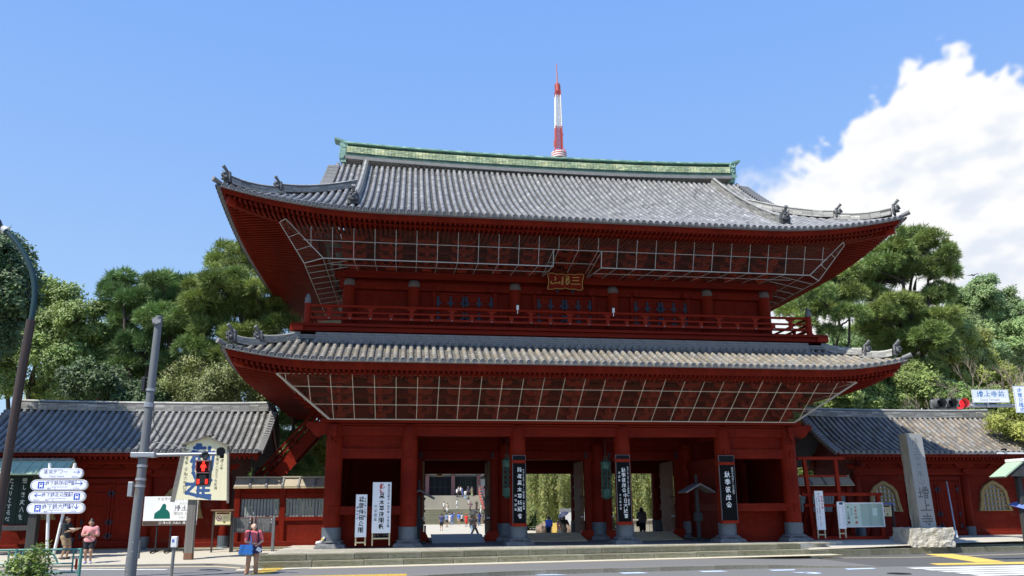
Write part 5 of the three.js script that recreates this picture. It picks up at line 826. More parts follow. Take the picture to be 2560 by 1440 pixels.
// ---------- lettering: characters drawn from strokes on a 10 x 10 grid; "name:x0y0x1y1" sets a part into a box
const GL = {
  一: '0595', 二: '2272 0898', 三: '1181 2575 0999', 四: '1119 1191 9199 1999 4235 6266', 五: '1181 4139 1575 7579 0999', 六: '5052 0393 4519 6599', 八: '4119 6199', 九: '0373404519 7377 7798', 十: '0494 5059', 百: '0191 4033 2329 2383 8389 2686 2989', 年: '3003 2282 2226 2575 0696 5259', 月: '303619 3070 7079 3373 3676', 日: '2129 2171 7179 2575 2979',
  土: '1474 5058 0898', 寸: '0393 6069 6948 2537', 寺: '1282 5054 0494 0696 6569 6948 2637', 時: '日:0038 寺:3099', 午: '3003 2181 0595 5159', 前: '2032 7062 0393 1519 1545 4549 1747 6567 8589 8978', 後: '2003 3205 2429 6042 4274 7446 5585 8559 5599', 氵: '2064 0454 0964', 法: '氵:0039 土:4095 5518 1898 5518', 去: '土:0095 5518 1898', 女: '402679 7039 0393', 要: '0191 2225 2282 8285 2585 4145 6165 女:1699', 舌: '7011 0393 5155 口:1589', 言: '5051 0292 2474 2676 2829 2878 7879 2979', 話: '言:0049 舌:4099', 口: '1119 1181 8189 1888',
  禾: '7021 0393 5059 5309 5399', 火: '5054 5419 5499 1335 8365', 秋: '禾:0049 火:4099', 子: '1171 7144 4449 4938 0595', 季: '禾:0095 子:1499', 彳: '7013 7426 5559', 皮: '1116 1609 1181 8162 5054 2474 7429 3599', 彼: '彳:0039 皮:3099', 岸: '山:1083 1494 1409 4686 2898 6469', 山: '5058 1318 1898 9398', 会: '5004 5094 3464 1686 4628 2878 6688', 中: '1216 1292 9296 1696 5059', 大: '0393 5053 5309 5399', 御: '彳:0029 4032 3262 5158 3565 3848 7181 8186 7179', 木: '0393 5059 5309 5399', 親: '木:0449 2021 0242 目:5096 6659 7678 7898', 目: '2029 2070 7079 2373 2676 2979', 修: '2003 1219 3237 6042 5271 7145 6547 7558 8659', 於: '5052 0242 2225 2509 2545 4547 7043 7095 6576 6889', 殿: '1050 5053 1353 1009 2626 3338 4348 2858 6063 8083 又:5599', 又: '1181 8119 2499', 本: '木:0099 3777', 堂: '5052 2032 8062 0204 0292 9294 3346 3363 6366 土:1699', 黒: '2025 2080 8085 2282 2585 5057 1676 0797 1809 3839 6869 8899', 尊: '2031 7061 0191 2226 2282 8286 2686 4244 6264 0797 6669 6958 3748', ネ: '4042 0282 8206 4449 5577', 斤: '8021 212509 2494 7479', 祈: 'ネ:0049 斤:5099', 頁: '0090 5022 1217 1282 8287 1787 3719 6799', 願: '0040 1109 2327 2343 4347 2545 2747 3739 頁:5099', 會: '5003 5093 3363 2427 2474 7477 4446 日:2799', 力: '0282 827958 404519', 勝: '月:0039 5061 8071 4393 4595 力:5599', 運: '2032 0434 3407 0748 4899 3131 3191 9192 車:4288', 車: '0191 1316 1383 8386 1484 1686 0898 5059', 安: '5051 0103 0191 9193 女:1499', 国: '0009 0090 9099 0999 2272 2474 2777 5257',
  糸: '4022 2252 5234 3474 5459 2618 7688', 経: '糸:0049 又:4094 土:4599', 蔵: '0191 3032 6062 0393 0409 2529 2555 2757 2959 6369 6999 8459', 特: '3004 1242 0545 2529 寺:4099', 別: '1014 1050 5054 1454 0565 5559 5948 3419 7077 9099 9978', 公: '4015 5095 4518 1888 6799', 開: '0009 0040 4044 0242 0444 9099 9050 5054 5292 5494 9998 3575 2777 4559 6569', 門: '0009 0040 4044 0242 0444 9099 9050 5054 5292 5494 9998', 秘: '禾:0049 7029 2339 3988 4152 0517 8597', 仏: '亻:0039 5518 1898', 亻: '7005 4359', 巾: '1217 1282 8287 5059', 帳: '巾:0039 3035 3080 4272 4474 2595 3539 5599', 雨: '0191 1319 1393 9399 5059 3445 3647 6475 6677', 天: '1181 0494 5154 5409 5499', 止: '5059 5484 2429 0999', 段: '3011 1018 1343 1646 0858 6053 6080 8084 又:4599', 差: '2031 7061 0292 1484 0696 5056 3888 6368 2999', 注: '氵:0039 6071 4393 4686 3999 6369', 立: '5052 0292 3348 7368 0999', 心: '1518 3239 3989 8986 5263 8497', 意: '立:0094 日:2377 心:0699', 境: '土:0149 立:4093 日:4376 5648 7678 7898', 内: '1319 1393 9399 5054 5428 5478', 石: '0191 4109 口:2499', 畳: '1014 1080 8084 1282 4044 0505 0595 目:2699', 上: '5058 5484 0898', 下: '0191 5159 5375', 足: '口:1084 5458 5676 2619 2799',
  元: '1171 0494 3419 6478 7898', 東: '0191 5059 2327 2373 7377 2575 2777 5719 5799', 京: '5052 0292 2436 2474 7476 2676 5659 3719 7799', 地: '土:0149 4345 4949 5047 7078 4383 8386', 金: '5003 5093 3373 1585 5358 2637 7667 0999', 鉄: '金:0049 6053 5292 4595 7075 7549 7599', 成: '1292 1209 2545 4548 4838 5069 6999 8557 7081', 馬: '1017 1080 1272 1474 1686 4046 8689 8969 0709 3739 5759', 駅: '馬:0049 5090 9094 5494 5449 7499', 芝: '0191 3032 6062 5354 1575 7518 0718 1899', 園: '0009 0090 9099 0999 2272 5144 1484 3536 3565 6567 3666 5658 5678', 争: '4013 3070 7052 2272 7276 0494 2676 5259 5938', 浄: '氵:0039 争:3099', 宗: '5051 0103 0191 9193 2474 0696 5659 5948 3728 7788', 奉: '1181 1373 0494 5054 4519 5599 3777 5659', 令: '5004 5094 3464 1686 8668 4649', 和: '禾:0059 6469 6494 9499 6898', 念: '5003 5093 3363 2575 7546 心:0699', 佛: '亻:0039 4181 8183 4383 4345 4595 9598 5049 7079', 然: '3003 2252 5226 大:5095 1809 3839 6869 8899', 人: '5019 5099', 増: '土:0139 5061 8071 4245 4292 9295 4595 4393 6265 日:4599', 縁: '糸:0049 5080 8073 5373 4393 6346 5558 5748 7489 7379', 歩: '5054 5282 2224 0494 5458 2637 8608', 分: '4014 6094 2575 7578 7868 4519', 隹: '3004 2329 2393 2585 2787 2999 5359 6053', 離: '2021 0242 1215 4245 1545 0549 0509 隹:4099', 式: '0393 6067 6799 7182 1555 3538 0858', 悪: '0191 3135 6165 0333 6393 0595 心:0699', 友: '0292 5009 3464 6409 3599', 産: '5051 0191 3142 6152 0393 0309 4435 2585 5459 3777 2999', 勧: '2003 1151 0353 3006 1419 3439 1444 1646 1848 力:5199', 進: '2032 0434 3407 0748 4899 隹:3098', 慶: '5051 0191 0109 2363 2225 6265 2565 3637 心:2699', 讃: '言:0049 5292 4494 5653 6097 4698 目:5599', 夫: '1181 0494 5054 5409 5499',
  の: '5247 4728 1815 1532 3262 6284 8486 8658', は: '1119 3383 6168 6848 5867 6889', お: '0373 3038 3818 1826 2655 6567 6758 7284', か: '0363 6368 6848 3019 7184', ら: '3051 3136 3664 6477 7758 5838', じ: '3037 3768 6887 6071', ま: '1272 1474 5058 5828 2747 5879', る: '2070 7015 1564 6487 8758 5837', せ: '0494 2029 2979 7076', し: '3037 3768 6886', き: '1171 1373 5066 2738 3878', を: '0252 3015 1545 4557 7435 3539 3989', た: '0252 3009 5373 4849 4989', よ: '5057 5282 5738 3727 2757 5789', り: '2025 2534 6065 6549', と: '3044 7235 3527 2739 3979', す: '0292 5055 5535 3537 3757 5549', な: '0252 3005 7082 6367 6747 4737 6788', い: '1117 1738 7176', が: '0363 6368 6848 3019 7184 8091', ざ: '1171 1373 5066 2738 3878 8091', ご: '2171 2738 3888 7081', ん: '4009 0534 3447 4768 6886', さ: '1272 5066 2738 3878', だ: '0252 3009 5373 4849 4989 8091', ぎ: '1171 1373 5066 2738 3878 8091', 幸: '1282 5054 0494 2636 6676 0797 5459',
  タ: '3005 2272 7219 2455', ワ: '0103 0181 8185 8549', ー: '0595', '〜': '0526 2644 4465 6574', '(': '6144 4446 4669', ')': '3154 5456 5639', '・': '5555',
};
function strokes(ch) {
  if (strokes[ch]) return strokes[ch];
  const d = GL[ch], out = []; if (!d) { return []; }
  for (const t of d.split(' ')) { const k = t.indexOf(':'); if (k > 0) { const [a, b, c, e] = t.slice(k + 1).split('').map(Number); for (const s of strokes(t.slice(0, k))) out.push(s.map(([x, y]) => [a + x / 9 * (c - a), b + y / 9 * (e - b)])); } else { const p = []; for (let i = 0; i + 1 < t.length; i += 2) p.push([+t[i], +t[i + 1]]); out.push(p); } }
  return (strokes[ch] = out);
}
function glyph(c, ch, x, y, s, w, brush) { // x, y: upper left; s: size; w: stroke width
  if (/[\x20-\x7e]/.test(ch) && !GL[ch]) { c.font = `${s}px sans-serif`; c.fillText(ch, x, y + s * 0.85); return; }
  c.lineWidth = w; c.lineCap = 'round'; c.lineJoin = 'round';
  for (const p of strokes(ch)) { c.beginPath(); p.forEach(([a, b], i) => { const X = x + s * (0.06 + a * 0.098), Y = y + s * (0.04 + b * 0.10); i ? c.lineTo(X, Y) : c.moveTo(X, Y); }); if (p.length === 1 || (p.length === 2 && p[0][0] === p[1][0] && p[0][1] === p[1][1])) c.lineTo(x + s * 0.5, y + s * 0.5); c.stroke();
    if (brush) { const [a, b] = p[0]; c.beginPath(); c.arc(x + s * (0.06 + a * 0.098), y + s * (0.04 + b * 0.10), w * 0.68, 0, 7); c.fill(); } }
}
function tategaki(c, txt, x, y, s, w, adv = s * 1.06, brush) { c.strokeStyle = c.fillStyle; for (const ch of txt) { if (ch !== ' ') glyph(c, ch, x, y, s, w, brush); y += ch === ' ' ? adv * 0.5 : adv; } }
function yokogaki(c, txt, x, y, s, w, adv = s * 1.06) { c.strokeStyle = c.fillStyle; for (const ch of txt) { if (ch !== ' ') glyph(c, ch, x, y, s, w); x += ch === ' ' ? adv * 0.5 : adv; } }
function sign(w, h, draw, o = {}) { // canvas of w x h pixels as the face material of a board
  const k = document.createElement('canvas'); k.width = w; k.height = h; const c = k.getContext('2d'); draw(c, w, h);
  const t = new THREE.CanvasTexture(k); t.colorSpace = THREE.SRGBColorSpace; t.generateMipmaps = true; t.minFilter = THREE.LinearMipmapLinearFilter; t.anisotropy = 8;
  return matte({ map: t, roughness: 0.6, ...o });
}
function face(w, h) { const g = new THREE.PlaneGeometry(w, h); g.userData.ownUV = true; return g; }
// a board standing between two photo corners: returns its frame (origin at its foot centre) so that parts can be added in its own plane
const small = (c, x0, y0, x1, y1, cols, col, seed) => { const r = seeded(seed); c.fillStyle = c.strokeStyle = col; const s = (x1 - x0) / cols; for (let i = 0; i < cols; i++) { let y = y0; while (y < y1 - s) { if (r() < 0.92) { c.lineWidth = Math.max(1, s * 0.11); for (let k = 0; k < 4; k++) { c.beginPath(); const a = x0 + s * (i + 0.12), h = r() < 0.5; c.moveTo(a + s * 0.7 * r(), y + s * 0.8 * r()); c.lineTo(a + (h ? s * 0.7 : s * 0.7 * r()), y + (h ? s * 0.8 * r() : s * 0.8)); c.stroke(); } } y += s * 1.0; if (r() < 0.02) break; } } };
// ---------- boards, signs and street furniture
const hlx = (x, z) => hl(z), hrx = (x, z) => hr(z);
const W3 = (c) => c.toArray();
function boardAt(t, x0, y0, x1, y1, z, faceM, backM, th = 0.03, names = ['board', 'print']) { const b = mesh(names[0], bx(x0, x1, y0, y1, z - th, z, 0.006), backM, t); const f = mesh(names[1], face(x1 - x0 - 0.012, y1 - y0 - 0.012), faceM, b); f.position.set((x0 + x1) / 2, (y0 + y1) / 2, z + 0.003); return b; }
const rectZ = (z, u0, v0, u1, v1) => { const a = onZ(u0, v1, z), b = onZ(u1, v0, z), c = onZ(u0, v0, z), d = onZ(u1, v1, z); return [(a.x + c.x) / 2, (a.y + d.y) / 2, (b.x + d.x) / 2, (b.y + c.y) / 2]; };
// plaque-shaped votive sign on a timber post
{
  const base = onH(470, 1399, hlx), z = base.z, t = thing('votive_plaque_sign', 'large pale wooden plaque sign with blue brush characters on a grey timber post', 'sign', [0, 0, 0]);
  const pts = [[433, 1248], [568, 1251], [571, 1116], [517, 1093], [462, 1112]].map(([u, v]) => onZ(u, v, z + 0.16)), c = onZ(516, 1200, z + 0.16), loc = pts.map((p) => [p.x, p.y]);
  const xs = loc.map((p) => p[0]), ys = loc.map((p) => p[1]), X0 = Math.min(...xs), X1 = Math.max(...xs), Y0 = Math.min(...ys), Y1 = Math.max(...ys);
  mesh('plaque_board', plate(loc, 0.07).translate(0, 0, z + 0.085), M.woodPale, t);
  const m = sign(640, 720, (g, w, h) => {
    g.fillStyle = '#efe8c4'; g.fillRect(0, 0, w, h); const r = seeded(3); for (let i = 0; i < 7; i++) { g.fillStyle = `rgba(${120 + r() * 60},${100 + r() * 50},40,0.10)`; g.fillRect(i * w / 6, 0, 2, h); } for (let i = 0; i < 260; i++) { g.fillStyle = `rgba(150,120,60,${0.05 * r()})`; g.fillRect(r() * w, 0, 1 + r() * 3, h); }
    g.fillStyle = '#44618f'; g.strokeStyle = '#44618f'; glyph(g, '勧', 160, 80, 310, 36, true); glyph(g, '進', 130, 395, 320, 36, true);
    g.fillStyle = g.strokeStyle = '#3b3a33'; tategaki(g, '大本山増上寺', 522, 118, 42, 4, 43); tategaki(g, '浄土宗開宗八百五十年慶讃', 470, 120, 38, 3.6, 40); tategaki(g, '法要奉修 令和六年四月', 100, 120, 46, 4.4, 50);
  }, { roughness: 0.75 });
  const fg = new THREE.ShapeGeometry(new THREE.Shape(loc.map(([x, y]) => new THREE.Vector2(x, y)))); { const p = fg.attributes.position, u = fg.attributes.uv; for (let i = 0; i < p.count; i++) u.setXY(i, (p.getX(i) - X0) / (X1 - X0), (p.getY(i) - Y0) / (Y1 - Y0)); } fg.userData.ownUV = true; fg.translate(0, 0, z + 0.158); mesh('lettering', fg, m, t);
  const P3 = loc.map(([x, y]) => V(x, y, z + 0.14)); mesh('side_frame', bar(P3[0].clone().add(V(-0.03, -0.1, 0)), P3[4], 0.07, 0.14), M.woodGrey, t); mesh('side_frame', bar(P3[1].clone().add(V(0.03, -0.1, 0)), P3[2], 0.14, 0.07), M.woodGrey, t);
  const ap = P3[3]; for (const e of [P3[4], P3[2]]) { const d = e.clone().sub(ap).multiplyScalar(1.13); mesh('roof_board', bar(ap.clone().add(V(e.x < ap.x ? 0.22 : -0.02, e.x < ap.x ? 0.10 : 0.03, 0)), ap.clone().add(d).add(V(0, 0.03, 0)), 0.34, 0.05), M.woodGrey, t); }
  mesh('post', bx(base.x - 0.15, base.x + 0.15, base.y - 0.3, P3[0].y + 1.6, z - 0.16, z + 0.085, 0.02), M.woodGrey, t);
  mesh('post_foot', bx(base.x - 0.155, base.x + 0.155, base.y, base.y + 0.25, z - 0.165, z + 0.09, 0.02), M.woodBrown, t, 'reddish worn foot of the post');
}
// pole with the pedestrian signal
{
  const b = onY(324, 1448, S), top = onZ(398, 792, b.z), t = thing('signal_pole', 'tall grey steel pole with a pedestrian signal arm, streaked with rust', 'pole', [b.x, S, b.z]);
  const H = top.y - S, lx = (top.x - b.x) / H, at = (y) => V(lx * y, y, 0), yOf = (v) => onZ(360, v, b.z).y - S;
  mesh('pole', rod(at(0), at(H), 0.14, 22, 0.105), M.greySteel, t); mesh('pole_foot', rod(at(0), at(0.62), 0.155, 22, 0.15), M.greySteel, t);
  mesh('pole_cap', [T(new THREE.CylinderGeometry(0.13, 0.13, 0.12, 6), lx * H - 0.04, H - 0.16, 0.07, 1.2, 0.2), T(new THREE.SphereGeometry(0.105, 14, 8), lx * H, H, 0, 0, 0, 0, [1, 0.3, 1]).translate(0, H * 0 , 0)], M.greySteel, t);
  for (const v of [975, 1010, 1015, 1136, 1165, 1198, 1215]) { const y = yOf(v); mesh('band', rod(at(y - 0.035), at(y + 0.035), 0.142, 20), M.steel, t); }
  mesh('service_hatch', bx(0.10, 0.2, 0.55, 1.05, -0.06, 0.06, 0.01), M.greySteel, t); for (const y of [0.75, 1.0]) mesh('hatch_bolt', T(new THREE.CylinderGeometry(0.02, 0.02, 0.03, 8), 0.06, y, 0.18, Math.PI / 2), M.steel, t);
  const yb = yOf(960); mesh('upper_box', bx(lx * yb - 0.26, lx * yb - 0.16, yb - 0.22, yb + 0.2, -0.1, 0.1, 0.02), M.darkMetal, t);
  const y2 = yOf(1222); mesh('push_button_box', bx(lx * y2 - 0.3, lx * y2 - 0.17, y2 - 0.22, y2 + 0.2, -0.08, 0.1, 0.02), M.steel, t);
  const ya = yOf(1138), aEnd = onZ(556, 1134, b.z).x - b.x; mesh('arm', rod(V(-0.28, ya, 0.0), V(aEnd, ya + 0.04, 0.0), 0.05, 12), M.steel, t); mesh('arm_clamp', bx(-0.3 + lx * ya, 0.42, ya - 0.07, ya + 0.07, -0.07, 0.2, 0.02), M.steel, t);
  mesh('speaker', [T(new THREE.CylinderGeometry(0.13, 0.08, 0.12, 16), aEnd - 0.02, ya + 0.10, 0.06, Math.PI / 2), bx(aEnd - 0.06, aEnd + 0.04, ya - 0.08, ya + 0.05, -0.05, 0.05)], M.black, t);
  mesh('stay_wire', rod(at(yOf(1100)), V(aEnd - 0.3, ya + 0.06, 0.02), 0.008, 5), M.steel, t);
  mesh('cable', tube([V(lx * yOf(1020) + 0.16, yOf(1020), 0.1), V(0.35, yOf(1070), 0.16), V(0.5, yOf(1098), 0.1), V(0.28, yOf(1108), 0.1)], 0.012, 20, 5), M.darkMetal, t);
  const q = onZ(508, 1182, b.z + 0.16), sx = q.x - b.x, sy = q.y - S;
  const s = thing('pedestrian_signal', 'pedestrian traffic light showing a red standing figure, hung from the pole', 'traffic light', [b.x + sx, S + sy, b.z + 0.1]);
  mesh('housing', bx(-0.21, 0.21, -0.37, 0.37, -0.12, 0.08, 0.06), M.signalGrey, s); mesh('hanger', [bx(-0.05, 0.05, 0.36, 0.62, -0.1, 0.0, 0.015), bx(-0.16, 0.1, 0.44, 0.53, -0.08, 0.02, 0.015), T(new THREE.TorusGeometry(0.09, 0.025, 6, 12), 0, 0.5, 0.02)], M.darkMetal, s);
  for (const y of [0.175, -0.18]) { mesh('lens_bezel', bx(-0.175, 0.175, y - 0.155, y + 0.155, 0.07, 0.095, 0.01), M.black, s); }
  mesh('visor', [bx(-0.19, 0.19, 0.335, 0.35, 0.08, 0.26, 0.004), bx(-0.19, -0.175, 0.05, 0.345, 0.08, 0.2), bx(0.175, 0.19, 0.05, 0.345, 0.08, 0.2), bx(-0.19, 0.19, -0.015, 0.0, 0.08, 0.22)], M.signalGrey, s);
  const fig = [T(new THREE.CircleGeometry(0.033, 14), 0, 0.285, 0), plate([[-0.055, 0.235], [0.055, 0.235], [0.085, 0.15], [0.07, 0.145], [0.045, 0.195], [0.045, 0.13], [0.035, 0.045], [0.008, 0.045], [0, 0.12], [-0.008, 0.045], [-0.035, 0.045], [-0.045, 0.13], [-0.045, 0.195], [-0.07, 0.145], [-0.085, 0.15]], 0.004)];
  mesh('red_figure', mg(fig).translate(0, 0, 0.098), M.glowRed, s); for (const x of [-0.115, 0.115]) for (let k = 0; k < 5; k++) mesh('countdown_bar', bx(x - 0.038, x + 0.038, -0.315 + k * 0.03, -0.299 + k * 0.03, 0.096, 0.1), M.glowRed, s);
  mesh('dark_figure', bx(-0.1, 0.1, -0.3, -0.06, 0.094, 0.0965), M.darkGlass, s);
  const pl = new THREE.PointLight(0xff2a18, 0.25, 4); pl.position.set(0, 0.18, 0.3); pl.castShadow = true; s.add(pl); pl.name = 'signal_glow';
}
// street lamp at the left edge
{
  const z = 8.0, P2 = (u, v) => onZ(u, v, z), pts = [[-26, 1440], [6, 1230], [30, 1080], [56, 920], [78, 800], [87, 740], [83, 690], [66, 645], [40, 605], [14, 578], [-16, 562]].map(([u, v]) => P2(u, v));
  const t = thing('street_lamp', 'brown curved street lamp post leaning in at the left edge of the photo', 'street lamp', [0, 0, 0]); const foot = pts[0].clone(); foot.y = S; foot.x -= 0.03;
  mesh('post', tube([foot, ...pts.slice(0, 5)], 0.115, 40, 12), M.brownMetal, t); mesh('curved_arm', tube([pts[4].clone().add(V(-0.02, -0.12, 0)), ...pts.slice(4)], 0.075, 40, 10), M.greenDark, t);
  const hp = P2(8, 572); mesh('lamp_head', [T(new THREE.SphereGeometry(0.32, 16, 10), 0, 0, 0, 0, 0, 0, [1.5, 0.7, 0.8]).rotateZ(-0.75).translate(hp.x - 0.42, hp.y + 0.3, hp.z), rod(hp, hp.clone().add(V(-0.3, 0.16, 0)), 0.09, 10)], M.darkMetal, t); mesh('lamp_collar', T(new THREE.CylinderGeometry(0.1, 0.1, 0.12, 12), hp.x + 0.04, hp.y - 0.02, hp.z, 0, 0, 0.9), M.white, t);
}
// direction sign with four rounded boards on two white posts
{
  const base = onH(124, 1398, hlx), z = base.z, t = thing('direction_sign', 'white direction sign of four rounded boards on two slanting white posts', 'sign');
  const L0 = onZ(117, 1399, z), L1 = onZ(125, 1158, z), R0 = onZ(131, 1399, z), R1 = onZ(188, 1158, z); L0.y = R0.y = base.y - 0.05;
  mesh('post', rod(L0, L1, 0.055, 14), M.white, t); mesh('post', rod(R0, R1, 0.055, 14), M.white, t);
  const rows = [[99, 1171, 208, 1197, '東京タワー', 'Tokyo Tower', '400m', 1, 0], [78, 1199.5, 219, 1226, '地下鉄御成門駅', 'Subway Onarimon Sta.', '220m', 1, -1], [73, 1228.5, 214, 1255, '地下鉄芝公園駅', 'Subway Shibakoen Sta.', '300m', -1, 1], [69, 1257, 212, 1284, '地下鉄大門駅', 'Subway Daimon Sta.', '370m', 2, -1]];
  for (const [u0, v0, u1, v1, jp, en, m, arrow, icon] of rows) {
    const [x0, y0, x1, y1] = rectZ(z + 0.12, u0, v0, u1, v1), w = x1 - x0, h = y1 - y0, r = h * 0.48, out = [];
    for (let k = 0; k <= 10; k++) { const a = -Math.PI / 2 + Math.PI * k / 10; out.push([w / 2 - r + Math.cos(a) * r, Math.sin(a) * h * 0.48]); } for (let k = 0; k <= 10; k++) { const a = Math.PI / 2 + Math.PI * k / 10; out.push([-w / 2 + r + Math.cos(a) * r, Math.sin(a) * h * 0.48]); }
    const b = mesh('sign_board', plate(out, 0.1, 0.012), M.white, t); b.position.set((x0 + x1) / 2, (y0 + y1) / 2, z + 0.055);
    const CW = 512, CH = Math.round(512 * h / w), mt = sign(CW, CH, (g, cw, ch) => {
      g.fillStyle = '#f2f4fa'; g.fillRect(0, 0, cw, ch); g.strokeStyle = '#31458f'; g.lineWidth = 4; const rr2 = ch * 0.42; g.beginPath(); g.moveTo(rr2 + 8, 7); g.lineTo(cw - rr2 - 8, 7); g.arc(cw - rr2 - 8, ch / 2, ch / 2 - 7, -Math.PI / 2, Math.PI / 2); g.lineTo(rr2 + 8, ch - 7); g.arc(rr2 + 8, ch / 2, ch / 2 - 7, Math.PI / 2, Math.PI * 1.5); g.stroke();
      g.fillStyle = g.strokeStyle = '#2b3a80'; const n = jp.length, s = Math.min(ch * 0.46, cw * 0.54 / n), x = icon < 0 ? cw * 0.25 : arrow < 0 ? cw * 0.22 : cw * 0.10; yokogaki(g, jp, x, ch * 0.11, s, Math.max(3, s * 0.085), cw * 0.56 / n);
      g.font = `${Math.round(ch * (icon ? 0.15 : 0.24))}px sans-serif`; g.fillText(en, icon ? cw * 0.36 : cw * 0.24, ch * (icon ? 0.72 : 0.86)); if (icon) { g.font = `${Math.round(ch * 0.13)}px sans-serif`; yokogaki(g, '東京', cw * 0.30, ch * 0.74, ch * 0.15, 1.6); yokogaki(g, '三田', cw * 0.42, ch * 0.74, ch * 0.15, 1.6); }
      g.font = `${Math.round(ch * 0.22)}px sans-serif`; g.fillText(m, arrow < 0 ? cw * 0.09 : cw * 0.76, ch * 0.9);
      g.fillStyle = '#1d46b8'; if (icon) { const ix = icon < 0 ? cw * 0.13 : cw * 0.80, iy = ch * 0.2; g.fillRect(ix, iy, ch * 0.55, ch * 0.62); g.fillStyle = '#fff'; g.fillRect(ix + ch * 0.12, iy + ch * 0.1, ch * 0.31, ch * 0.36); g.fillStyle = '#1d46b8'; g.fillRect(ix + ch * 0.17, iy + ch * 0.15, ch * 0.21, ch * 0.12); g.fillStyle = '#fff'; g.fillRect(ix + ch * 0.12, iy + ch * 0.5, ch * 0.08, ch * 0.07); g.fillRect(ix + ch * 0.35, iy + ch * 0.5, ch * 0.08, ch * 0.07); }
      g.strokeStyle = '#1d46b8'; g.lineWidth = 7; g.beginPath(); const ax = arrow < 0 ? cw * 0.16 : cw * 0.86, ay = ch * 0.36, al = ch * 0.28; if (arrow === 2) { g.moveTo(ax, ay - al * 0.7); g.lineTo(ax, ay + al * 0.7); g.moveTo(ax - al * 0.6, ay + al * 0.1); g.lineTo(ax, ay + al * 0.75); g.lineTo(ax + al * 0.6, ay + al * 0.1); } else { const d = arrow; g.moveTo(ax - d * al, ay); g.lineTo(ax + d * al, ay); g.moveTo(ax + d * al * 0.3, ay - al * 0.6); g.lineTo(ax + d * al, ay); g.lineTo(ax + d * al * 0.3, ay + al * 0.6); } g.stroke();
    });
    const fs = new THREE.ShapeGeometry(new THREE.Shape(out.map(([a, c]) => new THREE.Vector2(a, c)))); { const p = fs.attributes.position, u = fs.attributes.uv; for (let i = 0; i < p.count; i++) u.setXY(i, p.getX(i) / w + 0.5, p.getY(i) / h + 0.5); } fs.userData.ownUV = true; mesh('lettering', fs.translate(0, 0, 0.117), mt, b);
  }
}
// roofed notice board at the left edge
{
  const z = -1.7, base = onZ(88, 1374, z), t = thing('roofed_notice_board', 'dark roofed notice board with brushed maxims and a pale green roof, at the left edge', 'notice board');
  base.y = hl(z); const [x0, y0, x1, y1] = rectZ(z, -60, 1188, 76, 1312); for (const x of [x1 + 0.22, x0 - 0.2]) mesh('post', bx(x - 0.16, x + 0.16, base.y - 0.2, y1 + 0.15, z - 0.16, z + 0.16, 0.015), M.woodDark, t);
  const m = sign(512, 420, (g, w, h) => { g.fillStyle = '#26332f'; g.fillRect(0, 0, w, h); for (let i = 0; i < 7; i++) { g.fillStyle = 'rgba(10,16,16,0.8)'; g.fillRect(i * w / 6.5, 0, 6, h); } g.fillStyle = g.strokeStyle = '#c9cfca'; tategaki(g, '悪しき友人を', 420, 22, 46, 5, 62); tategaki(g, 'たよりとするな', 300, 24, 44, 4.6, 55); tategaki(g, '法然上人', 170, 120, 40, 4, 54); });
  boardAt(t, x0, y0, x1, y1, z + 0.03, m, M.woodDark, 0.06, ['board', 'lettering']); mesh('rail', [bx(x0 - 0.2, x1 + 0.3, y0 - 0.22, y0 - 0.04, z - 0.1, z + 0.12, 0.015), bx(x0 - 0.2, x1 + 0.3, y1 + 0.02, y1 + 0.2, z - 0.1, z + 0.12, 0.015)], M.woodDark, t);
  const [, ry0, rx1, ry1] = rectZ(z + 0.2, 0, 1150, 150, 1186); const xr = onZ(163, 1172, z + 0.5).x, yr = ry1, ye = onZ(60, 1186, z + 0.75).y;
  for (const s of [1, -1]) mesh('roof', bar(V((x0 + xr) / 2 - 0.3, yr, z), V((x0 + xr) / 2 - 0.3, ye, z + s * 0.75), xr - x0 + 0.8, 0.05), M.greenSheet, t); for (let k = 0; k < 9; k++) mesh('roof_batten', bar(V(xr - 0.1 - k * 0.42, yr + 0.03, z), V(xr - 0.1 - k * 0.42, ye + 0.03, z + 0.76), 0.05, 0.05), M.greenSheet, t); mesh('ridge', bx(x0 - 0.7, xr + 0.06, yr - 0.02, yr + 0.08, z - 0.1, z + 0.1, 0.02), M.woodGrey, t); mesh('gable', plate([[-0.6, ye + 0.05], [0, yr - 0.02], [0.6, ye + 0.05]], 0.05).rotateY(Math.PI / 2).translate(xr - 0.15, 0, z), M.woodGrey, t);
}
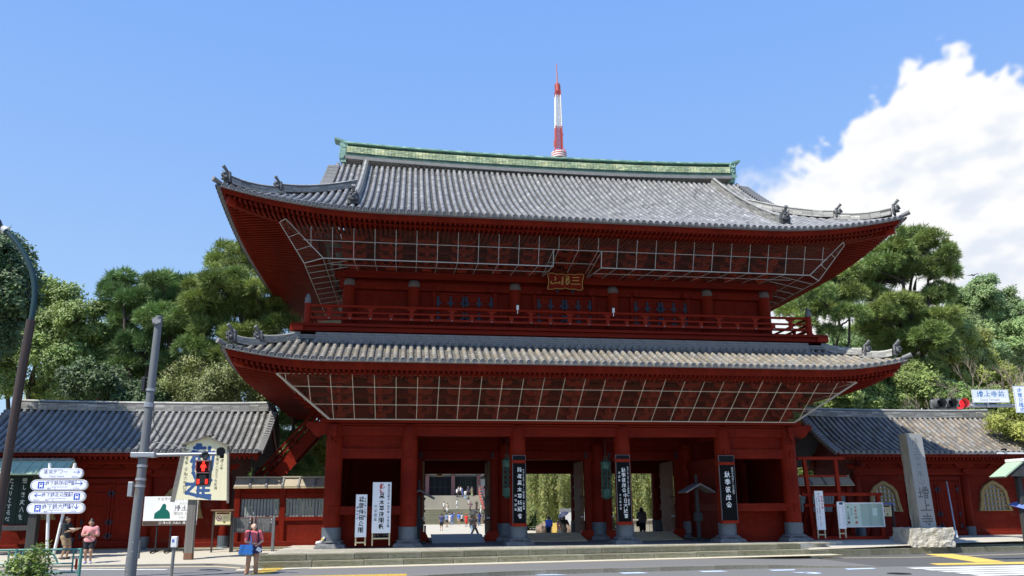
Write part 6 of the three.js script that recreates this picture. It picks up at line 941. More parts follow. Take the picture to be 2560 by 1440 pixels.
// white billboard on a black stand
{
  const base = onH(382, 1381, hlx), z = base.z, t = thing('billboard', 'white billboard with a green monk silhouette and brown foot band on a black stand', 'billboard');
  const [x0, y0, x1, y1] = rectZ(z, 359, 1241, 494, 1313);
  const m = sign(900, 480, (g, w, h) => { g.fillStyle = '#f4f4f2'; g.fillRect(0, 0, w, h); g.fillStyle = '#574842'; g.fillRect(0, h * 0.85, w, h * 0.15); g.fillStyle = '#fdfdfd'; g.fillRect(w * 0.22, h * 0.21, w * 0.29, h * 0.58); g.fillStyle = '#1f6b60'; g.beginPath(); g.moveTo(w * 0.20, h * 0.78); g.lineTo(w * 0.20, h * 0.62); g.quadraticCurveTo(w * 0.22, h * 0.54, w * 0.29, h * 0.47); g.quadraticCurveTo(w * 0.31, h * 0.42, w * 0.325, h * 0.34); g.quadraticCurveTo(w * 0.35, h * 0.22, w * 0.385, h * 0.26); g.quadraticCurveTo(w * 0.42, h * 0.28, w * 0.41, h * 0.44); g.quadraticCurveTo(w * 0.47, h * 0.5, w * 0.49, h * 0.60); g.lineTo(w * 0.50, h * 0.78); g.fill();
    g.fillStyle = g.strokeStyle = '#8a857c'; yokogaki(g, 'お念佛からはじまる幸せ', w * 0.24, h * 0.03, 50, 4.5, 58); g.fillStyle = g.strokeStyle = '#a5a098'; yokogaki(g, '法然上人', w * 0.66, h * 0.21, 34, 3, 40); g.fillStyle = g.strokeStyle = '#4d4660'; yokogaki(g, '浄土宗', w * 0.57, h * 0.31, 98, 10, 112); g.fillStyle = g.strokeStyle = '#96918a'; yokogaki(g, '開宗850年', w * 0.56, h * 0.54, 60, 5, 62); yokogaki(g, '令和6年', w * 0.66, h * 0.70, 36, 3, 42);
    g.fillStyle = g.strokeStyle = '#efe9e4'; yokogaki(g, '浄土宗 大本山 増上寺', w * 0.37, h * 0.875, 44, 5, 47); g.lineWidth = 3; g.beginPath(); g.arc(w * 0.32, h * 0.925, 24, 0, 7); g.stroke(); g.beginPath(); g.arc(w * 0.32, h * 0.925, 14, 0, 7); g.stroke(); });
  boardAt(t, x0, y0, x1, y1, z, m, M.white, 0.05, ['board', 'print']);
  for (const x of [x0 + 0.55, x0 + (x1 - x0) * 0.52, x1 - 0.28]) { mesh('leg', rod(V(x, base.y + 0.08, z - 0.06), V(x, y1 - 0.3, z - 0.07), 0.032, 8), M.darkMetal, t); mesh('foot_bar', bx(x - 0.03, x + 0.03, base.y + 0.02, base.y + 0.09, z - 0.75, z + 0.5), M.darkMetal, t); mesh('caster', T(new THREE.CylinderGeometry(0.05, 0.05, 0.04, 10), x, base.y + 0.03, z + 0.46, 0, 0, Math.PI / 2), M.black, t); }
  mesh('cross_bar', bx(x0 + 0.5, x1 - 0.25, base.y + 0.06, base.y + 0.12, z - 0.1, z - 0.04), M.darkMetal, t);
}
// yellow no-smoking notice, grey information boards
{
  const base = onH(550, 1381, hlx), z = base.z, t = thing('notice_sign', 'small cream no-smoking notice under a brown cap on two thin brown posts', 'sign'); const [x0, y0, x1, y1] = rectZ(z, 537, 1279, 577, 1312);
  const noSmoke = (g, w, h) => { g.fillStyle = '#eadfae'; g.fillRect(0, 0, w, h); g.fillStyle = '#6b3328'; g.fillRect(w * 0.1, h * 0.05, w * 0.8, h * 0.13); g.fillStyle = '#f3efd8'; g.fillRect(w * 0.06, h * 0.24, w * 0.4, h * 0.5); g.strokeStyle = '#c23a1e'; g.lineWidth = 10; g.beginPath(); g.arc(w * 0.26, h * 0.49, w * 0.15, 0, 7); g.moveTo(w * 0.15, h * 0.37); g.lineTo(w * 0.37, h * 0.61); g.stroke(); g.fillStyle = '#7a4a28'; g.fillRect(w * 0.2, h * 0.47, w * 0.14, h * 0.06); g.fillStyle = g.strokeStyle = '#7d6e4a'; small(g, w * 0.54, h * 0.3, w * 0.92, h * 0.62, 8, '#6d6040', 12); g.fillRect(w * 0.55, h * 0.74, w * 0.14, h * 0.14); };
  M.noSmoke = sign(256, 210, noSmoke); boardAt(t, x0, y0, x1, y1, z, M.noSmoke, M.brownMetal, 0.04); mesh('frame', [bx(x0 - 0.03, x0, y0 - 0.03, y1, z - 0.04, z + 0.02), bx(x1, x1 + 0.03, y0 - 0.03, y1, z - 0.04, z + 0.02), bx(x0 - 0.03, x1 + 0.03, y0 - 0.04, y0, z - 0.04, z + 0.02)], M.brownMetal, t); mesh('cap', bx(x0 - 0.14, x1 + 0.14, y1 + 0.02, y1 + 0.08, z - 0.14, z + 0.16, 0.015), M.woodBrown, t);
  for (const x of [x0 - 0.05, x1 + 0.05]) mesh('post', bx(x - 0.03, x + 0.03, base.y - 0.1, y1 + 0.04, z - 0.05, z + 0.01), M.brownMetal, t);
}
{
  const base = onH(632, 1379, hlx), z = base.z, t = thing('information_board', 'pair of grey information panels full of fine white text on grey posts', 'information board');
  const m = sign(512, 448, (g, w, h) => { g.fillStyle = '#4c4d4f'; g.fillRect(0, 0, w, h); small(g, w * 0.06, h * 0.05, w * 0.84, h * 0.94, 26, '#d5d5d2', 21); g.fillStyle = g.strokeStyle = '#f2f2f0'; tategaki(g, '増上寺', w * 0.885, h * 0.06, 38, 5, 50); });
  const p = [[586, 628], [640, 681]].map(([a, b]) => rectZ(z, a, 1294, b, 1331)); for (const [x0, y0, x1, y1] of p) boardAt(t, x0, y0, x1, y1, z, m, M.greySteel, 0.04, ['panel', 'text']);
  for (const x of [p[0][0] - 0.05, p[1][2] + 0.05]) mesh('post', bx(x - 0.055, x + 0.055, base.y - 0.1, p[0][3] + 0.02, z - 0.08, z + 0.03, 0.01), M.greySteel, t); mesh('post', bx(p[0][2] + 0.06, p[0][2] + 0.14, p[0][1] - 0.05, p[0][3] + 0.02, z - 0.08, z), M.greySteel, t);
}
{ // short button post in the foreground
  const b = onY(427, 1449, S), t = thing('button_post', 'short grey post with a white signal button box by the road', 'post', [b.x, S, b.z]), h = onZ(433, 1350, b.z).y - S;
  mesh('post', rod(V(0, 0, 0), V(0.02, h - 0.05, 0), 0.045, 12), M.greySteel, t); const x = mesh('button_box', bx(-0.06, 0.1, h - 0.2, h + 0.1, -0.06, 0.08, 0.02), M.white, t); mesh('button_mark', bx(-0.03, 0.03, h - 0.06, h + 0.02, 0.078, 0.084), M.blueMark, x);
}
// black boards hung on the gate columns
const blackBoard = (u0, v0, u1, v1, label, draw, band) => {
  const z = 0.42, [x0, y0, x1, y1] = rectZ(z, u0, v0, u1, v1), t = thing('hanging_board', label, 'notice board', [0, 0, 0], 0, 'black boards on the gate columns'), w = x1 - x0, h = y1 - y0;
  const m = sign(160, Math.round(160 * h / w), (g, cw, ch) => { g.fillStyle = '#07090c'; g.fillRect(0, 0, cw, ch); g.fillStyle = '#14181c'; g.fillRect(0, 0, cw, ch * band); g.fillStyle = g.strokeStyle = '#f0f0ec'; draw(g, cw, ch); }, { roughness: 0.4 });
  boardAt(t, x0, y0, x1, y1, z, m, M.black, 0.05, ['board', 'lettering']); mesh('edge', [bx(x0 - 0.015, x0, y0, y1, z - 0.05, z + 0.01), bx(x1, x1 + 0.015, y0, y1, z - 0.05, z + 0.01), bx(x0 - 0.015, x1 + 0.015, y1, y1 + 0.015, z - 0.05, z + 0.01)], M.greySteel, t);
  mesh('holder', bx(x0 - 0.02, x1 + 0.02, y1 - h * band - 0.06, y1 - h * band + 0.06, z - 0.3, z + 0.03, 0.01), M.redBright, t); mesh('ledge', bx(x0 - 0.03, x1 + 0.03, y0 - 0.12, y0, z - 0.2, z + 0.06, 0.012), M.redBright, t);
  return t;
};
blackBoard(1282.5, 1139, 1314, 1308, 'black hanging board with white brush text on the column right of the left doorway', (g, w, h) => { tategaki(g, '勝運黒本尊祈願會', w * 0.34, h * 0.175, 58, 6.5, h * 0.098); tategaki(g, '九月十五日(日)一時法話 二時法要', w * 0.77, h * 0.20, 25, 3, h * 0.037); tategaki(g, '於安国殿', w * 0.10, h * 0.58, 30, 3.2, h * 0.068); }, 0.09);
blackBoard(1542.5, 1138, 1576, 1304, 'black hanging board with the longest white text, between the middle and right doorways', (g, w, h) => { tategaki(g, '秋季彼岸会', w * 0.36, h * 0.19, 52, 6, h * 0.077); tategaki(g, '中日大法要', w * 0.44, h * 0.575, 52, 6, h * 0.077); tategaki(g, '九月二十二日(日)十時法話 十一時法要', w * 0.78, h * 0.17, 23, 2.8, h * 0.032); tategaki(g, '御親修', w * 0.10, h * 0.25, 28, 3, h * 0.056); tategaki(g, '於大殿本堂', w * 0.14, h * 0.59, 24, 2.8, h * 0.05); }, 0.08);
blackBoard(1801.5, 1139.5, 1839, 1301, 'black hanging board with the shortest white brush text on the second column from the right', (g, w, h) => { tategaki(g, '秋季彼岸会', w * 0.30, h * 0.245, 60, 7.5, h * 0.118); tategaki(g, '九月十九日〜二十五日', w * 0.77, h * 0.175, 27, 3.2, h * 0.042); }, 0.12);
// white boards standing in the left bay
const standBoard = (u0, v0, u1, v1, vf, z, label, cw, draw, hgt) => {
  const [x0, y0, x1, y1] = rectZ(z, u0, v0, u1, v1), f = onZ((u0 + u1) / 2, vf, z).y, t = thing('standing_board', label, 'notice board'), ch = Math.round(cw * (y1 - y0) / (x1 - x0));
  boardAt(t, x0, y0, x1, y1, z, sign(cw, ch, (g, w, h) => { g.fillStyle = '#f3f4f5'; g.fillRect(0, 0, w, h); draw(g, w, h); }), M.white, 0.03, ['board', 'lettering']); for (const x of [x0 + 0.035, x1 - 0.035]) mesh('leg', bx(x - 0.025, x + 0.025, f, y1 - 0.1, z - 0.07, z - 0.032), M.woodPale, t); mesh('brace', bx(x0 + 0.02, x1 - 0.02, y0 - 0.22, y0 - 0.17, z - 0.066, z - 0.036), M.woodPale, t); return t;
};
standBoard(888.5, 1236, 917, 1343, 1364, 0.75, 'narrow white standing board, the shorter of the two in the left bay', 150, (g, w, h) => { g.fillStyle = g.strokeStyle = '#14161c'; tategaki(g, '経蔵特別公開', w * 0.26, h * 0.05, 70, 8, h * 0.145); tategaki(g, '午前十時〜午後三時', w * 0.75, h * 0.08, 27, 2.8, h * 0.052); tategaki(g, '雨天中止', w * 0.04, h * 0.28, 32, 3.2, h * 0.08); });
standBoard(930.5, 1205.5, 977.5, 1333, 1364, 0.72, 'wide white standing board headed by two red characters in the left bay', 240, (g, w, h) => { g.fillStyle = g.strokeStyle = '#b5281c'; tategaki(g, '秘仏', w * 0.36, h * 0.025, 66, 8, h * 0.092); g.fillStyle = g.strokeStyle = '#15171d'; tategaki(g, '黒本尊御開帳', w * 0.36, h * 0.22, 66, 7.5, h * 0.12); g.fillStyle = g.strokeStyle = '#26324a'; tategaki(g, '黒本尊祈願会 午前九時〜午後五時', w * 0.80, h * 0.03, 34, 3.4, h * 0.056); tategaki(g, '於安国殿', w * 0.10, h * 0.45, 38, 3.6, h * 0.085); });
{ const z = 0.55; const q = onZ(935, 1345, z); const t = thing('leaflet_sheet', 'dark printed leaflet leaning below the wide white board', 'leaflet', [0, 0, 0]); const [x0, y0, x1, y1] = rectZ(z, 932, 1335, 972, 1347); mesh('sheet', bx(x0, x1, y0, y1, z - 0.02, z), sign(128, 48, (g, w, h) => { g.fillStyle = '#15161c'; g.fillRect(0, 0, w, h); const r = seeded(5); for (let i = 0; i < 40; i++) { g.fillStyle = ['#6d7280', '#3b3f55', '#a8a8b0', '#5a3030'][i % 4]; g.fillRect(r() * w, r() * h, 3 + r() * 10, 2 + r() * 6); } }), t); }
// name board high on the gate
{
  const z = 0.15, c = onZ(1413, 704, z), t = thing('name_plaque', 'dark red scalloped name board with three gold characters below the upper eaves', 'plaque', [c.x, c.y, z]); t.rotation.x = 0.28;
  const w = 0.76, h = 0.27, out = []; const wave = (a, b, n, f) => { for (let k = 0; k < n; k++) { const q = k / n; out.push(f(lerp(a, b, q), q)); } };
  wave(-w, w, 24, (x, q) => [x, -h - 0.03 * Math.abs(Math.sin(q * Math.PI * 4)) - 0.06 * Math.abs(2 * q - 1)]); wave(-h, h, 8, (y, q) => [w - 0.05 * Math.sin(q * Math.PI) + 0.03 * q, y]); wave(w, -w, 24, (x, q) => [x * 1.03, h + 0.035 * Math.abs(Math.sin(q * Math.PI * 4)) + 0.05 * Math.abs(2 * q - 1)]); wave(h, -h, 8, (y, q) => [-w + 0.05 * Math.sin(q * Math.PI) - 0.03 * (1 - q), y]);
  mesh('board', plate(out, 0.06, 0.01), M.redDark, t); const edge = []; for (let k = 0; k < out.length; k++) { const a = out[k], b = out[(k + 1) % out.length]; edge.push(rod(V(a[0], a[1], 0.07), V(b[0], b[1], 0.07), 0.018, 5)); } mesh('gilt_edge', edge, M.gold, t);
  const put = (strk, x0, s) => strk.map((p) => tube(p.length > 2 ? p.map(([a, b]) => V(x0 + a * s, 0.2 - b * s, 0.075)) : [V(x0 + p[0][0] * s, 0.2 - p[0][1] * s, 0.075), V(x0 + p[1][0] * s, 0.2 - p[1][1] * s, 0.075)], 0.027, 14, 6));
  mesh('gilt_character', put([[[4, 0], [4.8, 2], [4.2, 4]], [[1, 4.6], [0, 6], [0.4, 7], [8, 6], [8.6, 7], [9.4, 6], [8.5, 4.8]]], -0.64, 0.043), M.gold, t); mesh('gilt_character', put([[[2.5, 0], [0.8, 2.2], [2.6, 2.6], [0.5, 4.4], [2.6, 5], [0.6, 6.4], [1.2, 7.8], [2.4, 7]], [[4.4, 0.2], [8, 0], [7.6, 1.6]], [[4.6, 1.8], [8, 1.7]], [[4.4, 3], [8.6, 2.8]], [[6.4, 3], [5, 5.4], [6.6, 7.8], [7.4, 5], [9.2, 3.8]], [[7.4, 5.4], [9, 6.4]]], -0.2, 0.043), M.gold, t); mesh('gilt_character', put([[[1, 0.6], [8, 0.2]], [[1, 3.4], [8, 3.2]], [[0, 7], [9, 6.8]]], 0.24, 0.043), M.gold, t);
  for (const x of [-0.33, 0.33]) mesh('prop', [bx(x - 0.03, x + 0.03, -h - 0.16, -h + 0.05, -0.1, 0.02), T(new THREE.SphereGeometry(0.07, 10, 8), x, -h - 0.16, 0.03)], M.hinge, t);
}
// bronze lanterns hanging in the doorways
{
  const lan = (u, v, z, label) => { const c = onZ(u, v, z), t = thing('hanging_lantern', label, 'lantern', [c.x, c.y, z], 0, 'bronze lanterns in the doorways'); const n = 6, r = 0.2, mk = (y0, y1, r0, r1) => T(new THREE.CylinderGeometry(r1, r0, y1 - y0, n), 0, (y0 + y1) / 2, 0);
    mesh('lantern_cap', [mk(0.62, 0.68, 0.25, 0.25), mk(0.68, 0.80, 0.23, 0.1), T(new THREE.TorusGeometry(0.07, 0.015, 6, 14), 0, 0.88, 0)], M.bronze, t); mesh('lantern_base', [mk(-0.80, -0.52, 0.22, 0.21), mk(-0.52, -0.46, 0.235, 0.235), mk(-0.88, -0.8, 0.1, 0.16)], M.bronze, t); mesh('upper_band', [mk(0.40, 0.62, 0.21, 0.215)], M.bronze, t);
    const cage = []; for (let k = 0; k < n; k++) { const a = k / n * 6.283, b = (k + 1) / n * 6.283, p = (an, y) => V(Math.sin(an) * r, y, Math.cos(an) * r); cage.push(rod(p(a, -0.46), p(a, 0.42), 0.016, 5)); for (let j = 0; j < 4; j++) { const y0 = -0.46 + j * 0.22; cage.push(rod(p(a, y0), p(b, y0 + 0.22), 0.012, 4), rod(p(b, y0), p(a, y0 + 0.22), 0.012, 4)); } } mesh('lattice_cage', cage, M.bronze, t); mesh('inner_core', mk(-0.45, 0.4, 0.07, 0.07), M.darkMetal, t);
    mesh('chain', rod(V(0, 0.92, 0), V(0, 4.5 - c.y, 0), 0.02, 6), M.darkMetal, t); };
  lan(1268, 1192, -1.6, 'green bronze lattice lantern half hidden left of the leftmost black board'); lan(1515, 1196, -1.6, 'green bronze lattice lantern hanging left of the black board with the longest text');
}
{ // small roofed posts inside the passage
  const st = (u, vr, z, label) => { const c = onZ(u, vr, z), t = thing('roofed_post', label, 'roofed post', [c.x, P, z]), h = c.y - P; mesh('post', bx(-0.07, 0.07, 0.1, h, -0.07, 0.07, 0.01), M.woodDark, t); mesh('foot', [bx(-0.3, 0.3, 0, 0.12, -0.06, 0.06), bx(-0.06, 0.06, 0, 0.12, -0.3, 0.3)], M.woodDark, t); for (const s of [-1, 1]) mesh('roof', plate([[0, 0.16], [s * 0.62, -0.18], [s * 0.66, -0.13], [0, 0.22]].sort(() => 0), 1.0).translate(0, h, -0.5), M.tileMid, t); for (let k = 0; k < 6; k++) mesh('roof_batten', [bar(V(0, h + 0.215, -0.48 + k * 0.19), V(0.64, h - 0.125, -0.48 + k * 0.19), 0.04, 0.03), bar(V(0, h + 0.215, -0.48 + k * 0.19), V(-0.64, h - 0.125, -0.48 + k * 0.19), 0.04, 0.03)], M.tileDark, t); mesh('finial', bx(-0.05, 0.05, h + 0.2, h + 0.62, -0.06, 0.06, 0.015), M.woodDark, t); mesh('box', bx(-0.16, 0.16, h - 1.35, h - 1.0, -0.1, 0.14, 0.01), M.woodDark, t); };
  st(1741, 1222, -1.2, 'small roofed wooden post standing before the right end bay'); st(1048, 1238, -2.2, 'small roofed wooden post half hidden by the left doorway column');
}
// right-hand side: red timber frame, boards, notice case
{
  const z = -1.0, g = hr(z), t = thing('timber_frame', 'red timber frame like a trestle of posts and rails right of the gate', 'timber frame'), p = (u, v) => onZ(u, v, z), B = (a, c, w = 0.15) => bar(p(...a), p(...c), w, w);
  const foot = (u, v) => { const q = p(u, v); q.y = g; return q; };
  mesh('post', bar(p(2009, 1146), foot(2036, 1346), 0.14, 0.15), M.redBright, t); mesh('post', bar(p(2087, 1146), foot(2108, 1346), 0.14, 0.15), M.redBright, t); mesh('post', bar(p(2193, 1236), foot(2209, 1346), 0.14, 0.15), M.redBright, t);
  for (const [a, c] of [[[1992, 1145.5], [2109, 1145.5]], [[1998, 1190], [2115, 1190]], [[2003, 1236.5], [2203, 1235.5]], [[2010, 1263.5], [2104, 1263.5]], [[2020, 1345], [2222, 1344]]]) mesh('rail', bar(p(...a), p(...c), 0.12, a[1] === 1190 ? 0.07 : 0.13), M.redBright, t);
  for (const u of [2020, 2092, 2196]) mesh('back_strut', bar(onZ(u, 1237, z - 0.1), V(p(u + 10, 1340).x, g, z - 0.9), 0.11, 0.11), M.red, t);
  const zc = z + 0.2, [x0, y0, x1, y1] = rectZ(zc, 2112, 1259, 2207, 1315), c = thing('notice_case', 'white framed glass notice case with red printed sheets on the red timber frame', 'notice case');
  const m = sign(512, 300, (q, w, h) => { q.fillStyle = '#b9c2bf'; q.fillRect(0, 0, w, h); q.fillStyle = '#d9dedb'; q.fillRect(0, 0, w * 0.42, h); q.fillStyle = '#e8ebea'; q.fillRect(w * 0.74, h * 0.2, w * 0.12, h * 0.34); q.fillStyle = q.strokeStyle = '#c9544a'; tategaki(q, '安産祈願', w * 0.255, h * 0.1, 34, 4, 46); q.beginPath(); q.arc(w * 0.29, h * 0.84, 19, 0, 7); q.fill(); q.fillStyle = q.strokeStyle = '#55504c'; tategaki(q, '御守り祈願', w * 0.06, h * 0.1, 30, 3.4, 38); q.fillStyle = '#8e4452'; q.beginPath(); q.arc(w * 0.09, h * 0.84, 18, 0, 7); q.fill(); q.fillStyle = q.strokeStyle = '#3a4a44'; tategaki(q, '増上寺', w * 0.16, h * 0.2, 20, 2.4, 36); });
  boardAt(c, x0, y0, x1, y1, zc, m, M.white, 0.14, ['case', 'sheets']); mesh('frame', [bx(x0 - 0.04, x1 + 0.04, y0 - 0.05, y0 + 0.01, zc - 0.14, zc + 0.05, 0.008), bx(x0 - 0.04, x1 + 0.04, y1 - 0.01, y1 + 0.05, zc - 0.14, zc + 0.05, 0.008), bx(x0 - 0.04, x0 + 0.01, y0, y1, zc - 0.14, zc + 0.05, 0.008), bx(x1 - 0.01, x1 + 0.04, y0, y1, zc - 0.14, zc + 0.05, 0.008)], M.white, c); mesh('glass', bx(x0, x1, y0, y1, zc + 0.032, zc + 0.036), M.glass, c); for (let k = 0; k < 6; k++) mesh('pin', T(new THREE.SphereGeometry(0.014, 6, 5), x0 + 0.08 + k * 0.12, y0 + 0.08 + (k % 3) * 0.3, zc + 0.012), M.black, c);
  standBoard(2039.5, 1227, 2061, 1325, 1346, zc + 0.25, 'tall white standing board with red heading before the red timber frame', 150, (q, w, h) => { q.fillStyle = q.strokeStyle = '#c8392c'; tategaki(q, '段差注意', w * 0.66, h * 0.13, 42, 4.6, h * 0.088); q.fillStyle = q.strokeStyle = '#55585e'; tategaki(q, '境内石畳上は段差がございます', w * 0.36, h * 0.05, 30, 3, h * 0.062); tategaki(q, 'お足元ご注意下さい', w * 0.08, h * 0.18, 30, 3, h * 0.066); });
  standBoard(2094.5, 1254, 2113.5, 1322, 1345, zc + 0.3, 'small white standing board with fine blue text left of the glass notice case', 128, (q, w, h) => { q.fillStyle = '#39506e'; q.fillRect(w * 0.3, h * 0.02, w * 0.5, h * 0.09); small(q, w * 0.1, h * 0.14, w * 0.92, h * 0.9, 5, '#5a6f92', 31); });
  const zy = zc - 0.6, [a0, b0, a1, b1] = rectZ(zy, 2200, 1262, 2229, 1291), n = thing('no_smoking_sign', 'small yellow no-smoking sign with a blue cap right of the glass notice case', 'sign'); boardAt(n, a0, b0, a1, b1, zy, M.noSmoke, M.brownMetal, 0.04); mesh('cap', bx(a0 - 0.05, a1 + 0.06, b1 + 0.01, b1 + 0.08, zy - 0.08, zy + 0.1), M.blueMark, n); mesh('post', bx(a1 + 0.03, a1 + 0.1, g - 0.05, b1 + 0.02, zy - 0.06, zy + 0.02), M.darkMetal, n); mesh('post', bx(a0 - 0.08, a0 - 0.02, g - 0.05, b1 + 0.02, zy - 0.06, zy + 0.02), M.darkMetal, n);
}
// inscribed stone pillar on its block
{
  const a = onH(2239, 1360, hrx), c = onH(2386, 1362, hrx), t = thing('stone_monument', 'leaning-sided tall granite pillar with carved temple name on a rough stone block', 'stone pillar'), z1 = Math.max(a.z, c.z) * 0.5 + Math.min(a.z, c.z) * 0.5 + 0.25, g = Math.min(a.y, c.y) - 0.08;
  const bl = rectZ(z1, 2279, 1320, 2386, 1362), rough = (geo, amp, f) => { const q = geo.toNonIndexed ? (geo.index ? geo.toNonIndexed() : geo) : geo, p = q.attributes.position; for (let i = 0; i < p.count; i++) { const x = p.getX(i), y = p.getY(i), zz = p.getZ(i), n = fbm2(x * f + zz * 2.1, y * f + zz * 1.3, 4) * amp; p.setXYZ(i, x + n * 0.8, y + n * 0.6, zz + n); } q.computeVertexNormals(); return toCreasedNormals(q, 0.7); };
  const blk = new THREE.BoxGeometry(bl[2] - bl[0], bl[3] - g, 1.25, 26, 12, 20); blk.translate((bl[0] + bl[2]) / 2, (bl[3] + g) / 2, z1 - 0.625); mesh('base_block', rough(blk, 0.07, 2.6), M.granite, t);
  const zf = z1 - 0.38, f = rectZ(zf, 2306, 1322, 2342, 1322), TL = onZ(2265, 1083, zf), TR = onZ(2304, 1083, zf), BL2 = onZ(2300, 1319, zf), BR = onZ(2341, 1319, zf), w0 = (BR.x - BL2.x) / 2, w1 = (TR.x - TL.x) / 2, cx = (BL2.x + BR.x) / 2, H = TL.y - bl[3], cx1 = (TL.x + TR.x) / 2;
  const sh = new THREE.BoxGeometry(1, H, 1, 10, 40, 10); { const p = sh.attributes.position; for (let i = 0; i < p.count; i++) { const v = p.getY(i) / H + 0.5; const w = lerp(w0, w1, v); p.setXYZ(i, lerp(cx, cx1, v) + p.getX(i) * 2 * w, bl[3] + v * H, zf - 0.27 + p.getZ(i) * 0.54 * lerp(1, 0.92, v)); } } mesh('shaft', rough(sh, 0.022, 2.2), M.graniteRough, t);
  const m = sign(190, 1024, (q, w, h) => { q.fillStyle = '#9a9c9b'; q.fillRect(0, 0, w, h); const r = seeded(8); for (let i = 0; i < 2500; i++) { const k = 120 + r() * 70; q.fillStyle = `rgba(${k},${k},${k},0.25)`; q.fillRect(r() * w, r() * h, 2 + r() * 3, 2 + r() * 3); } q.fillStyle = q.strokeStyle = '#6f7273'; tategaki(q, '浄土宗大本山', 50, 40, 84, 5, 88); q.fillStyle = q.strokeStyle = '#5c5f60'; q.save(); q.translate(3, 3); tategaki(q, '増上寺', 26, 575, 134, 15, 146); q.restore(); q.fillStyle = q.strokeStyle = '#b4b6b4'; q.globalAlpha = 0.35; tategaki(q, '増上寺', 24, 571, 134, 5, 146); }, { roughness: 0.85 });
  const fg = grid(1, 1, (u, v) => { const w = lerp(w0, w1, v) * 0.97; return [lerp(cx, cx1, v) + (u * 2 - 1) * w, bl[3] + 0.01 + v * (H - 0.05), lerp(zf, zf - 0.035, v) + 0.03, u, v]; }); mesh('inscribed_face', fg, m, t);
}
{ const a = onZ(2366, 1204, -2.6), b = onH(2392, 1346, hrx); const t = thing('steel_pole', 'thin steel pole leaning against the gallery door right of the stone pillar', 'pole'); mesh('tube', rod(b, a, 0.035, 10), M.steel, t); mesh('tube_foot', rod(b, b.clone().lerp(a, 0.12), 0.06, 10), M.white, t); }
// vehicle signal with street name plates, top right
{
  const z = 6.2, c = onZ(2371, 1011, z), t = thing('traffic_light', 'horizontal traffic light of three lamps with the right one lit red', 'traffic light', [c.x, c.y, z]); t.rotation.y = -0.1; const k = 1898.29 / pxm(c), w = 0.62, h = 0.20;
  mesh('housing', bx(-w, w, -h * 0.9, h * 0.9, -0.16, 0.02, 0.08), M.signalGrey, t);
  for (let i = 0; i < 3; i++) { const x = (i - 1) * 0.405; mesh('visor', T(new THREE.CylinderGeometry(0.185, 0.195, 0.3, 22, 1, true, -Math.PI * 0.72 + Math.PI, Math.PI * 1.44), x, 0, 0.15, Math.PI / 2), M.signalGrey, t); mesh('lens', T(new THREE.SphereGeometry(0.165, 18, 10), x, 0, 0.02, 0, 0, 0, 1).scale(1, 1, 1), i === 2 ? M.glowLens : M.darkGlass, t).scale.set(1, 1, 0.35); }
  const pl = new THREE.PointLight(0xff2218, 0.3, 4); pl.position.set(0.405, 0, 0.3); pl.castShadow = true; pl.name = 'signal_glow'; t.add(pl);
  const arm = thing('signal_mast_arm', 'grey horizontal mast arm carrying the traffic light and the place name plate', 'signal arm', [c.x, c.y, z]); mesh('arm', rod(V(0.55, -0.04, -0.08), V(5.4, 0.02, -0.08), 0.06, 12), M.steel, arm); mesh('mast', rod(V(5.4, S - c.y, -0.08), V(5.4, 1.0, -0.08), 0.13, 16), M.steel, arm); mesh('clamp', [bx(0.5, 0.72, -0.1, 0.06, -0.16, 0.0, 0.01), bx(0.95, 1.03, -0.09, 0.12, -0.14, 0.02), bx(1.5, 1.58, -0.09, 0.12, -0.14, 0.02)], M.steel, arm);  // mast and arm that hold the traffic light
  const pz = z + 0.06, q = [onZ(2433, 1006, pz), onZ(2524, 1004, pz)], hgt = onZ(2480, 974, pz).y - q[0].y, np = thing('place_name_sign', 'white place name plate reading Zojoji Temple above the traffic light arm', 'sign', [(q[0].x + q[1].x) / 2, q[0].y + hgt / 2, pz]), pw = q[1].x - q[0].x; np.rotation.z = 0.012;
  mesh('plate', bx(-pw / 2, pw / 2, -hgt / 2, hgt / 2, -0.03, 0, 0.008), M.white, np); const fm = mesh('lettering', face(pw, hgt), sign(512, 190, (g, W2, H2) => { g.fillStyle = '#eef1f5'; g.fillRect(0, 0, W2, H2); g.strokeStyle = '#8d98a8'; g.lineWidth = 5; g.strokeRect(5, 5, W2 - 10, H2 - 10); g.fillStyle = '#dfe6ee'; g.fillRect(12, 12, W2 - 24, H2 * 0.58); g.fillStyle = g.strokeStyle = '#3a6fa8'; yokogaki(g, '増上寺前', 60, 16, 92, 9, 100); g.fillStyle = '#6a6670'; g.font = '46px sans-serif'; g.fillText('Zojoji Temple', 98, 165); }), np); fm.position.z = 0.003;
  const vz = z + 0.1, v0 = rectZ(vz, 2537, 965, 2568, 1032), vp = thing('crossing_sign', 'narrow white upright sign with blue text at the right edge of the photo', 'sign', [(v0[0] + v0[2]) / 2, (v0[1] + v0[3]) / 2, vz]); mesh('plate', bx((v0[0] - v0[2]) / 2, (v0[2] - v0[0]) / 2, (v0[1] - v0[3]) / 2, (v0[3] - v0[1]) / 2, -0.03, 0, 0.008), M.white, vp); const vf = mesh('lettering', face(v0[2] - v0[0], v0[3] - v0[1]), sign(150, 330, (g, W2, H2) => { g.fillStyle = '#eef1f5'; g.fillRect(0, 0, W2, H2); g.strokeStyle = '#7d90b8'; g.lineWidth = 5; g.strokeRect(4, 4, W2 - 8, H2 - 8); g.fillStyle = g.strokeStyle = '#3a6fb8'; tategaki(g, '歩車分離式', 40, 22, 58, 6, 60); }), vp); vf.position.z = 0.003;
}
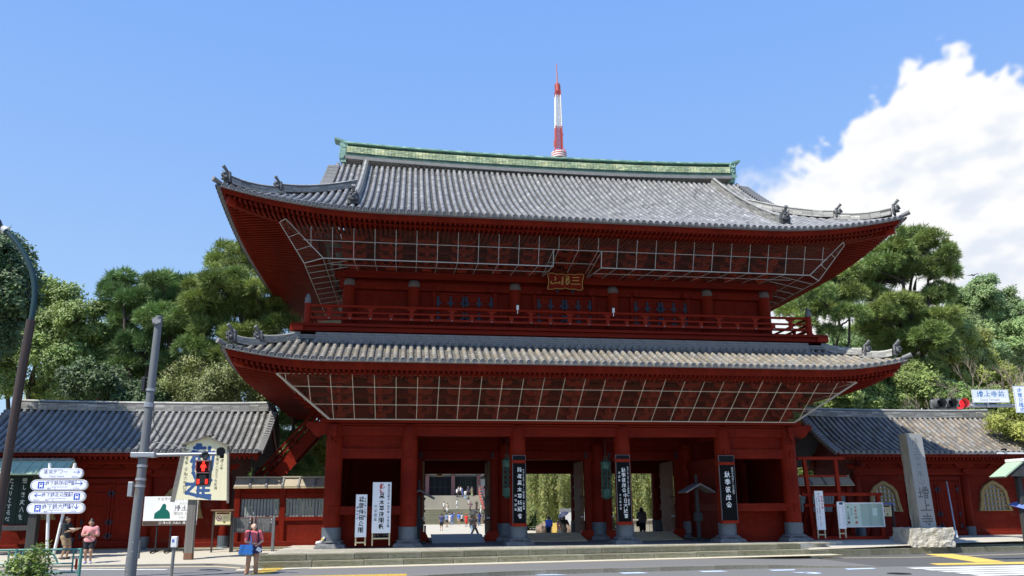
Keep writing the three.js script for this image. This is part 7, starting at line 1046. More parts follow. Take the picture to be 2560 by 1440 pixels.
{ // roofed board at the right edge with a camera on its arm
  const z = 0.4, t = thing('roofed_shelter', 'small pale green roof on dark posts cut by the right edge of the photo', 'notice board'), r0 = onZ(2500, 1153, z), e0 = onZ(2477, 1193, z + 0.0); const g = hr(z);
  const ap = V(r0.x + 0.75, r0.y - 0.02, z), l = V(e0.x + 0.3, e0.y, z); for (const s of [-1, 1]) mesh('roof', bar(V(ap.x, ap.y, z), V(ap.x + s * (ap.x - l.x), l.y, z), 0.9, 0.06), s > 0 ? M.greenSheet : M.greenSheet, t); mesh('ridge', bx(ap.x - 0.1, ap.x + 0.1, ap.y - 0.02, ap.y + 0.12, z - 0.5, z + 0.5, 0.02), M.white, t); mesh('gable', plate([[l.x + 0.25, l.y + 0.02], [2 * ap.x - l.x - 0.25, l.y + 0.02], [ap.x, ap.y - 0.06]], 0.06).translate(0, 0, z + 0.35), M.woodDark, t);
  for (const x of [ap.x, ap.x + 2.2]) mesh('post', bx(x - 0.1, x + 0.1, g, ap.y - 0.1, z - 0.1, z + 0.1, 0.01), M.woodDark, t); mesh('board', bx(ap.x + 0.1, ap.x + 2.1, g + 0.9, g + 2.0, z - 0.04, z + 0.04), M.woodDark, t); mesh('cross_bar', bx(ap.x - 0.1, ap.x + 2.3, l.y - 0.05, l.y + 0.1, z - 0.08, z + 0.08), M.woodDark, t);
  const c = onZ(2508, 1128, -0.6), k = thing('security_camera', 'small camera on a white horizontal arm before the right gallery eaves', 'camera', W3(c)); mesh('arm', bx(-0.3, 2.4, -0.12, -0.05, -0.04, 0.04), M.white, k); mesh('camera_body', [T(new THREE.CylinderGeometry(0.06, 0.06, 0.22, 12), 0, 0.06, 0.05, Math.PI / 2), bx(-0.03, 0.03, -0.06, 0.02, -0.03, 0.05)], M.black, k); mesh('camera_hood', T(new THREE.CylinderGeometry(0.075, 0.075, 0.2, 12, 1, true, -1.2, 2.4), 0, 0.065, 0.07, Math.PI / 2), M.white, k);
}
{ // green pipe railing, nearest left
  const pts = (u, v) => onY(u, v, S + 0.82), A = pts(204, 1373), B = pts(-40, 1376), d = B.clone().sub(A).normalize(), t = thing('pipe_railing', 'green pipe railing with rounded corner bends round the roadside bush', 'railing'), y = (k) => S + k, q = (s, k) => V(A.x + d.x * s, y(k), A.z + d.z * s), L = 3.4;
  mesh('top_rail', rod(q(0.02, 0.82), q(L, 0.82), 0.03, 10), M.greenPaint, t); for (const s of [0, 1.72, 3.3]) mesh('post', rod(q(s, -0.02), q(s, 0.85), 0.042, 12), M.greenPaint, t); for (const s of [0.2, 1.55, 1.92, 3.1]) mesh('inner_upright', rod(q(s, 0.18), q(s, 0.8), 0.024, 8), M.greenPaint, t); mesh('low_rail', rod(q(0.05, 0.2), q(1.7, 0.2), 0.024, 8), M.greenPaint, t); mesh('low_rail', rod(q(1.75, 0.2), q(3.3, 0.2), 0.024, 8), M.greenPaint, t); mesh('mid_rail', rod(q(0.2, 0.44), q(0.95, 0.44), 0.022, 8), M.greenPaint, t); mesh('mid_rail', rod(q(1.95, 0.44), q(3.1, 0.44), 0.022, 8), M.greenPaint, t);
  mesh('bend', tube([q(0.95, 0.78), q(0.85, 0.76), q(0.72, 0.66), q(0.62, 0.5), q(0.6, 0.44)], 0.024, 18, 7), M.greenPaint, t); mesh('bend', tube([q(0.85, 0.44), q(0.98, 0.40), q(1.04, 0.3), q(1.02, 0.2)], 0.024, 16, 7), M.greenPaint, t); mesh('red_tag', bx(-0.03, 0.03, 0, 0.28, -0.01, 0.01), M.redBright, t).position.copy(q(0.1, 0.28)); mesh('bracket', [0.25, 0.6, 0.75].map((k) => bx(-0.02, 0.02, -0.03, 0.03, -0.02, 0.02).translate(...q(0.08, k).toArray())), M.steel, t);
}
// ---------- trees and plants
function leafMat(c, tr = 0.35) { return new THREE.MeshPhysicalMaterial({ color: C(...c), roughness: 0.75, transmission: 0, side: THREE.DoubleSide }); }
const LEAF = {}; const leafM = (key, tr = 0.4) => (LEAF[key] ??= new THREE.MeshPhysicalMaterial({ color: C(1, 1, 1), roughness: 0.7, transmission: tr, thickness: 0, side: THREE.DoubleSide }));
function tuftGeo(n, len, w, spread, seed) { // needles fanning out from a twig end along +Y
  const r = seeded(seed), p = []; for (let i = 0; i < n; i++) { const a = r() * 6.283, e = spread * Math.sqrt(r()), d = V(Math.sin(e) * Math.cos(a), Math.cos(e), Math.sin(e) * Math.sin(a)), s = d.clone().cross(V(r() - 0.5, r() - 0.5, r() - 0.5)).normalize().multiplyScalar(w / 2), o = d.clone().multiplyScalar(len * 0.08 * r()), t = d.clone().multiplyScalar(len * (0.7 + 0.5 * r())), m = o.clone().lerp(t, 0.5); p.push(o.x - s.x * 0.5, o.y, o.z - s.z * 0.5, m.x + s.x, m.y + s.y, m.z + s.z, t.x, t.y, t.z, o.x + s.x * 0.5, o.y, o.z + s.z * 0.5, t.x, t.y, t.z, m.x - s.x, m.y - s.y, m.z - s.z); }
  const g = new THREE.BufferGeometry(); g.setAttribute('position', new THREE.Float32BufferAttribute(p, 3)); g.computeVertexNormals(); return g;
}
function sprayGeo(n, rad, L, seed, droop = 0) { // small leaves scattered round a twig
  const r = seeded(seed), p = []; for (let i = 0; i < n; i++) { const c = V(r() - 0.5, (r() - 0.5) * 0.8 - droop * r(), r() - 0.5).multiplyScalar(2 * rad), d = V(r() - 0.5, (r() - 0.5) * 0.5 - droop, r() - 0.5).normalize(), s = d.clone().cross(V((r() - 0.5) * 0.9, 1, (r() - 0.5) * 0.9)).normalize(), l = L * (0.7 + 0.6 * r()), w = l * 0.3; const A = c, B = c.clone().addScaledVector(d, l * 0.5).addScaledVector(s, w), D = c.clone().addScaledVector(d, l * 0.5).addScaledVector(s, -w), E = c.clone().addScaledVector(d, l); for (const q of [A, B, E, A, E, D]) p.push(q.x, q.y, q.z); }
  const g = new THREE.BufferGeometry(); g.setAttribute('position', new THREE.Float32BufferAttribute(p, 3)); g.computeVertexNormals(); return g;
}
const G_PINE = [tuftGeo(16, 0.30, 0.030, 1.25, 1), tuftGeo(14, 0.34, 0.030, 1.1, 2)], G_LEAF = [sprayGeo(16, 0.20, 0.125, 3), sprayGeo(14, 0.22, 0.14, 4)], G_FINE = [sprayGeo(18, 0.20, 0.085, 5), sprayGeo(16, 0.22, 0.095, 6)], G_GINKGO = [sprayGeo(18, 0.17, 0.12, 7), sprayGeo(15, 0.2, 0.13, 8)], G_WEEP = [sprayGeo(16, 0.16, 0.11, 9, 0.9), sprayGeo(14, 0.14, 0.12, 10, 1.1)];
function instanced(name, geos, mat, items, parent) { // items: {p, q, s, c}
  const per = geos.map(() => []); items.forEach((it, i) => per[i % geos.length].push(it)); const m4 = new THREE.Matrix4();
  per.forEach((L, gi) => { if (!L.length) return; const o = new THREE.InstancedMesh(geos[gi], mat, L.length); o.name = name; L.forEach((it, i) => { o.setMatrixAt(i, m4.compose(it.p, it.q, V(it.s, it.s, it.s))); o.setColorAt(i, it.c); }); o.castShadow = o.receiveShadow = true; o.userData.kind = 'stuff'; parent.add(o); });
}
const qUp = (d, spin) => new THREE.Quaternion().setFromUnitVectors(V(0, 1, 0), d.clone().normalize()).multiply(new THREE.Quaternion().setFromAxisAngle(V(0, 1, 0), spin));
// limb: tapered, slightly bowed
function limb(a, b, r0, r1, sag = 0.08, seed = 1) { const r = seeded(seed), d = b.clone().sub(a), L = d.length(), n = 7, pts = []; for (let i = 0; i <= n; i++) { const t = i / n, q = a.clone().lerp(b, t); q.y += Math.sin(t * Math.PI) * L * sag; if (i && i < n) q.add(V(r() - 0.5, r() - 0.5, r() - 0.5).multiplyScalar(L * 0.06)); pts.push(q); }
  const cv = new THREE.CatmullRomCurve3(pts), g = new THREE.TubeGeometry(cv, 12, 1, 7), p = g.attributes.position; for (let i = 0; i <= 12; i++) { const c = cv.getPointAt(i / 12), rad = lerp(r0, r1, i / 12); for (let k = 0; k <= 7; k++) { const j = i * 8 + k, v = V(p.getX(j), p.getY(j), p.getZ(j)).sub(c).normalize().multiplyScalar(rad).add(c); p.setXYZ(j, v.x, v.y, v.z); } } return g; }
/* one tree: lobes are [u, v, radius in photo pixels, depth offset]; kind sets how a lobe breaks up into puffs of needles or leaves */
function tree(name, label, { z, lobes, base, stems, kind, tone, dens = 1, seed = 1, dz = 1.6, group, trunkR = 0.26, ground = -0.4, twig = 0.035, gap = 0.24 }) {
  const r = seeded(seed * 977 + 13), t = thing(name, label, kind === 'shrub' ? 'shrub' : 'tree', [0, 0, 0], 0, group), wood = [], items = [];
  const L = lobes.map(([u, v, px, o]) => { const zz = z + (o ?? (r() - 0.5) * 2 * dz), c = onZ(u, v, zz); return { c, r: 1.02 * px / pxm(c) }; });
  const pine = kind === 'pine', geos = pine ? G_PINE : kind === 'ginkgo' ? G_GINKGO : kind === 'fine' || kind === 'shrub' ? G_FINE : G_LEAF;
  const foot = base ? onZ(base[0], base[1], z) : V(L[0].c.x, 0, z); foot.y = ground; const tops = (stems || [[lobes[0][0], lobes[0][1]]]).map(([u, v]) => onZ(u, v, z));
  tops.forEach((tp, i) => wood.push(limb(foot, tp, trunkR, trunkR * 0.28, 0, seed + i)));
  const nearest = (p) => { let best = null, bd = 1e9; for (const tp of tops) for (let k = 2; k <= 10; k++) { const q = foot.clone().lerp(tp, k / 10), d = q.distanceTo(p) + Math.max(0, q.y - p.y + 0.6) * 1.5; if (d < bd) { bd = d; best = q; } } return best; };
  const base3 = tone;
  L.forEach((lb, li) => {
    const a = nearest(lb.c); wood.push(limb(a, lb.c.clone().add(V(0, -lb.r * 0.15, 0)), Math.min(trunkR * 0.45, 0.05 + lb.r * 0.055), twig, 0.05, seed * 31 + li));
    const pr = pine ? 0.36 : 0.42, n = Math.max(4, Math.round((pine ? 20 : 24) * Math.pow(lb.r, 2.2))), lobeK = 0.86 + 0.28 * r(), warm = r();
    for (let i = 0; i < n; i++) {
      if (r() < gap) continue;
      const d = V(r() - 0.5, r() - 0.5, r() - 0.5).normalize(); if (pine && d.y < -0.35) d.y *= -0.4; const rad = lb.r * (pine ? 0.62 + 0.48 * Math.sqrt(r()) : 0.5 + 0.6 * Math.sqrt(r())); const c = lb.c.clone().add(V(d.x * rad, d.y * rad * (pine ? 0.68 : 0.85), d.z * rad));
      if (r() < 0.55) wood.push(limb(lb.c.clone().lerp(c, 0.1), c, twig * 0.8, 0.008, 0.04, seed + i * 7 + li));
      const prr = pr * (0.75 + 0.6 * r()), m = Math.round((pine ? 30 : 30) * dens * (0.7 + 0.6 * r())), k2 = lobeK * (0.82 + 0.36 * r());
      for (let j = 0; j < m; j++) {
        const e = V(r() - 0.5, r() - 0.5 + (pine ? 0.18 : 0.08), r() - 0.5).normalize(), q = c.clone().add(V(e.x * prr, e.y * prr * (pine ? 0.75 : 0.8), e.z * prr).multiplyScalar(pine ? 0.35 + 0.65 * Math.sqrt(r()) : Math.cbrt(r()))), od = pine ? e.clone().add(V(0, 0.55, 0)).addScaledVector(d, 0.5) : e.clone().add(V(-0.15, 0.75, 0.15)).addScaledVector(d, 0.4), k = k2 * (0.8 + 0.4 * r());
        const w = clamp(warm * 0.5 + r() * 0.5), c0 = mix3(base3[0], base3[1], w); items.push({ p: q, q: qUp(od, r() * 6.28), s: (pine ? 1.15 : 1.15) * (0.75 + 0.5 * r()), c: C(c0[0] * k, c0[1] * k, c0[2] * k) });
      }
    }
  });
  mesh('trunk', wood, kind === 'fine' || kind === 'shrub' ? M.barkPale : M.bark, t); instanced('crown', geos, leafM(kind, pine ? 0.25 : 0.42), items, t); return t;
}
const T_PINE = [[0.10, 0.22, 0.075], [0.23, 0.33, 0.085]], T_PINE_Y = [[0.15, 0.27, 0.075], [0.33, 0.38, 0.09]], T_DARK = [[0.06, 0.14, 0.05], [0.13, 0.21, 0.06]], T_YEL = [[0.28, 0.37, 0.07], [0.48, 0.48, 0.10]], T_MID = [[0.18, 0.30, 0.075], [0.33, 0.41, 0.10]], T_GINK = [[0.22, 0.36, 0.13], [0.36, 0.46, 0.18]];
tree('broadleaf_tree', 'dense dark green tree at the left edge that shades the gallery roof', { z: -1.2, seed: 11, kind: 'leaf', tone: T_DARK, dens: 1.5, dz: 0.9, gap: 0.05, base: [-260, 1360], stems: [[-110, 720]], trunkR: 0.32, lobes: [[4, 655, 48], [26, 690, 42], [-40, 650, 75], [-30, 720, 80], [18, 735, 46], [-110, 640, 90], [-120, 750, 100], [-190, 700, 90], [-60, 800, 80], [-200, 800, 90], [-90, 590, 60]] });
tree('broadleaf_tree', 'airy light green tree with dark forked limbs behind the left end of the gallery roof', { z: -14, seed: 12, kind: 'leaf', tone: T_MID, dens: 0.85, gap: 0.26, base: [30, 1100], stems: [[120, 800], [40, 860], [210, 880]], trunkR: 0.22, lobes: [[60, 735, 40], [110, 738, 48], [165, 765, 50], [200, 805, 50], [228, 850, 42], [90, 790, 50], [140, 830, 60], [40, 800, 42], [20, 870, 50], [90, 890, 48], [175, 900, 55], [235, 915, 45], [30, 950, 35], [130, 960, 40], [200, 965, 45]] });
tree('pine_tree', 'bushy pine with a rounded top left of the grey signal pole', { z: -12, seed: 13, kind: 'pine', tone: T_PINE, dens: 1.25, base: [400, 1100], stems: [[310, 740], [440, 780], [380, 860]], lobes: [[303, 706, 26], [300, 742, 42], [345, 760, 40], [286, 790, 40], [398, 705, 20], [395, 745, 40], [440, 770, 44], [462, 712, 24], [470, 745, 40], [335, 805, 50], [400, 810, 46], [290, 845, 38], [345, 870, 48], [430, 850, 50], [480, 800, 46], [310, 925, 42], [370, 935, 48], [440, 910, 46], [340, 975, 36]] });
tree('pine_tree', 'tall pine beside the left eaves of the gate, its top touching the upper roof edge', { z: -9.5, seed: 14, kind: 'pine', tone: T_PINE_Y, dens: 1.3, base: [690, 1100], stems: [[600, 690], [560, 760], [670, 800]], lobes: [[573, 628, 14], [601, 622, 14], [570, 665, 34], [610, 668, 40], [530, 690, 36], [500, 725, 36], [570, 725, 55], [635, 725, 50], [520, 770, 48], [590, 790, 58], [660, 790, 50], [705, 815, 36], [480, 800, 36], [540, 840, 52], [620, 850, 54], [690, 865, 40], [500, 880, 44], [580, 905, 46]] });
tree('broadleaf_tree', 'yellow green tree low behind the left gallery roof', { z: -17, seed: 15, kind: 'leaf', tone: T_YEL, dens: 1.0, gap: 0.15, base: [290, 1120], stems: [[280, 920], [200, 940]], lobes: [[255, 860, 40], [285, 900, 46], [225, 930, 50], [170, 960, 45], [120, 985, 36], [260, 965, 46], [320, 960, 46], [440, 965, 46], [505, 935, 44], [545, 960, 44], [410, 985, 40]] });
tree('evergreen_bush', 'dark glossy evergreen just above the left gallery ridge', { z: -8.5, seed: 16, kind: 'leaf', tone: T_DARK, dens: 1.3, gap: 0.08, base: [270, 1100], stems: [[250, 960]], lobes: [[200, 960, 36], [235, 940, 38], [265, 965, 40], [290, 985, 34], [225, 990, 34], [330, 990, 30], [375, 992, 26]] });
tree('cherry_tree', 'thin leaved tree with pale bare twigs between the signal pole and the gate', { z: -7.8, seed: 17, kind: 'fine', tone: [[0.20, 0.27, 0.07], [0.36, 0.37, 0.13]], dens: 0.75, gap: 0.25, base: [560, 1080], stems: [[500, 920], [590, 900], [640, 950]], trunkR: 0.12, twig: 0.02, lobes: [[480, 940, 36], [520, 905, 36], [560, 900, 38], [545, 955, 44], [600, 930, 40], [590, 975, 42], [635, 960, 34], [650, 990, 30], [490, 985, 38], [540, 995, 34], [440, 985, 30]] });
tree('pine_tree', 'dark pine seen under the left eaves beside the red stair', { z: -13, seed: 18, kind: 'pine', tone: T_PINE, dens: 1.2, base: [735, 1330], stems: [[735, 1060]], lobes: [[725, 1000, 40], [690, 985, 36], [735, 1060, 40], [760, 1020, 34], [725, 1110, 38], [745, 1170, 40], [715, 1190, 34]] });
tree('broadleaf_tree', 'bright yellow green tree glimpsed between the red stair and the gate column', { z: -16, seed: 19, kind: 'leaf', tone: T_YEL, dens: 1.1, base: [790, 1340], stems: [[780, 1090]], lobes: [[765, 1085, 26], [795, 1105, 30], [775, 1130, 28], [805, 1150, 30], [780, 1185, 32], [815, 1195, 28], [760, 1210, 30]] });
tree('pine_tree', 'smaller pine behind the right end of the balcony', { z: -11, seed: 21, kind: 'pine', tone: T_PINE_Y, dens: 1.05, gap: 0.2, base: [2092, 1080], stems: [[2078, 720], [2120, 760]], trunkR: 0.2, lobes: [[2068, 705, 30], [2100, 690, 34], [2040, 740, 34], [2085, 745, 36], [2010, 775, 34], [1975, 790, 22], [2060, 785, 34], [2115, 740, 34], [2125, 790, 36], [2010, 815, 24], [2080, 835, 26]] });
tree('pine_tree', 'largest pine, spreading over two dark stems right of the upper roof', { z: -13, seed: 22, kind: 'pine', tone: T_PINE_Y, dens: 1.2, gap: 0.2, base: [2270, 1120], stems: [[2250, 640], [2285, 660], [2320, 700]], trunkR: 0.27, lobes: [[2252, 585, 22], [2275, 600, 32], [2330, 610, 34], [2295, 635, 40], [2358, 645, 28], [2235, 640, 42], [2190, 670, 40], [2155, 700, 36], [2215, 700, 44], [2290, 690, 44], [2350, 690, 34], [2372, 672, 20], [2165, 745, 40], [2235, 765, 46], [2330, 750, 44], [2285, 790, 50], [2200, 800, 44], [2345, 800, 42], [2240, 840, 50], [2310, 850, 48], [2170, 830, 30], [2270, 890, 44], [2345, 860, 36], [2210, 880, 38], [2305, 930, 38]] });
tree('ginkgo_tree', 'tall pale green ginkgo at the right edge', { z: -22, seed: 23, kind: 'ginkgo', tone: T_GINK, dens: 1.25, gap: 0.16, base: [2480, 1100], stems: [[2465, 740], [2510, 780]], trunkR: 0.3, lobes: [[2462, 712, 22], [2458, 740, 34], [2420, 760, 36], [2495, 755, 38], [2380, 745, 22], [2530, 790, 40], [2445, 800, 46], [2490, 815, 46], [2400, 810, 40], [2550, 840, 44], [2440, 850, 46], [2520, 875, 44], [2400, 865, 40], [2565, 920, 40], [2470, 890, 40]] });
tree('broadleaf_tree', 'yellowish green tree below the ginkgo, right of the largest pine', { z: -16, seed: 24, kind: 'leaf', tone: T_YEL, dens: 1.05, gap: 0.16, base: [2420, 1120], stems: [[2400, 880], [2450, 920]], lobes: [[2390, 840, 36], [2430, 865, 40], [2365, 885, 40], [2410, 915, 44], [2345, 930, 40], [2455, 915, 38], [2380, 965, 44], [2430, 970, 42], [2330, 975, 38], [2490, 950, 34], [2470, 1000, 38], [2400, 1005, 36]] });
tree('evergreen_bush', 'dark green foliage mass behind the right gallery ridge', { z: -12, seed: 25, kind: 'leaf', tone: T_MID, dens: 1.15, gap: 0.1, base: [2300, 1100], stems: [[2290, 960], [2180, 960]], lobes: [[2150, 960, 40], [2200, 935, 40], [2250, 955, 44], [2300, 970, 44], [2350, 985, 40], [2110, 990, 36], [2170, 1000, 36], [2240, 1005, 38], [2400, 1000, 36], [2060, 1010, 30], [2010, 1030, 34], [1985, 1050, 30], [2460, 1010, 36]] });
tree('broadleaf_tree', 'pale young leaves between the balcony end and the largest pine', { z: -18, seed: 26, kind: 'fine', tone: T_GINK, dens: 1.0, base: [2120, 1080], stems: [[2130, 870]], lobes: [[2110, 855, 28], [2140, 845, 30], [2165, 870, 30], [2120, 885, 28], [2195, 900, 30], [2090, 870, 22]] });
tree('broadleaf_tree', 'light green branches reaching over the right gallery verge at the right edge', { z: -3.0, seed: 27, kind: 'fine', tone: T_YEL, dens: 1.0, gap: 0.2, base: [2700, 1250], stems: [[2600, 1040]], trunkR: 0.14, dz: 0.6, lobes: [[2545, 1035, 30], [2575, 1060, 40], [2520, 1060, 24], [2555, 1090, 30], [2500, 1045, 18], [2600, 1010, 50], [2535, 1010, 24]] });
{ // bare pale twigs: a leafless shrub behind the right gallery, and the grey branches at the right edge
  const bare = (label, u, v, z, n, H, spread, seed, th = 0.03) => { const r = seeded(seed), t = thing('bare_shrub', label, 'shrub'), o = onZ(u, v, z), g = []; const grow = (a, d, L, rad, dep) => { const b = a.clone().addScaledVector(d, L); g.push(limb(a, b, rad, rad * 0.55, 0.03, Math.floor(r() * 1e6))); if (dep > 0) for (let k = 0; k < 3; k++) grow(a.clone().lerp(b, 0.45 + 0.5 * r()), d.clone().add(V(r() - 0.5, r() * 0.35, r() - 0.5).multiplyScalar(1.1)).normalize(), L * (0.5 + 0.25 * r()), rad * 0.55, dep - 1); }; for (let k = 0; k < n; k++) { const a = (k / (n - 1) - 0.5) * spread; grow(o.clone().add(V(a * 0.4, 0, r() - 0.5)), V(Math.sin(a), Math.cos(a) * 0.9, (r() - 0.5) * 0.7).normalize(), H * (0.7 + 0.4 * r()), th, 3); } mesh('twigs', g, M.twig, t); };
  M.twig = std({ color: C(0.30, 0.245, 0.19), roughness: 0.9 });
  bare('leafless shrub of pale fan-shaped twigs behind the right gallery ridge left of the traffic light', 2320, 1060, -7.2, 7, 1.25, 1.9, 5); bare('bare grey branches below the ginkgo at the right edge', 2540, 1010, -13, 5, 1.6, 1.3, 9, 0.05); bare('pale twigs arching over the right gallery ridge right of the traffic light', 2430, 980, -9, 5, 1.1, 2.4, 12, 0.025);
}
{ // roadside bush, dry grass, potted plant
  const bushAt = (name, label, cat, pts, tone, geos, n, s, seed, mat) => { const r = seeded(seed), t = thing(name, label, cat), items = [], stems = []; for (const [p, rad] of pts) { for (let k = 0; k < 4; k++) { const e = p.clone().add(V((r() - 0.5) * rad * 1.4, (r() - 0.2) * rad, (r() - 0.5) * rad)); stems.push(limb(V(p.x + (r() - 0.5) * 0.2, S - 0.1, p.z), e, 0.012, 0.004, 0.05, Math.floor(r() * 1e6))); } for (let i = 0; i < n * rad * rad * 6; i++) { const d = V(r() - 0.5, r() - 0.5, r() - 0.5).normalize().multiplyScalar(rad * Math.cbrt(r())), k = 0.75 + 0.5 * r(), c = mix3(tone[0], tone[1], r()); items.push({ p: p.clone().add(d), q: qUp(V(r() - 0.5, 1, r() - 0.5), r() * 6), s: s * (0.7 + 0.6 * r()), c: C(c[0] * k, c[1] * k, c[2] * k) }); } } mesh('stem', stems, M.barkPale, t); instanced('foliage', geos, leafM('bush', 0.4), items, t); return t; };
  const zb = onY(100, 1500, S).z - 0.2, q = (u, v) => onZ(u, v, zb - 0.4);
  bushAt('roadside_bush', 'leafy green bush growing through the green pipe railing', 'bush', [[q(60, 1425), 0.34], [q(95, 1405), 0.26], [q(35, 1440), 0.30], [q(102, 1372), 0.13], [q(80, 1388), 0.16], [q(110, 1430), 0.24], [q(75, 1450), 0.4], [q(42, 1400), 0.14], [q(120, 1385), 0.09]], [[0.14, 0.25, 0.04], [0.32, 0.40, 0.07]], [sprayGeo(10, 0.09, 0.075, 51), sprayGeo(9, 0.1, 0.085, 52)], 75, 1, 61);
  const r = seeded(77), it = []; for (let i = 0; i < 420; i++) { const u = -20 + r() * 205, p = onZ(u, 1450, zb + 0.3 - r() * 0.9); p.y = S - 0.03; const k = 0.6 + 0.6 * r(); it.push({ p, q: qUp(V((r() - 0.5) * 0.8, 1, (r() - 0.5) * 0.8), r() * 6), s: 0.8 + 0.7 * r(), c: C(0.34 * k, 0.26 * k, 0.10 * k) }); }
  const gt = thing('dry_grass', 'dry straw coloured grass at the foot of the green railing', 'grass'); gt.userData.kind = 'stuff'; instanced('grass', [tuftGeo(14, 0.34, 0.012, 0.75, 71), tuftGeo(12, 0.28, 0.012, 0.9, 72)], leafM('grass', 0.3), it, gt);
  const isl = onY(100, 1445, S); struct('planting_bed', bx(isl.x - 6, onY(195, 1445, S).x, S - 0.2, S + 0.05, zb - 0.9, zb + 2.5), M.earth);
  const pp = onH(2086, 1341, hrx), o = bushAt('potted_plant', 'small broad leaved plant between the two white boards and the glass notice case', 'plant', [[onZ(2084, 1324, pp.z).add(V(0, 0.0, 0)), 0.2], [onZ(2078, 1314, pp.z), 0.14], [onZ(2092, 1333, pp.z), 0.13]], [[0.08, 0.16, 0.04], [0.14, 0.22, 0.05]], [sprayGeo(8, 0.09, 0.15, 81)], 40, 1, 83);
}
// inside the precinct, seen through the doorways: weeping tree, clipped hedge, far wood
{
  const r = seeded(404), t = thing('weeping_tree', 'weeping tree with hanging light green branches seen through the middle doorways', 'tree'), items = [], wood = [], z = -34, foot = onZ(1448, 1330, z); foot.y = YD; const top = onZ(1440, 1120, z); wood.push(limb(foot, top, 0.42, 0.2, 0, 5));
  for (let k = 0; k < 46; k++) { const u = 1300 + r() * 420, a = onZ(u, 1130 + r() * 70, z + (r() - 0.5) * 5), m = top.clone().lerp(a, 0.5).add(V(0, 1.0, 0)); wood.push(limb(top, a, 0.10, 0.03, 0.25, k)); for (let j = 0; j < 9; j++) { const s0 = a.clone().add(V((r() - 0.5) * 2.4, (r() - 0.4) * 0.8, (r() - 0.5) * 2.4)), L = 1.2 + r() * 3.4, sway = V((r() - 0.5) * 0.6, 0, (r() - 0.5) * 0.6); if (r() < 0.5) wood.push(limb(s0, s0.clone().add(V(sway.x, -L, sway.z)), 0.014, 0.006, 0, k * 9 + j)); for (let i = 0; i < L * 6; i++) { const f = i / (L * 6), kk = 0.7 + 0.6 * r(), c = mix3([0.24, 0.31, 0.08], [0.46, 0.46, 0.16], r()); items.push({ p: s0.clone().add(V(sway.x * f + (r() - 0.5) * 0.1, -L * f, sway.z * f + (r() - 0.5) * 0.1)), q: qUp(V(r() - 0.5, 1, r() - 0.5).multiplyScalar(1), r() * 6), s: 0.8 + 0.7 * r(), c: C(c[0] * kk, c[1] * kk, c[2] * kk) }); } } }
  mesh('trunk', wood, M.bark, t); instanced('crown', G_WEEP, leafM('weep', 0.45), items, t);
  const mass = (name, label, x0, x1, y0, y1, z0, z1, n, tone, seed, cat = 'hedge') => { const rr3 = seeded(seed), it = [], o = thing(name, label, cat); for (let i = 0; i < n; i++) { const x = lerp(x0, x1, rr3()), bump = 0.75 + 0.35 * fbm2(x * 0.35, seed, 3), y = y0 + (y1 - y0) * bump * Math.pow(rr3(), 0.7), zz = lerp(z0, z1, rr3()), k = 0.6 + 0.7 * rr3(), c = mix3(tone[0], tone[1], rr3()); it.push({ p: V(x, y, zz), q: qUp(V(rr3() - 0.5, 1, rr3() - 0.5), rr3() * 6), s: 1.4 + rr3(), c: C(c[0] * k, c[1] * k, c[2] * k) }); } instanced('foliage', G_LEAF, leafM('hedge', 0.35), it, o); mesh('stem', [0, 0.5, 1].map((q) => rod(V(lerp(x0, x1, q), y0 - 0.1, (z0 + z1) / 2), V(lerp(x0, x1, q), y1 * 0.6, (z0 + z1) / 2), 0.08)), M.bark, o); };
  mass('hedge', 'deep green hedge at the far side of the yard behind the middle doorway', 3, 32, YD, 2.4, -43, -39, 5200, T_DARK, 91); mass('tree_belt', 'deep green trees behind the left gallery roof, below the pines', -46, -13, 1, 8.2, -36, -27, 9000, T_MID, 95, 'trees'); mass('tree_belt', 'deep green trees behind the right gallery roof, below the largest pine', 16, 56, 1, 9.5, -40, -30, 10000, T_MID, 96, 'trees'); mass('tree_belt', 'light green trees closing the yard behind the right doorways', 4, 44, 1, 13, -62, -50, 9000, T_MID, 93, 'trees');
}
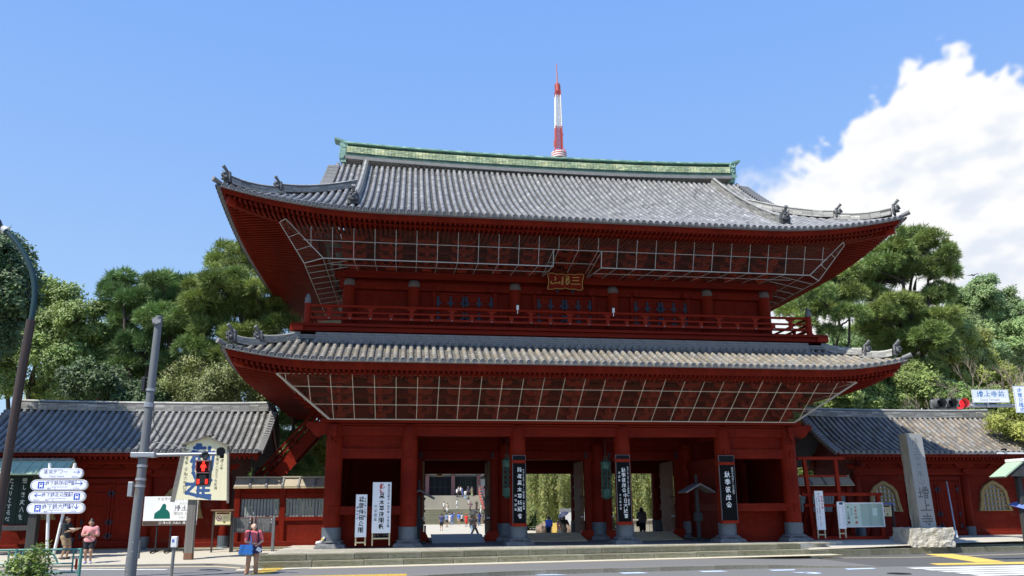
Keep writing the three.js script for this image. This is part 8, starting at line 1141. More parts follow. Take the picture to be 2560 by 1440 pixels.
// ---------- far things: the main hall with its steps, yard furniture, the broadcast tower
const HALL = {};
{
  const b0 = onY(1130, 1311, YD), z0 = b0.z, N = 12, z1 = z0 - N * 0.42, y1 = onZ(1130, 1273, z1).y, z2 = z1 - 3.2, N2 = 14, z3 = z2 - N2 * 0.36, y3 = onZ(1130, 1238.7, z3).y, zw = z3 - 4.5, k = 1898.29;
  const xl = onZ(1010, 1260, z1).x - 14, xr = onZ(1213, 1260, z3).x, t = thing('hall_steps', 'broad stone steps in two runs up to the main hall, seen through the left doorway', 'steps');
  for (let i = 0; i < N; i++) mesh('step', bx(xl, xr + 6, YD - 0.3, lerp(YD, y1, (i + 1) / N), z0 - (i + 1) * 0.42, z0 - i * 0.42), M.risers[i % 4], t); mesh('landing', bx(xl, xr + 6, YD, y1 - 0.002, z2 - 0.4, z1 + 0.01), M.paving, t);
  for (let i = 0; i < N2; i++) mesh('step', bx(xl, xr, y1 - 0.5, lerp(y1, y3, (i + 1) / N2), z2 - (i + 1) * 0.36, z2 - i * 0.36), M.hallStep, t); mesh('terrace', bx(xl - 20, xr + 30, YD, y3 - 0.01, zw - 30, z3 - 0.02), M.plaster, t);
  HALL.steps = (u, v) => { for (let i = 0; i < N + N2 + 2; i++) { const y = i < N ? lerp(YD, y1, (i + 1) / N) : i === N ? y1 : lerp(y1, y3, (i - N) / N2), zz = i < N ? z0 - (i + 0.5) * 0.42 : i === N ? z1 - 1.5 : z2 - (i - N - 0.5) * 0.36, q = onZ(u, v, zz); if (q.y <= y + 0.05) { q.y = y; return q; } } const q = onZ(u, v, z3 - 1); q.y = y3; return q; };
  const h = thing('main_hall', 'main hall with mauve columns and dark door panels at the top of the steps', 'hall'), P2 = (u, v) => onZ(u, v, zw), cols = [[1068, 8.5], [1132.5, 8.5], [1195, 8.5]].map(([u]) => P2(u, 1215).x), yT = P2(1130, 1186).y, step = cols[1] - cols[0];
  for (let i = -4; i < 3; i++) { const x = cols[0] + i * step; mesh('column', bx(x - 0.27, x + 0.27, y3, yT, zw - 0.25, zw + 0.25, 0.03), M.mauve, h); mesh('column_cap', bx(x - 0.34, x + 0.34, yT - 0.12, yT + 0.02, zw - 0.3, zw + 0.3), M.woodDark, h); if (i < 2) { const a = x + 0.27, b = x + step - 0.27; mesh('door_panel', bx(a, b, y3, yT - 0.3, zw - 0.5, zw - 0.4), M.hallGlass, h); for (const q of [0.25, 0.5, 0.75]) mesh('mullion', bx(lerp(a, b, q) - 0.03, lerp(a, b, q) + 0.03, y3, yT - 0.3, zw - 0.41, zw - 0.36), M.hinge, h); mesh('transom', bx(a, b, lerp(y3, yT, 0.42) - 0.03, lerp(y3, yT, 0.42) + 0.03, zw - 0.41, zw - 0.35), M.hinge, h); } }
  mesh('doorway_shade_panel', bx(P2(1160, 1230).x, P2(1167, 1230).x, y3, P2(1160, 1217).y, zw - 0.42, zw - 0.33), M.black, h);  // black panel paints the unlit inside of an open doorway
  mesh('eave_beam', bx(cols[0] - 4.2 * step, cols[2] + 14, yT, yT + 0.9, zw - 0.6, zw + 0.9), M.plaster, h); mesh('side_wall', bx(cols[2] + 0.3, cols[2] + 14, y3, yT, zw - 0.9, zw - 0.5), M.hallWall, h); mesh('side_beam', bx(cols[2] + 0.3, cols[2] + 14, yT - 0.65, yT - 0.35, zw - 0.5, zw - 0.35), M.woodDark, h);
  mesh('back_wall', bx(cols[0] - 4.2 * step, cols[2] + 14, y3, yT + 2, zw - 22, zw - 21.6), M.plaster, h);
  const rx0 = cols[0] - 4.6 * step, rx1 = cols[2] + 15; mesh('roof', [bar(V((rx0 + rx1) / 2, yT + 0.8, zw + 3.2), V((rx0 + rx1) / 2, yT + 6.4, zw - 10.5), rx1 - rx0, 0.4), bar(V((rx0 + rx1) / 2, yT + 0.8, zw - 24.2), V((rx0 + rx1) / 2, yT + 6.4, zw - 10.5), rx1 - rx0, 0.4)], M.tileMid, h); mesh('roof_ridge', bx(rx0, rx1, yT + 6.2, yT + 7.2, zw - 10.9, zw - 10.1), M.tileDark, h);
  const e = P2(1098, 1187), em = thing('gilt_crest', 'gilt framed crest plaque above the hall doors', 'plaque', [e.x, e.y, zw + 1.0]); mesh('board', bx(-0.42, 0.42, -0.22, 0.45, -0.05, 0.0), M.black, em); mesh('gilt_frame', [bx(-0.46, 0.46, -0.27, -0.19, -0.04, 0.04), bx(-0.46, -0.38, -0.2, 0.45, -0.04, 0.04), bx(0.38, 0.46, -0.2, 0.45, -0.04, 0.04), plate([[-0.2, 0.38], [0, 0.05], [0.2, 0.38], [0.08, 0.34], [-0.08, 0.34]], 0.04)], M.gold, em);
  const r = thing('stair_rail', 'red stair rail with green post caps on the right of the hall steps', 'railing'), A = onZ(1198, 1226, z3), B = onZ(1213, 1272, z2 + 0.3); for (const d of [0, 0.35, 0.7]) mesh('rail', bar(V(A.x, y3 + 0.35 + d, z3), V(A.x, y1 + 0.35 + d, z2 + 0.3), 0.14, 0.1), M.railPink, r); for (let i = 0; i <= 5; i++) { const q = i / 5, y = lerp(y3, y1, q), zz = lerp(z3, z2 + 0.3, q); mesh('rail_post', bx(A.x - 0.09, A.x + 0.09, y, y + 1.15, zz - 0.09, zz + 0.09), M.railPink, r); mesh('post_cap', T(new THREE.SphereGeometry(0.14, 8, 6), A.x, y + 1.25, zz), M.bronze, r); } mesh('cheek_wall', bx(A.x - 0.25, A.x + 0.25, y1 - 0.2, y1 + 0.4, z2, z2 + 0.6), M.railPink, r); for (const y of [0.3, 0.75, 1.1]) mesh('rail', bx(A.x, A.x + 14, y3 + y, y3 + y + 0.12, z3 - 0.1, z3 + 0.04), M.railPink, r); for (let i = 0; i < 8; i++) mesh('rail_post', bx(A.x + 0.1 + i * 1.7, A.x + 0.26 + i * 1.7, y3, y3 + 1.15, z3 - 0.12, z3 + 0.06), M.railPink, r); mesh('terrace_edge', bx(A.x, A.x + 14, y3 - 0.35, y3 + 0.1, z3 - 0.1, z3 + 0.1), M.railPink, r);
  const st = onZ(1062, 1345, -9.6), bo = thing('bollard', 'thin dark bollard at the back of the left doorway', 'bollard', [st.x, -0.05, -9.5]); mesh('stake', [rod(V(0, 0, 0), V(0, 0.75, 0), 0.05, 10), T(new THREE.SphereGeometry(0.055, 8, 6), 0, 0.76, 0)], M.woodDark, bo);
  const w0 = onZ(1400, 1272, -30), w1 = onZ(1446, 1316, -30), hd = thing('white_hoarding', 'white hoarding panel with a grey top strip behind the parasol in the middle doorway', 'panel'); mesh('panel', bx(w0.x, w1.x + 1, w1.y - 0.8, w0.y - 0.25, -30.1, -30), M.white, hd); mesh('top_strip', bx(w0.x, w1.x + 1, w0.y - 0.24, w0.y + 0.02, -30.12, -29.98), M.steel, hd); mesh('panel_post', [bx(w0.x, w0.x + 0.1, YD, w0.y, -30.25, -30.12), bx(w1.x + 0.9, w1.x + 1, YD, w0.y, -30.25, -30.12)], M.steel, hd);
  const rr5 = seeded(66); for (let i = 0; i < 7; i++) { const q = onZ(1352 + i * 11.5, 1320, -28 - (i % 2) * 1.2), s = thing('yard_stone', ['low brown garden stone, leftmost of the row behind the middle doorway', 'rough brown stone, second from left in the row behind the middle doorway', 'brown upright stone, third from left in the row behind the middle doorway', 'brown upright stone in the middle of the row behind the middle doorway', 'brown stone, third from right in the row behind the middle doorway', 'brown stone, second from right in the row behind the middle doorway', 'brown stone, rightmost of the row behind the middle doorway'][i], 'stone', [q.x, YD, q.z]); const g = new THREE.IcosahedronGeometry(0.4, 2); const p = g.attributes.position; for (let j = 0; j < p.count; j++) { const n = 1 + 0.3 * fbm2(p.getX(j) * 2 + i * 5, p.getY(j) * 2 + p.getZ(j), 3); p.setXYZ(j, p.getX(j) * n, (p.getY(j) + 0.3) * n * (1.1 + 0.5 * rr5()*0 + (i % 3) * 0.2), p.getZ(j) * n); } g.computeVertexNormals(); mesh('stone_block', g, M.yardStone, s); }
  { const q = onZ(1386, 1322, -24), s = thing('yellow_stand_sign', 'yellow folding floor sign beside the bending person in blue', 'sign', [q.x, YD, -24]); for (const k of [-1, 1]) mesh('sign_leaf', bar(V(0, 0.95, k * 0.02), V(0, 0, k * 0.25), 0.34, 0.03), M.lineYellow, s); }
  { const q0 = onZ(1560, 1300, -26), q1 = onZ(1668, 1300, -26), w = thing('stone_wall', 'low pale stone wall across the yard behind the right doorway', 'wall'); for (let i = 0; i < 12; i++) mesh('wall_stone', bx(lerp(q0.x, q1.x, i / 12) + 0.01, lerp(q0.x, q1.x, (i + 1) / 12) - 0.01, YD, 0.55, -26.4, -26, 0.03), M.pavers[i % 3], w); mesh('wall_cap', bx(q0.x - 0.1, q1.x + 0.1, 0.55, 0.68, -26.5, -25.9, 0.02), M.pavers[0], w); }
}
{ // lattice mast of the tower
  const z = -330, c = onZ(1394.5, 300, z), Y = (v) => onZ(1394, v, z).y, t = thing('broadcast_tower', 'red and white lattice mast of a broadcast tower rising behind the gate ridge', 'tower', [onZ(1397.5, 388, z).x, 0, z]);
  const w = (v) => lerp(1.3, 1.75, clamp((v - 240) / 140)), seg = (va, vb, m, name) => { const n = Math.max(2, Math.round((vb - va) / 7)), g = []; for (let i = 0; i < n; i++) { const a = lerp(vb, va, i / n), b = lerp(vb, va, (i + 1) / n), ya = Y(a), yb = Y(b), wa = w(a), wb = w(b), A = [[-1, -1], [1, -1], [1, 1], [-1, 1]].map(([x, q]) => V(x * wa, ya, q * wa)), B = [[-1, -1], [1, -1], [1, 1], [-1, 1]].map(([x, q]) => V(x * wb, yb, q * wb)); for (let k = 0; k < 4; k++) { g.push(bar(A[k], B[k], 0.42, 0.42), bar(A[k], B[(k + 1) % 4], 0.17, 0.17), bar(A[(k + 1) % 4], B[k], 0.17, 0.17), bar(A[k], A[(k + 1) % 4], 0.18, 0.18)); } } mesh(name, g, m, t); };
  seg(318, 372, M.towerRed, 'lower_lattice'); seg(240, 318, M.towerWhite, 'white_lattice'); seg(228, 240, M.towerRed, 'upper_lattice');
  mesh('antenna_drum', [T(new THREE.CylinderGeometry(1.15, 1.2, Y(210) - Y(230), 14), 0, (Y(210) + Y(230)) / 2, 0), ...[-1, 1].flatMap((s) => [0, 1, 2, 3].map((k) => bx(s * 1.2, s * 1.6, Y(228) + k * 1.1, Y(228) + k * 1.1 + 0.5, -0.3, 0.3)))], M.towerRed, t); mesh('antenna_spike', rod(V(0, Y(211), 0), V(-0.35, Y(160), 0), 0.42, 8, 0.22), M.towerPink, t);
  mesh('side_antenna', [bx(-2.7, -2.1, Y(366), Y(352), -0.4, 0.4), bx(1.9, 2.4, Y(340), Y(333), -0.4, 0.4)], M.towerPink, t); mesh('splayed_leg', [[-1, 1], [1, 1], [1, -1], [-1, -1]].map(([x, q]) => bar(V(x * 1.8, Y(372), q * 1.8), V(x * 3.0, Y(384), q * 3.0), 0.4, 0.4)), M.towerRed, t);
  const yd = Y(382); for (let k = 0; k < 6; k++) mesh('deck_ring', T(new THREE.CylinderGeometry(k === 0 ? 3.6 : 4.1, k === 0 ? 4.1 : 4.1, 0.62, 28), 0, yd - k * 0.62, 0), k % 2 ? M.towerWhite : M.towerRed, t); mesh('shaft', rod(V(0, 0, 0), V(0, yd - 3, 0), 3.4, 12), M.towerRed, t);
}
// ---------- people: one skin from a smooth field of tapered limbs, clothes as shells over it
function sdCap(p, a, ba, L2, ra, rb) { const px = p[0] - a.x, py = p[1] - a.y, pz = p[2] - a.z, h = clamp((px * ba.x + py * ba.y + pz * ba.z) / L2); const dx = px - ba.x * h, dy = py - ba.y * h, dz = pz - ba.z * h; return Math.sqrt(dx * dx + dy * dy + dz * dz) - (ra + (rb - ra) * h); }
function netMesh(bones, cell, k = 0.02, cut) { // surface nets over the smooth union of the bones; cut(x, y, z) > 0 carves away
  const B = bones.map(([a, b, ra, rb]) => { const ba = b.clone().sub(a); return { a, ba, L2: Math.max(ba.lengthSq(), 1e-9), ra, rb: rb ?? ra }; }), mn = V(1e9, 1e9, 1e9), mx = V(-1e9, -1e9, -1e9);
  for (const [a, b, ra, rb] of bones) for (const [q, r] of [[a, ra], [b, rb ?? ra]]) { mn.min(q.clone().subScalar(r)); mx.max(q.clone().addScalar(r)); } mn.subScalar(cell * 2); mx.addScalar(cell * 2);
  const nx = Math.ceil((mx.x - mn.x) / cell) + 1, ny = Math.ceil((mx.y - mn.y) / cell) + 1, nz = Math.ceil((mx.z - mn.z) / cell) + 1, F = new Float32Array(nx * ny * nz), id = (i, j, l) => (l * ny + j) * nx + i;
  const f = (x, y, z) => { let d = 1e3; const p = [x, y, z]; for (const b of B) { const e = sdCap(p, b.a, b.ba, b.L2, b.ra, b.rb); if (e < d + k) { const h = Math.max(k - Math.abs(d - e), 0) / k; d = Math.min(d, e) - h * h * k * 0.25; } } if (cut) d = Math.max(d, cut(x, y, z)); return d; };
  for (let l = 0; l < nz; l++) for (let j = 0; j < ny; j++) for (let i = 0; i < nx; i++) F[id(i, j, l)] = f(mn.x + i * cell, mn.y + j * cell, mn.z + l * cell);
  const vi = new Int32Array(nx * ny * nz).fill(-1), P = [], idx = [];
  for (let l = 0; l < nz - 1; l++) for (let j = 0; j < ny - 1; j++) for (let i = 0; i < nx - 1; i++) { let n = 0, x = 0, y = 0, z = 0, s = 0; const v = []; for (let c = 0; c < 8; c++) { const q = F[id(i + (c & 1), j + ((c >> 1) & 1), l + (c >> 2))]; v.push(q); if (q < 0) s++; } if (s === 0 || s === 8) continue; for (let c = 0; c < 8; c++) for (const b of [1, 2, 4]) if (!(c & b)) { const a0 = v[c], a1 = v[c | b]; if ((a0 < 0) !== (a1 < 0)) { const t = a0 / (a0 - a1); x += (c & 1) + (b === 1 ? t : 0); y += ((c >> 1) & 1) + (b === 2 ? t : 0); z += (c >> 2) + (b === 4 ? t : 0); n++; } } vi[id(i, j, l)] = P.length / 3; P.push(mn.x + (i + x / n) * cell, mn.y + (j + y / n) * cell, mn.z + (l + z / n) * cell); }
  const quad = (a, b, c, d, flip) => { if (a < 0 || b < 0 || c < 0 || d < 0) return; flip ? idx.push(a, c, b, a, d, c) : idx.push(a, b, c, a, c, d); };
  for (let l = 1; l < nz - 1; l++) for (let j = 1; j < ny - 1; j++) for (let i = 1; i < nx - 1; i++) { const s = F[id(i, j, l)] < 0; if (s !== F[id(i + 1, j, l)] < 0) quad(vi[id(i, j - 1, l - 1)], vi[id(i, j, l - 1)], vi[id(i, j, l)], vi[id(i, j - 1, l)], !s); if (s !== F[id(i, j + 1, l)] < 0) quad(vi[id(i - 1, j, l - 1)], vi[id(i - 1, j, l)], vi[id(i, j, l)], vi[id(i, j, l - 1)], !s); if (s !== F[id(i, j, l + 1)] < 0) quad(vi[id(i - 1, j - 1, l)], vi[id(i, j - 1, l)], vi[id(i, j, l)], vi[id(i - 1, j, l)], !s); }
  const g = new THREE.BufferGeometry(); g.setAttribute('position', new THREE.Float32BufferAttribute(P, 3)); g.setIndex(idx); g.computeVertexNormals(); return g;
}
const handProto = [-1, 1].map((s) => { // hand hanging along -Y from the wrist, palm towards +Z, thumb on the inner side
  const b = [[V(-0.022, -0.03, 0), V(-0.026, -0.085, 0.002), 0.014, 0.013], [V(0.0, -0.02, 0), V(0, -0.09, 0), 0.017, 0.015], [V(0.022, -0.03, 0), V(0.026, -0.082, 0.002), 0.014, 0.012], [V(0, 0.02, 0), V(0, -0.03, 0), 0.022, 0.02]]; [[-0.030, 0.068, 0.0085], [-0.010, 0.078, 0.009], [0.011, 0.073, 0.0088], [0.030, 0.055, 0.0078]].forEach(([x, L, r]) => { const a = V(x, -0.088, 0.002), m = V(x * 1.06, -0.088 - L * 0.45, 0.014), e = V(x * 1.04, -0.088 - L * 0.72, 0.038); b.push([a, m, r, r * 0.95], [m, e, r * 0.95, r * 0.8]); }); const th = V(-0.028, -0.035, 0.006), t1 = V(-0.058, -0.07, 0.022), t2 = V(-0.062, -0.10, 0.034); b.push([th, t1, 0.013, 0.011], [t1, t2, 0.011, 0.009]);
  const g = netMesh(b.map(([p, q, r0, r1]) => { const m = (v) => V(v.x * s, v.y, v.z); return [m(p), m(q), r0, r1]; }), 0.0065, 0.008); return g; });
const matC = {}; const cloth = (c, rg = 0.85) => (matC[c.join() + rg] ??= std({ color: C(...c), roughness: rg }));
function ik(a, t, l1, l2, pole) { const d = t.clone().sub(a); let L = d.length(); const mxl = (l1 + l2) * 0.999; if (L > mxl) { t = a.clone().addScaledVector(d, mxl / L); L = mxl; } const u = t.clone().sub(a).normalize(), x = (l1 * l1 - l2 * l2 + L * L) / (2 * L), h = Math.sqrt(Math.max(0, l1 * l1 - x * x)), pv = pole.clone().addScaledVector(u, -pole.dot(u)).normalize(); return [a.clone().addScaledVector(u, x).addScaledVector(pv, h), t]; }
function person(label, pos, yaw, o) {
  const h = o.h, cell = o.cell ?? 0.032, t = thing('person', label, 'person', pos, yaw, o.group), S1 = (x, y, z) => V(x * h, y * h, z * h), lean = o.lean ?? 0, wide = o.wide ?? 1;
  const hipC = S1(0, 0.515, (o.hipBack ?? 0)), up = (d, x = 0, z = 0) => hipC.clone().add(V(x * h, Math.cos(lean) * d * h, Math.sin(lean) * d * h + z * h));
  const hip = [-1, 1].map((s) => hipC.clone().add(S1(s * 0.05 * wide, -0.005, 0))), feet = (o.feet ?? [[-0.055, 0], [0.055, 0]]).map(([x, z, y = 0]) => S1(x, 0.045 + y, z));
  const legs = [0, 1].map((i) => ik(hip[i], feet[i], 0.245 * h, 0.245 * h, V(0, 0, 1))), chest = up(0.20), neck = up(0.315), sh = [-1, 1].map((s) => up(0.285, s * 0.105 * (0.5 + 0.5 * wide), 0));
  const hp = o.headPitch ?? 0, hy = o.headYaw ?? 0, head = neck.clone().add(S1(Math.sin(hy) * 0.01, 0.082, 0.012 + Math.sin(lean) * 0.05 - hp * 0.02)), fwd = V(Math.sin(hy) * Math.cos(hp), Math.sin(hp), Math.cos(hy) * Math.cos(hp)), hup = V(-Math.sin(hy) * Math.sin(hp), Math.cos(hp), -Math.cos(hy) * Math.sin(hp)), sid = hup.clone().cross(fwd), hd = (x, y, z) => head.clone().addScaledVector(sid, x * h).addScaledVector(hup, y * h).addScaledVector(fwd, z * h);
  const hands = (o.hands ?? [[-0.14, 0.44, 0.03], [0.14, 0.44, 0.03]]).map((q) => S1(...q)), arms = [0, 1].map((i) => ik(sh[i], hands[i], 0.172 * h, 0.155 * h, V((i ? 1 : -1) * (o.elbowOut ?? 0.5), -0.6, -0.6)));
  const torso = [[hipC.clone().add(S1(-0.035 * wide, 0, 0)), hipC.clone().add(S1(0.035 * wide, 0, 0)), 0.073 * h * wide, 0.073 * h * wide], [hipC, up(0.1), 0.075 * h * wide, 0.068 * h * wide], [up(0.1), up(0.22), 0.07 * h * wide, 0.074 * h * wide], [up(0.25, -0.07, 0), up(0.25, 0.07, 0), 0.055 * h * wide, 0.055 * h * wide]];
  const armB = [0, 1].map((i) => [[sh[i], arms[i][0], 0.036 * h * wide, 0.027 * h], [arms[i][0], arms[i][1], 0.027 * h, 0.018 * h]]), legB = [0, 1].map((i) => [[hip[i], legs[i][0], 0.058 * h * wide, 0.038 * h], [legs[i][0], legs[i][1], 0.037 * h, 0.022 * h]]), footB = [0, 1].map((i) => { const d = o.toe?.[i] ?? [0, 1]; return [feet[i].clone().add(S1(0, -0.022, -0.015)), feet[i].clone().add(S1(d[0] * 0.085, -0.027, d[1] * 0.085)), 0.022 * h, 0.017 * h]; });
  const headB = [[neck.clone().add(S1(0, -0.02, 0)), head.clone().add(S1(0, -0.03, 0)), 0.03 * h, 0.027 * h], [hd(0, 0.022, -0.012), hd(0, 0.015, 0.008), 0.052 * h, 0.05 * h], [hd(0, -0.025, 0.014), hd(0, -0.036, 0.026), 0.038 * h, 0.024 * h], [hd(0, 0.0, 0.056), hd(0, -0.014, 0.063), 0.007 * h, 0.010 * h], [hd(-0.052, -0.005, 0), hd(-0.053, 0.01, -0.003), 0.009 * h, 0.011 * h], [hd(0.052, -0.005, 0), hd(0.053, 0.01, -0.003), 0.009 * h, 0.011 * h]];
  const skin = netMesh([...torso, ...armB.flat(), ...legB.flat(), ...footB, ...headB], cell * h, 0.025 * h);
  const hg = [0, 1].map((i) => { const g = handProto[i].clone(), d = arms[i][1].clone().sub(arms[i][0]).normalize(), q = new THREE.Quaternion().setFromUnitVectors(V(0, -1, 0), d); if (o.palm?.[i]) q.multiply(new THREE.Quaternion().setFromAxisAngle(V(0, 1, 0), o.palm[i])); return g.applyMatrix4(new THREE.Matrix4().compose(arms[i][1], q, V(h / 1.75, h / 1.75, h / 1.75))); });
  const nu = (g) => { const q = g.index ? g.toNonIndexed() : g; q.deleteAttribute('uv'); return q; };
  mesh('body', mergeGeometries([skin, ...hg].map(nu)), cloth(o.skin ?? [0.42, 0.25, 0.165], 0.6), t);
  const inf = (b, e) => b.map(([a, c, r0, r1]) => [a, c, r0 + e * h, (r1 ?? r0) + e * h]), e1 = 0.012, nap = (a, c, f) => a.clone().lerp(c, f);
  if (o.dress) { const hem = o.dress, y = (hip[0].y + hip[1].y) / 2, c = hipC.clone(); c.y = hem * h + 0.09 * h; mesh('dress', netMesh([...inf(torso, e1), ...armB.map((b) => [b[0][0], nap(b[0][0], b[0][1], o.sleeve ?? 0.5), b[0][2] + e1 * h, b[0][3] + 0.016 * h]), [hipC, c, 0.09 * h * wide, 0.105 * h * wide]], cell * h, 0.04 * h, (x, yy) => hem * h - yy), cloth(o.top), t); }
  else {
    mesh('trousers', netMesh([...inf(torso.slice(0, 1), e1), ...[0, 1].flatMap((i) => o.legs === 'short' ? [[hip[i], nap(hip[i], legs[i][0], 0.68), 0.068 * h * wide, 0.058 * h]] : o.legs === 'skirt' ? [[hip[i], nap(hip[i], legs[i][0], 1.15), 0.07 * h, 0.075 * h]] : [[hip[i], legs[i][0], 0.066 * h * wide, (o.pant ?? 0.048) * h], [legs[i][0], legs[i][1].clone().add(S1(0, -0.005, 0)), (o.pant ?? 0.048) * h, (o.pant ?? 0.036) * h]])], cell * h, 0.02 * h, (x, y) => y - (hipC.y + 0.07 * h)), cloth(o.bottom), t);
    mesh('shirt', netMesh([...inf(torso, e1 + 0.002), ...armB.flatMap((b) => { const f = o.sleeve ?? 0.62; return f > 1 ? [[b[0][0], b[0][1], b[0][2] + e1 * h, b[0][3] + e1 * h], [b[1][0], nap(b[1][0], b[1][1], f - 1), b[1][2] + e1 * h, b[1][3] + e1 * h]] : [[b[0][0], nap(b[0][0], b[0][1], f), b[0][2] + e1 * h, b[0][3] + 0.02 * h]]; })], cell * h, 0.025 * h, (x, y, z) => (hipC.y - 0.035 * h) - y), cloth(o.top), t);
  }
  const hair = o.hair ?? [0.018, 0.014, 0.012], hb = [[hd(0, 0.032, -0.02), hd(0, 0.02, -0.022), 0.057 * h, 0.056 * h]]; if (o.hairLen) hb.push(...[-1, 0, 1].map((s) => [hd(s * 0.03, 0.0, -0.028), hd(s * 0.034, -o.hairLen, -0.03), 0.036 * h, 0.028 * h])); if (o.bob) hb.push(...[-1, 1].map((s) => [hd(s * 0.046, 0.02, -0.008), hd(s * 0.048, -0.045, -0.004), 0.02 * h, 0.018 * h])); if (o.bun) hb.push([hd(0, 0.08, -0.05), hd(0, 0.085, -0.05), 0.026 * h, 0.026 * h]);
  mesh('hair', netMesh(hb, Math.min(cell, 0.02) * h, 0.015 * h), cloth(hair, 0.5), t);
  if (o.hat) { mesh('hat', [T(new THREE.SphereGeometry(0.064 * h, 14, 8, 0, 6.3, 0, 1.6), 0, 0, 0), T(new THREE.CylinderGeometry((o.brim ?? 0.08) * h, (o.brim ?? 0.08) * h, 0.006 * h, 16), 0, 0.004 * h, 0.02 * h)], cloth(o.hat), t).position.copy(hd(0, 0.035, -0.008)); }
  mesh('shoe', netMesh(inf([footB[0]], 0.006), cell * h * 0.7, 0.01), cloth(o.shoes ?? [0.04, 0.04, 0.045]), t); mesh('shoe', netMesh(inf([footB[1]], 0.006), cell * h * 0.7, 0.01), cloth(o.shoes ?? [0.04, 0.04, 0.045]), t);
  if (o.face) { for (const s of [-1, 1]) { mesh('eye', T(new THREE.SphereGeometry(0.006 * h, 8, 6), 0, 0, 0), cloth([0.02, 0.015, 0.012], 0.3), t).position.copy(hd(s * 0.02, 0.006, 0.051)); mesh('eyebrow', bar(hd(s * 0.011, 0.021, 0.054), hd(s * 0.031, 0.02, 0.046), 0.004 * h, 0.004 * h), cloth(hair, 0.6), t); } mesh('mouth', bar(hd(-0.013, -0.030, 0.051), hd(0.013, -0.030, 0.051), 0.005 * h, 0.006 * h), cloth([0.30, 0.09, 0.08], 0.5), t); }
  t.userData.J = null; delete t.userData.J;
  return { t, head, hands: arms.map((a) => a[1]), sh, chest, hipC, hd, h, neck, up };
}
const toWorld = (t, v) => v.clone().applyAxisAngle(V(0, 1, 0), t.rotation.y).add(t.position);
{ // the woman on the kerb, looking up
  const f = onY(628, 1435, S), h = onZ(640, 1307, f.z).y - S + 0.01, P1 = person('woman in a red tee and brown trousers on the roadside looking up at the gate', [f.x, S, f.z], 0.28, { h, cell: 0.0125, wide: 1.16, top: [0.64, 0.13, 0.14], bottom: [0.44, 0.25, 0.155], skin: [0.62, 0.41, 0.30], hair: [0.060, 0.027, 0.016], bob: true, face: true, headPitch: 0.42, headYaw: 0.1, hands: [[-0.02, 0.60, 0.13], [0.085, 0.575, 0.135]], feet: [[-0.088, 0.0], [0.08, 0.02]], toe: [[-0.35, 0.94], [0.3, 0.95]], pant: 0.044, shoes: [0.40, 0.20, 0.13], sleeve: 0.85, elbowOut: 0.9, palm: [1.6, -1.6] });
  const bag = thing('tote_bag', 'bright blue tote bag hanging at the side of the woman in red', 'bag'), c = toWorld(P1.t, V(-0.13 * h, 0.505 * h, 0.15 * h)); bag.position.copy(c); bag.rotation.y = 0.28;
  const bg = netMesh([[V(-0.16, 0.08, 0), V(0.15, 0.08, 0), 0.035, 0.03], [V(-0.17, -0.12, 0), V(0.12, -0.14, 0.01), 0.06, 0.06], [V(-0.16, 0, 0), V(0.14, -0.02, 0.0), 0.05, 0.05]], 0.014, 0.05, (x, y) => y - 0.105); mesh('bag_body', bg, cloth([0.09, 0.36, 0.85], 0.45), bag); mesh('bag_strap', tube([V(0.08, 0.08, 0.02), V(0.12, 0.25, -0.06), V(0.06, 0.43, -0.15), V(0.0, 0.47, -0.24)], 0.016, 20, 6), cloth([0.22, 0.40, 0.78]), bag); mesh('bag_seam', tube([V(-0.06, 0.1, 0.045), V(-0.11, 0, 0.062), V(-0.14, -0.14, 0.066)], 0.006, 12, 5), cloth([0.02, 0.05, 0.2]), bag);
  const nb = thing('shoulder_pouch', 'navy pouch with white papers held at the hip of the woman in red', 'bag', toWorld(P1.t, V(0.06 * h, 0.475 * h, 0.135 * h)).toArray(), 0.28); mesh('pouch', new RoundedBoxGeometry(0.3, 0.22, 0.09, 2, 0.03).rotateZ(0.15), cloth([0.02, 0.025, 0.09]), nb); mesh('papers', bx(-0.02, 0.13, -0.02, 0.09, 0.046, 0.056).rotateZ(-0.55), cloth([0.75, 0.75, 0.8]), nb);
  const bp = thing('backpack', 'dark blue backpack worn by the woman in red', 'bag', toWorld(P1.t, V(0, 0.68 * h, -0.12 * h)).toArray(), 0.28); mesh('pack', new RoundedBoxGeometry(0.30, 0.42, 0.16, 2, 0.06), cloth([0.02, 0.022, 0.06]), bp); for (const s of [-1, 1]) mesh('pack_strap', tube([V(s * 0.1, 0.18, 0.05), V(s * 0.105, 0.24, 0.18), V(s * 0.12, 0.17, 0.30), V(s * 0.14, 0.0, 0.32), V(s * 0.16, -0.12, 0.22)], 0.02, 20, 6), cloth([0.02, 0.022, 0.06]), bp);
}
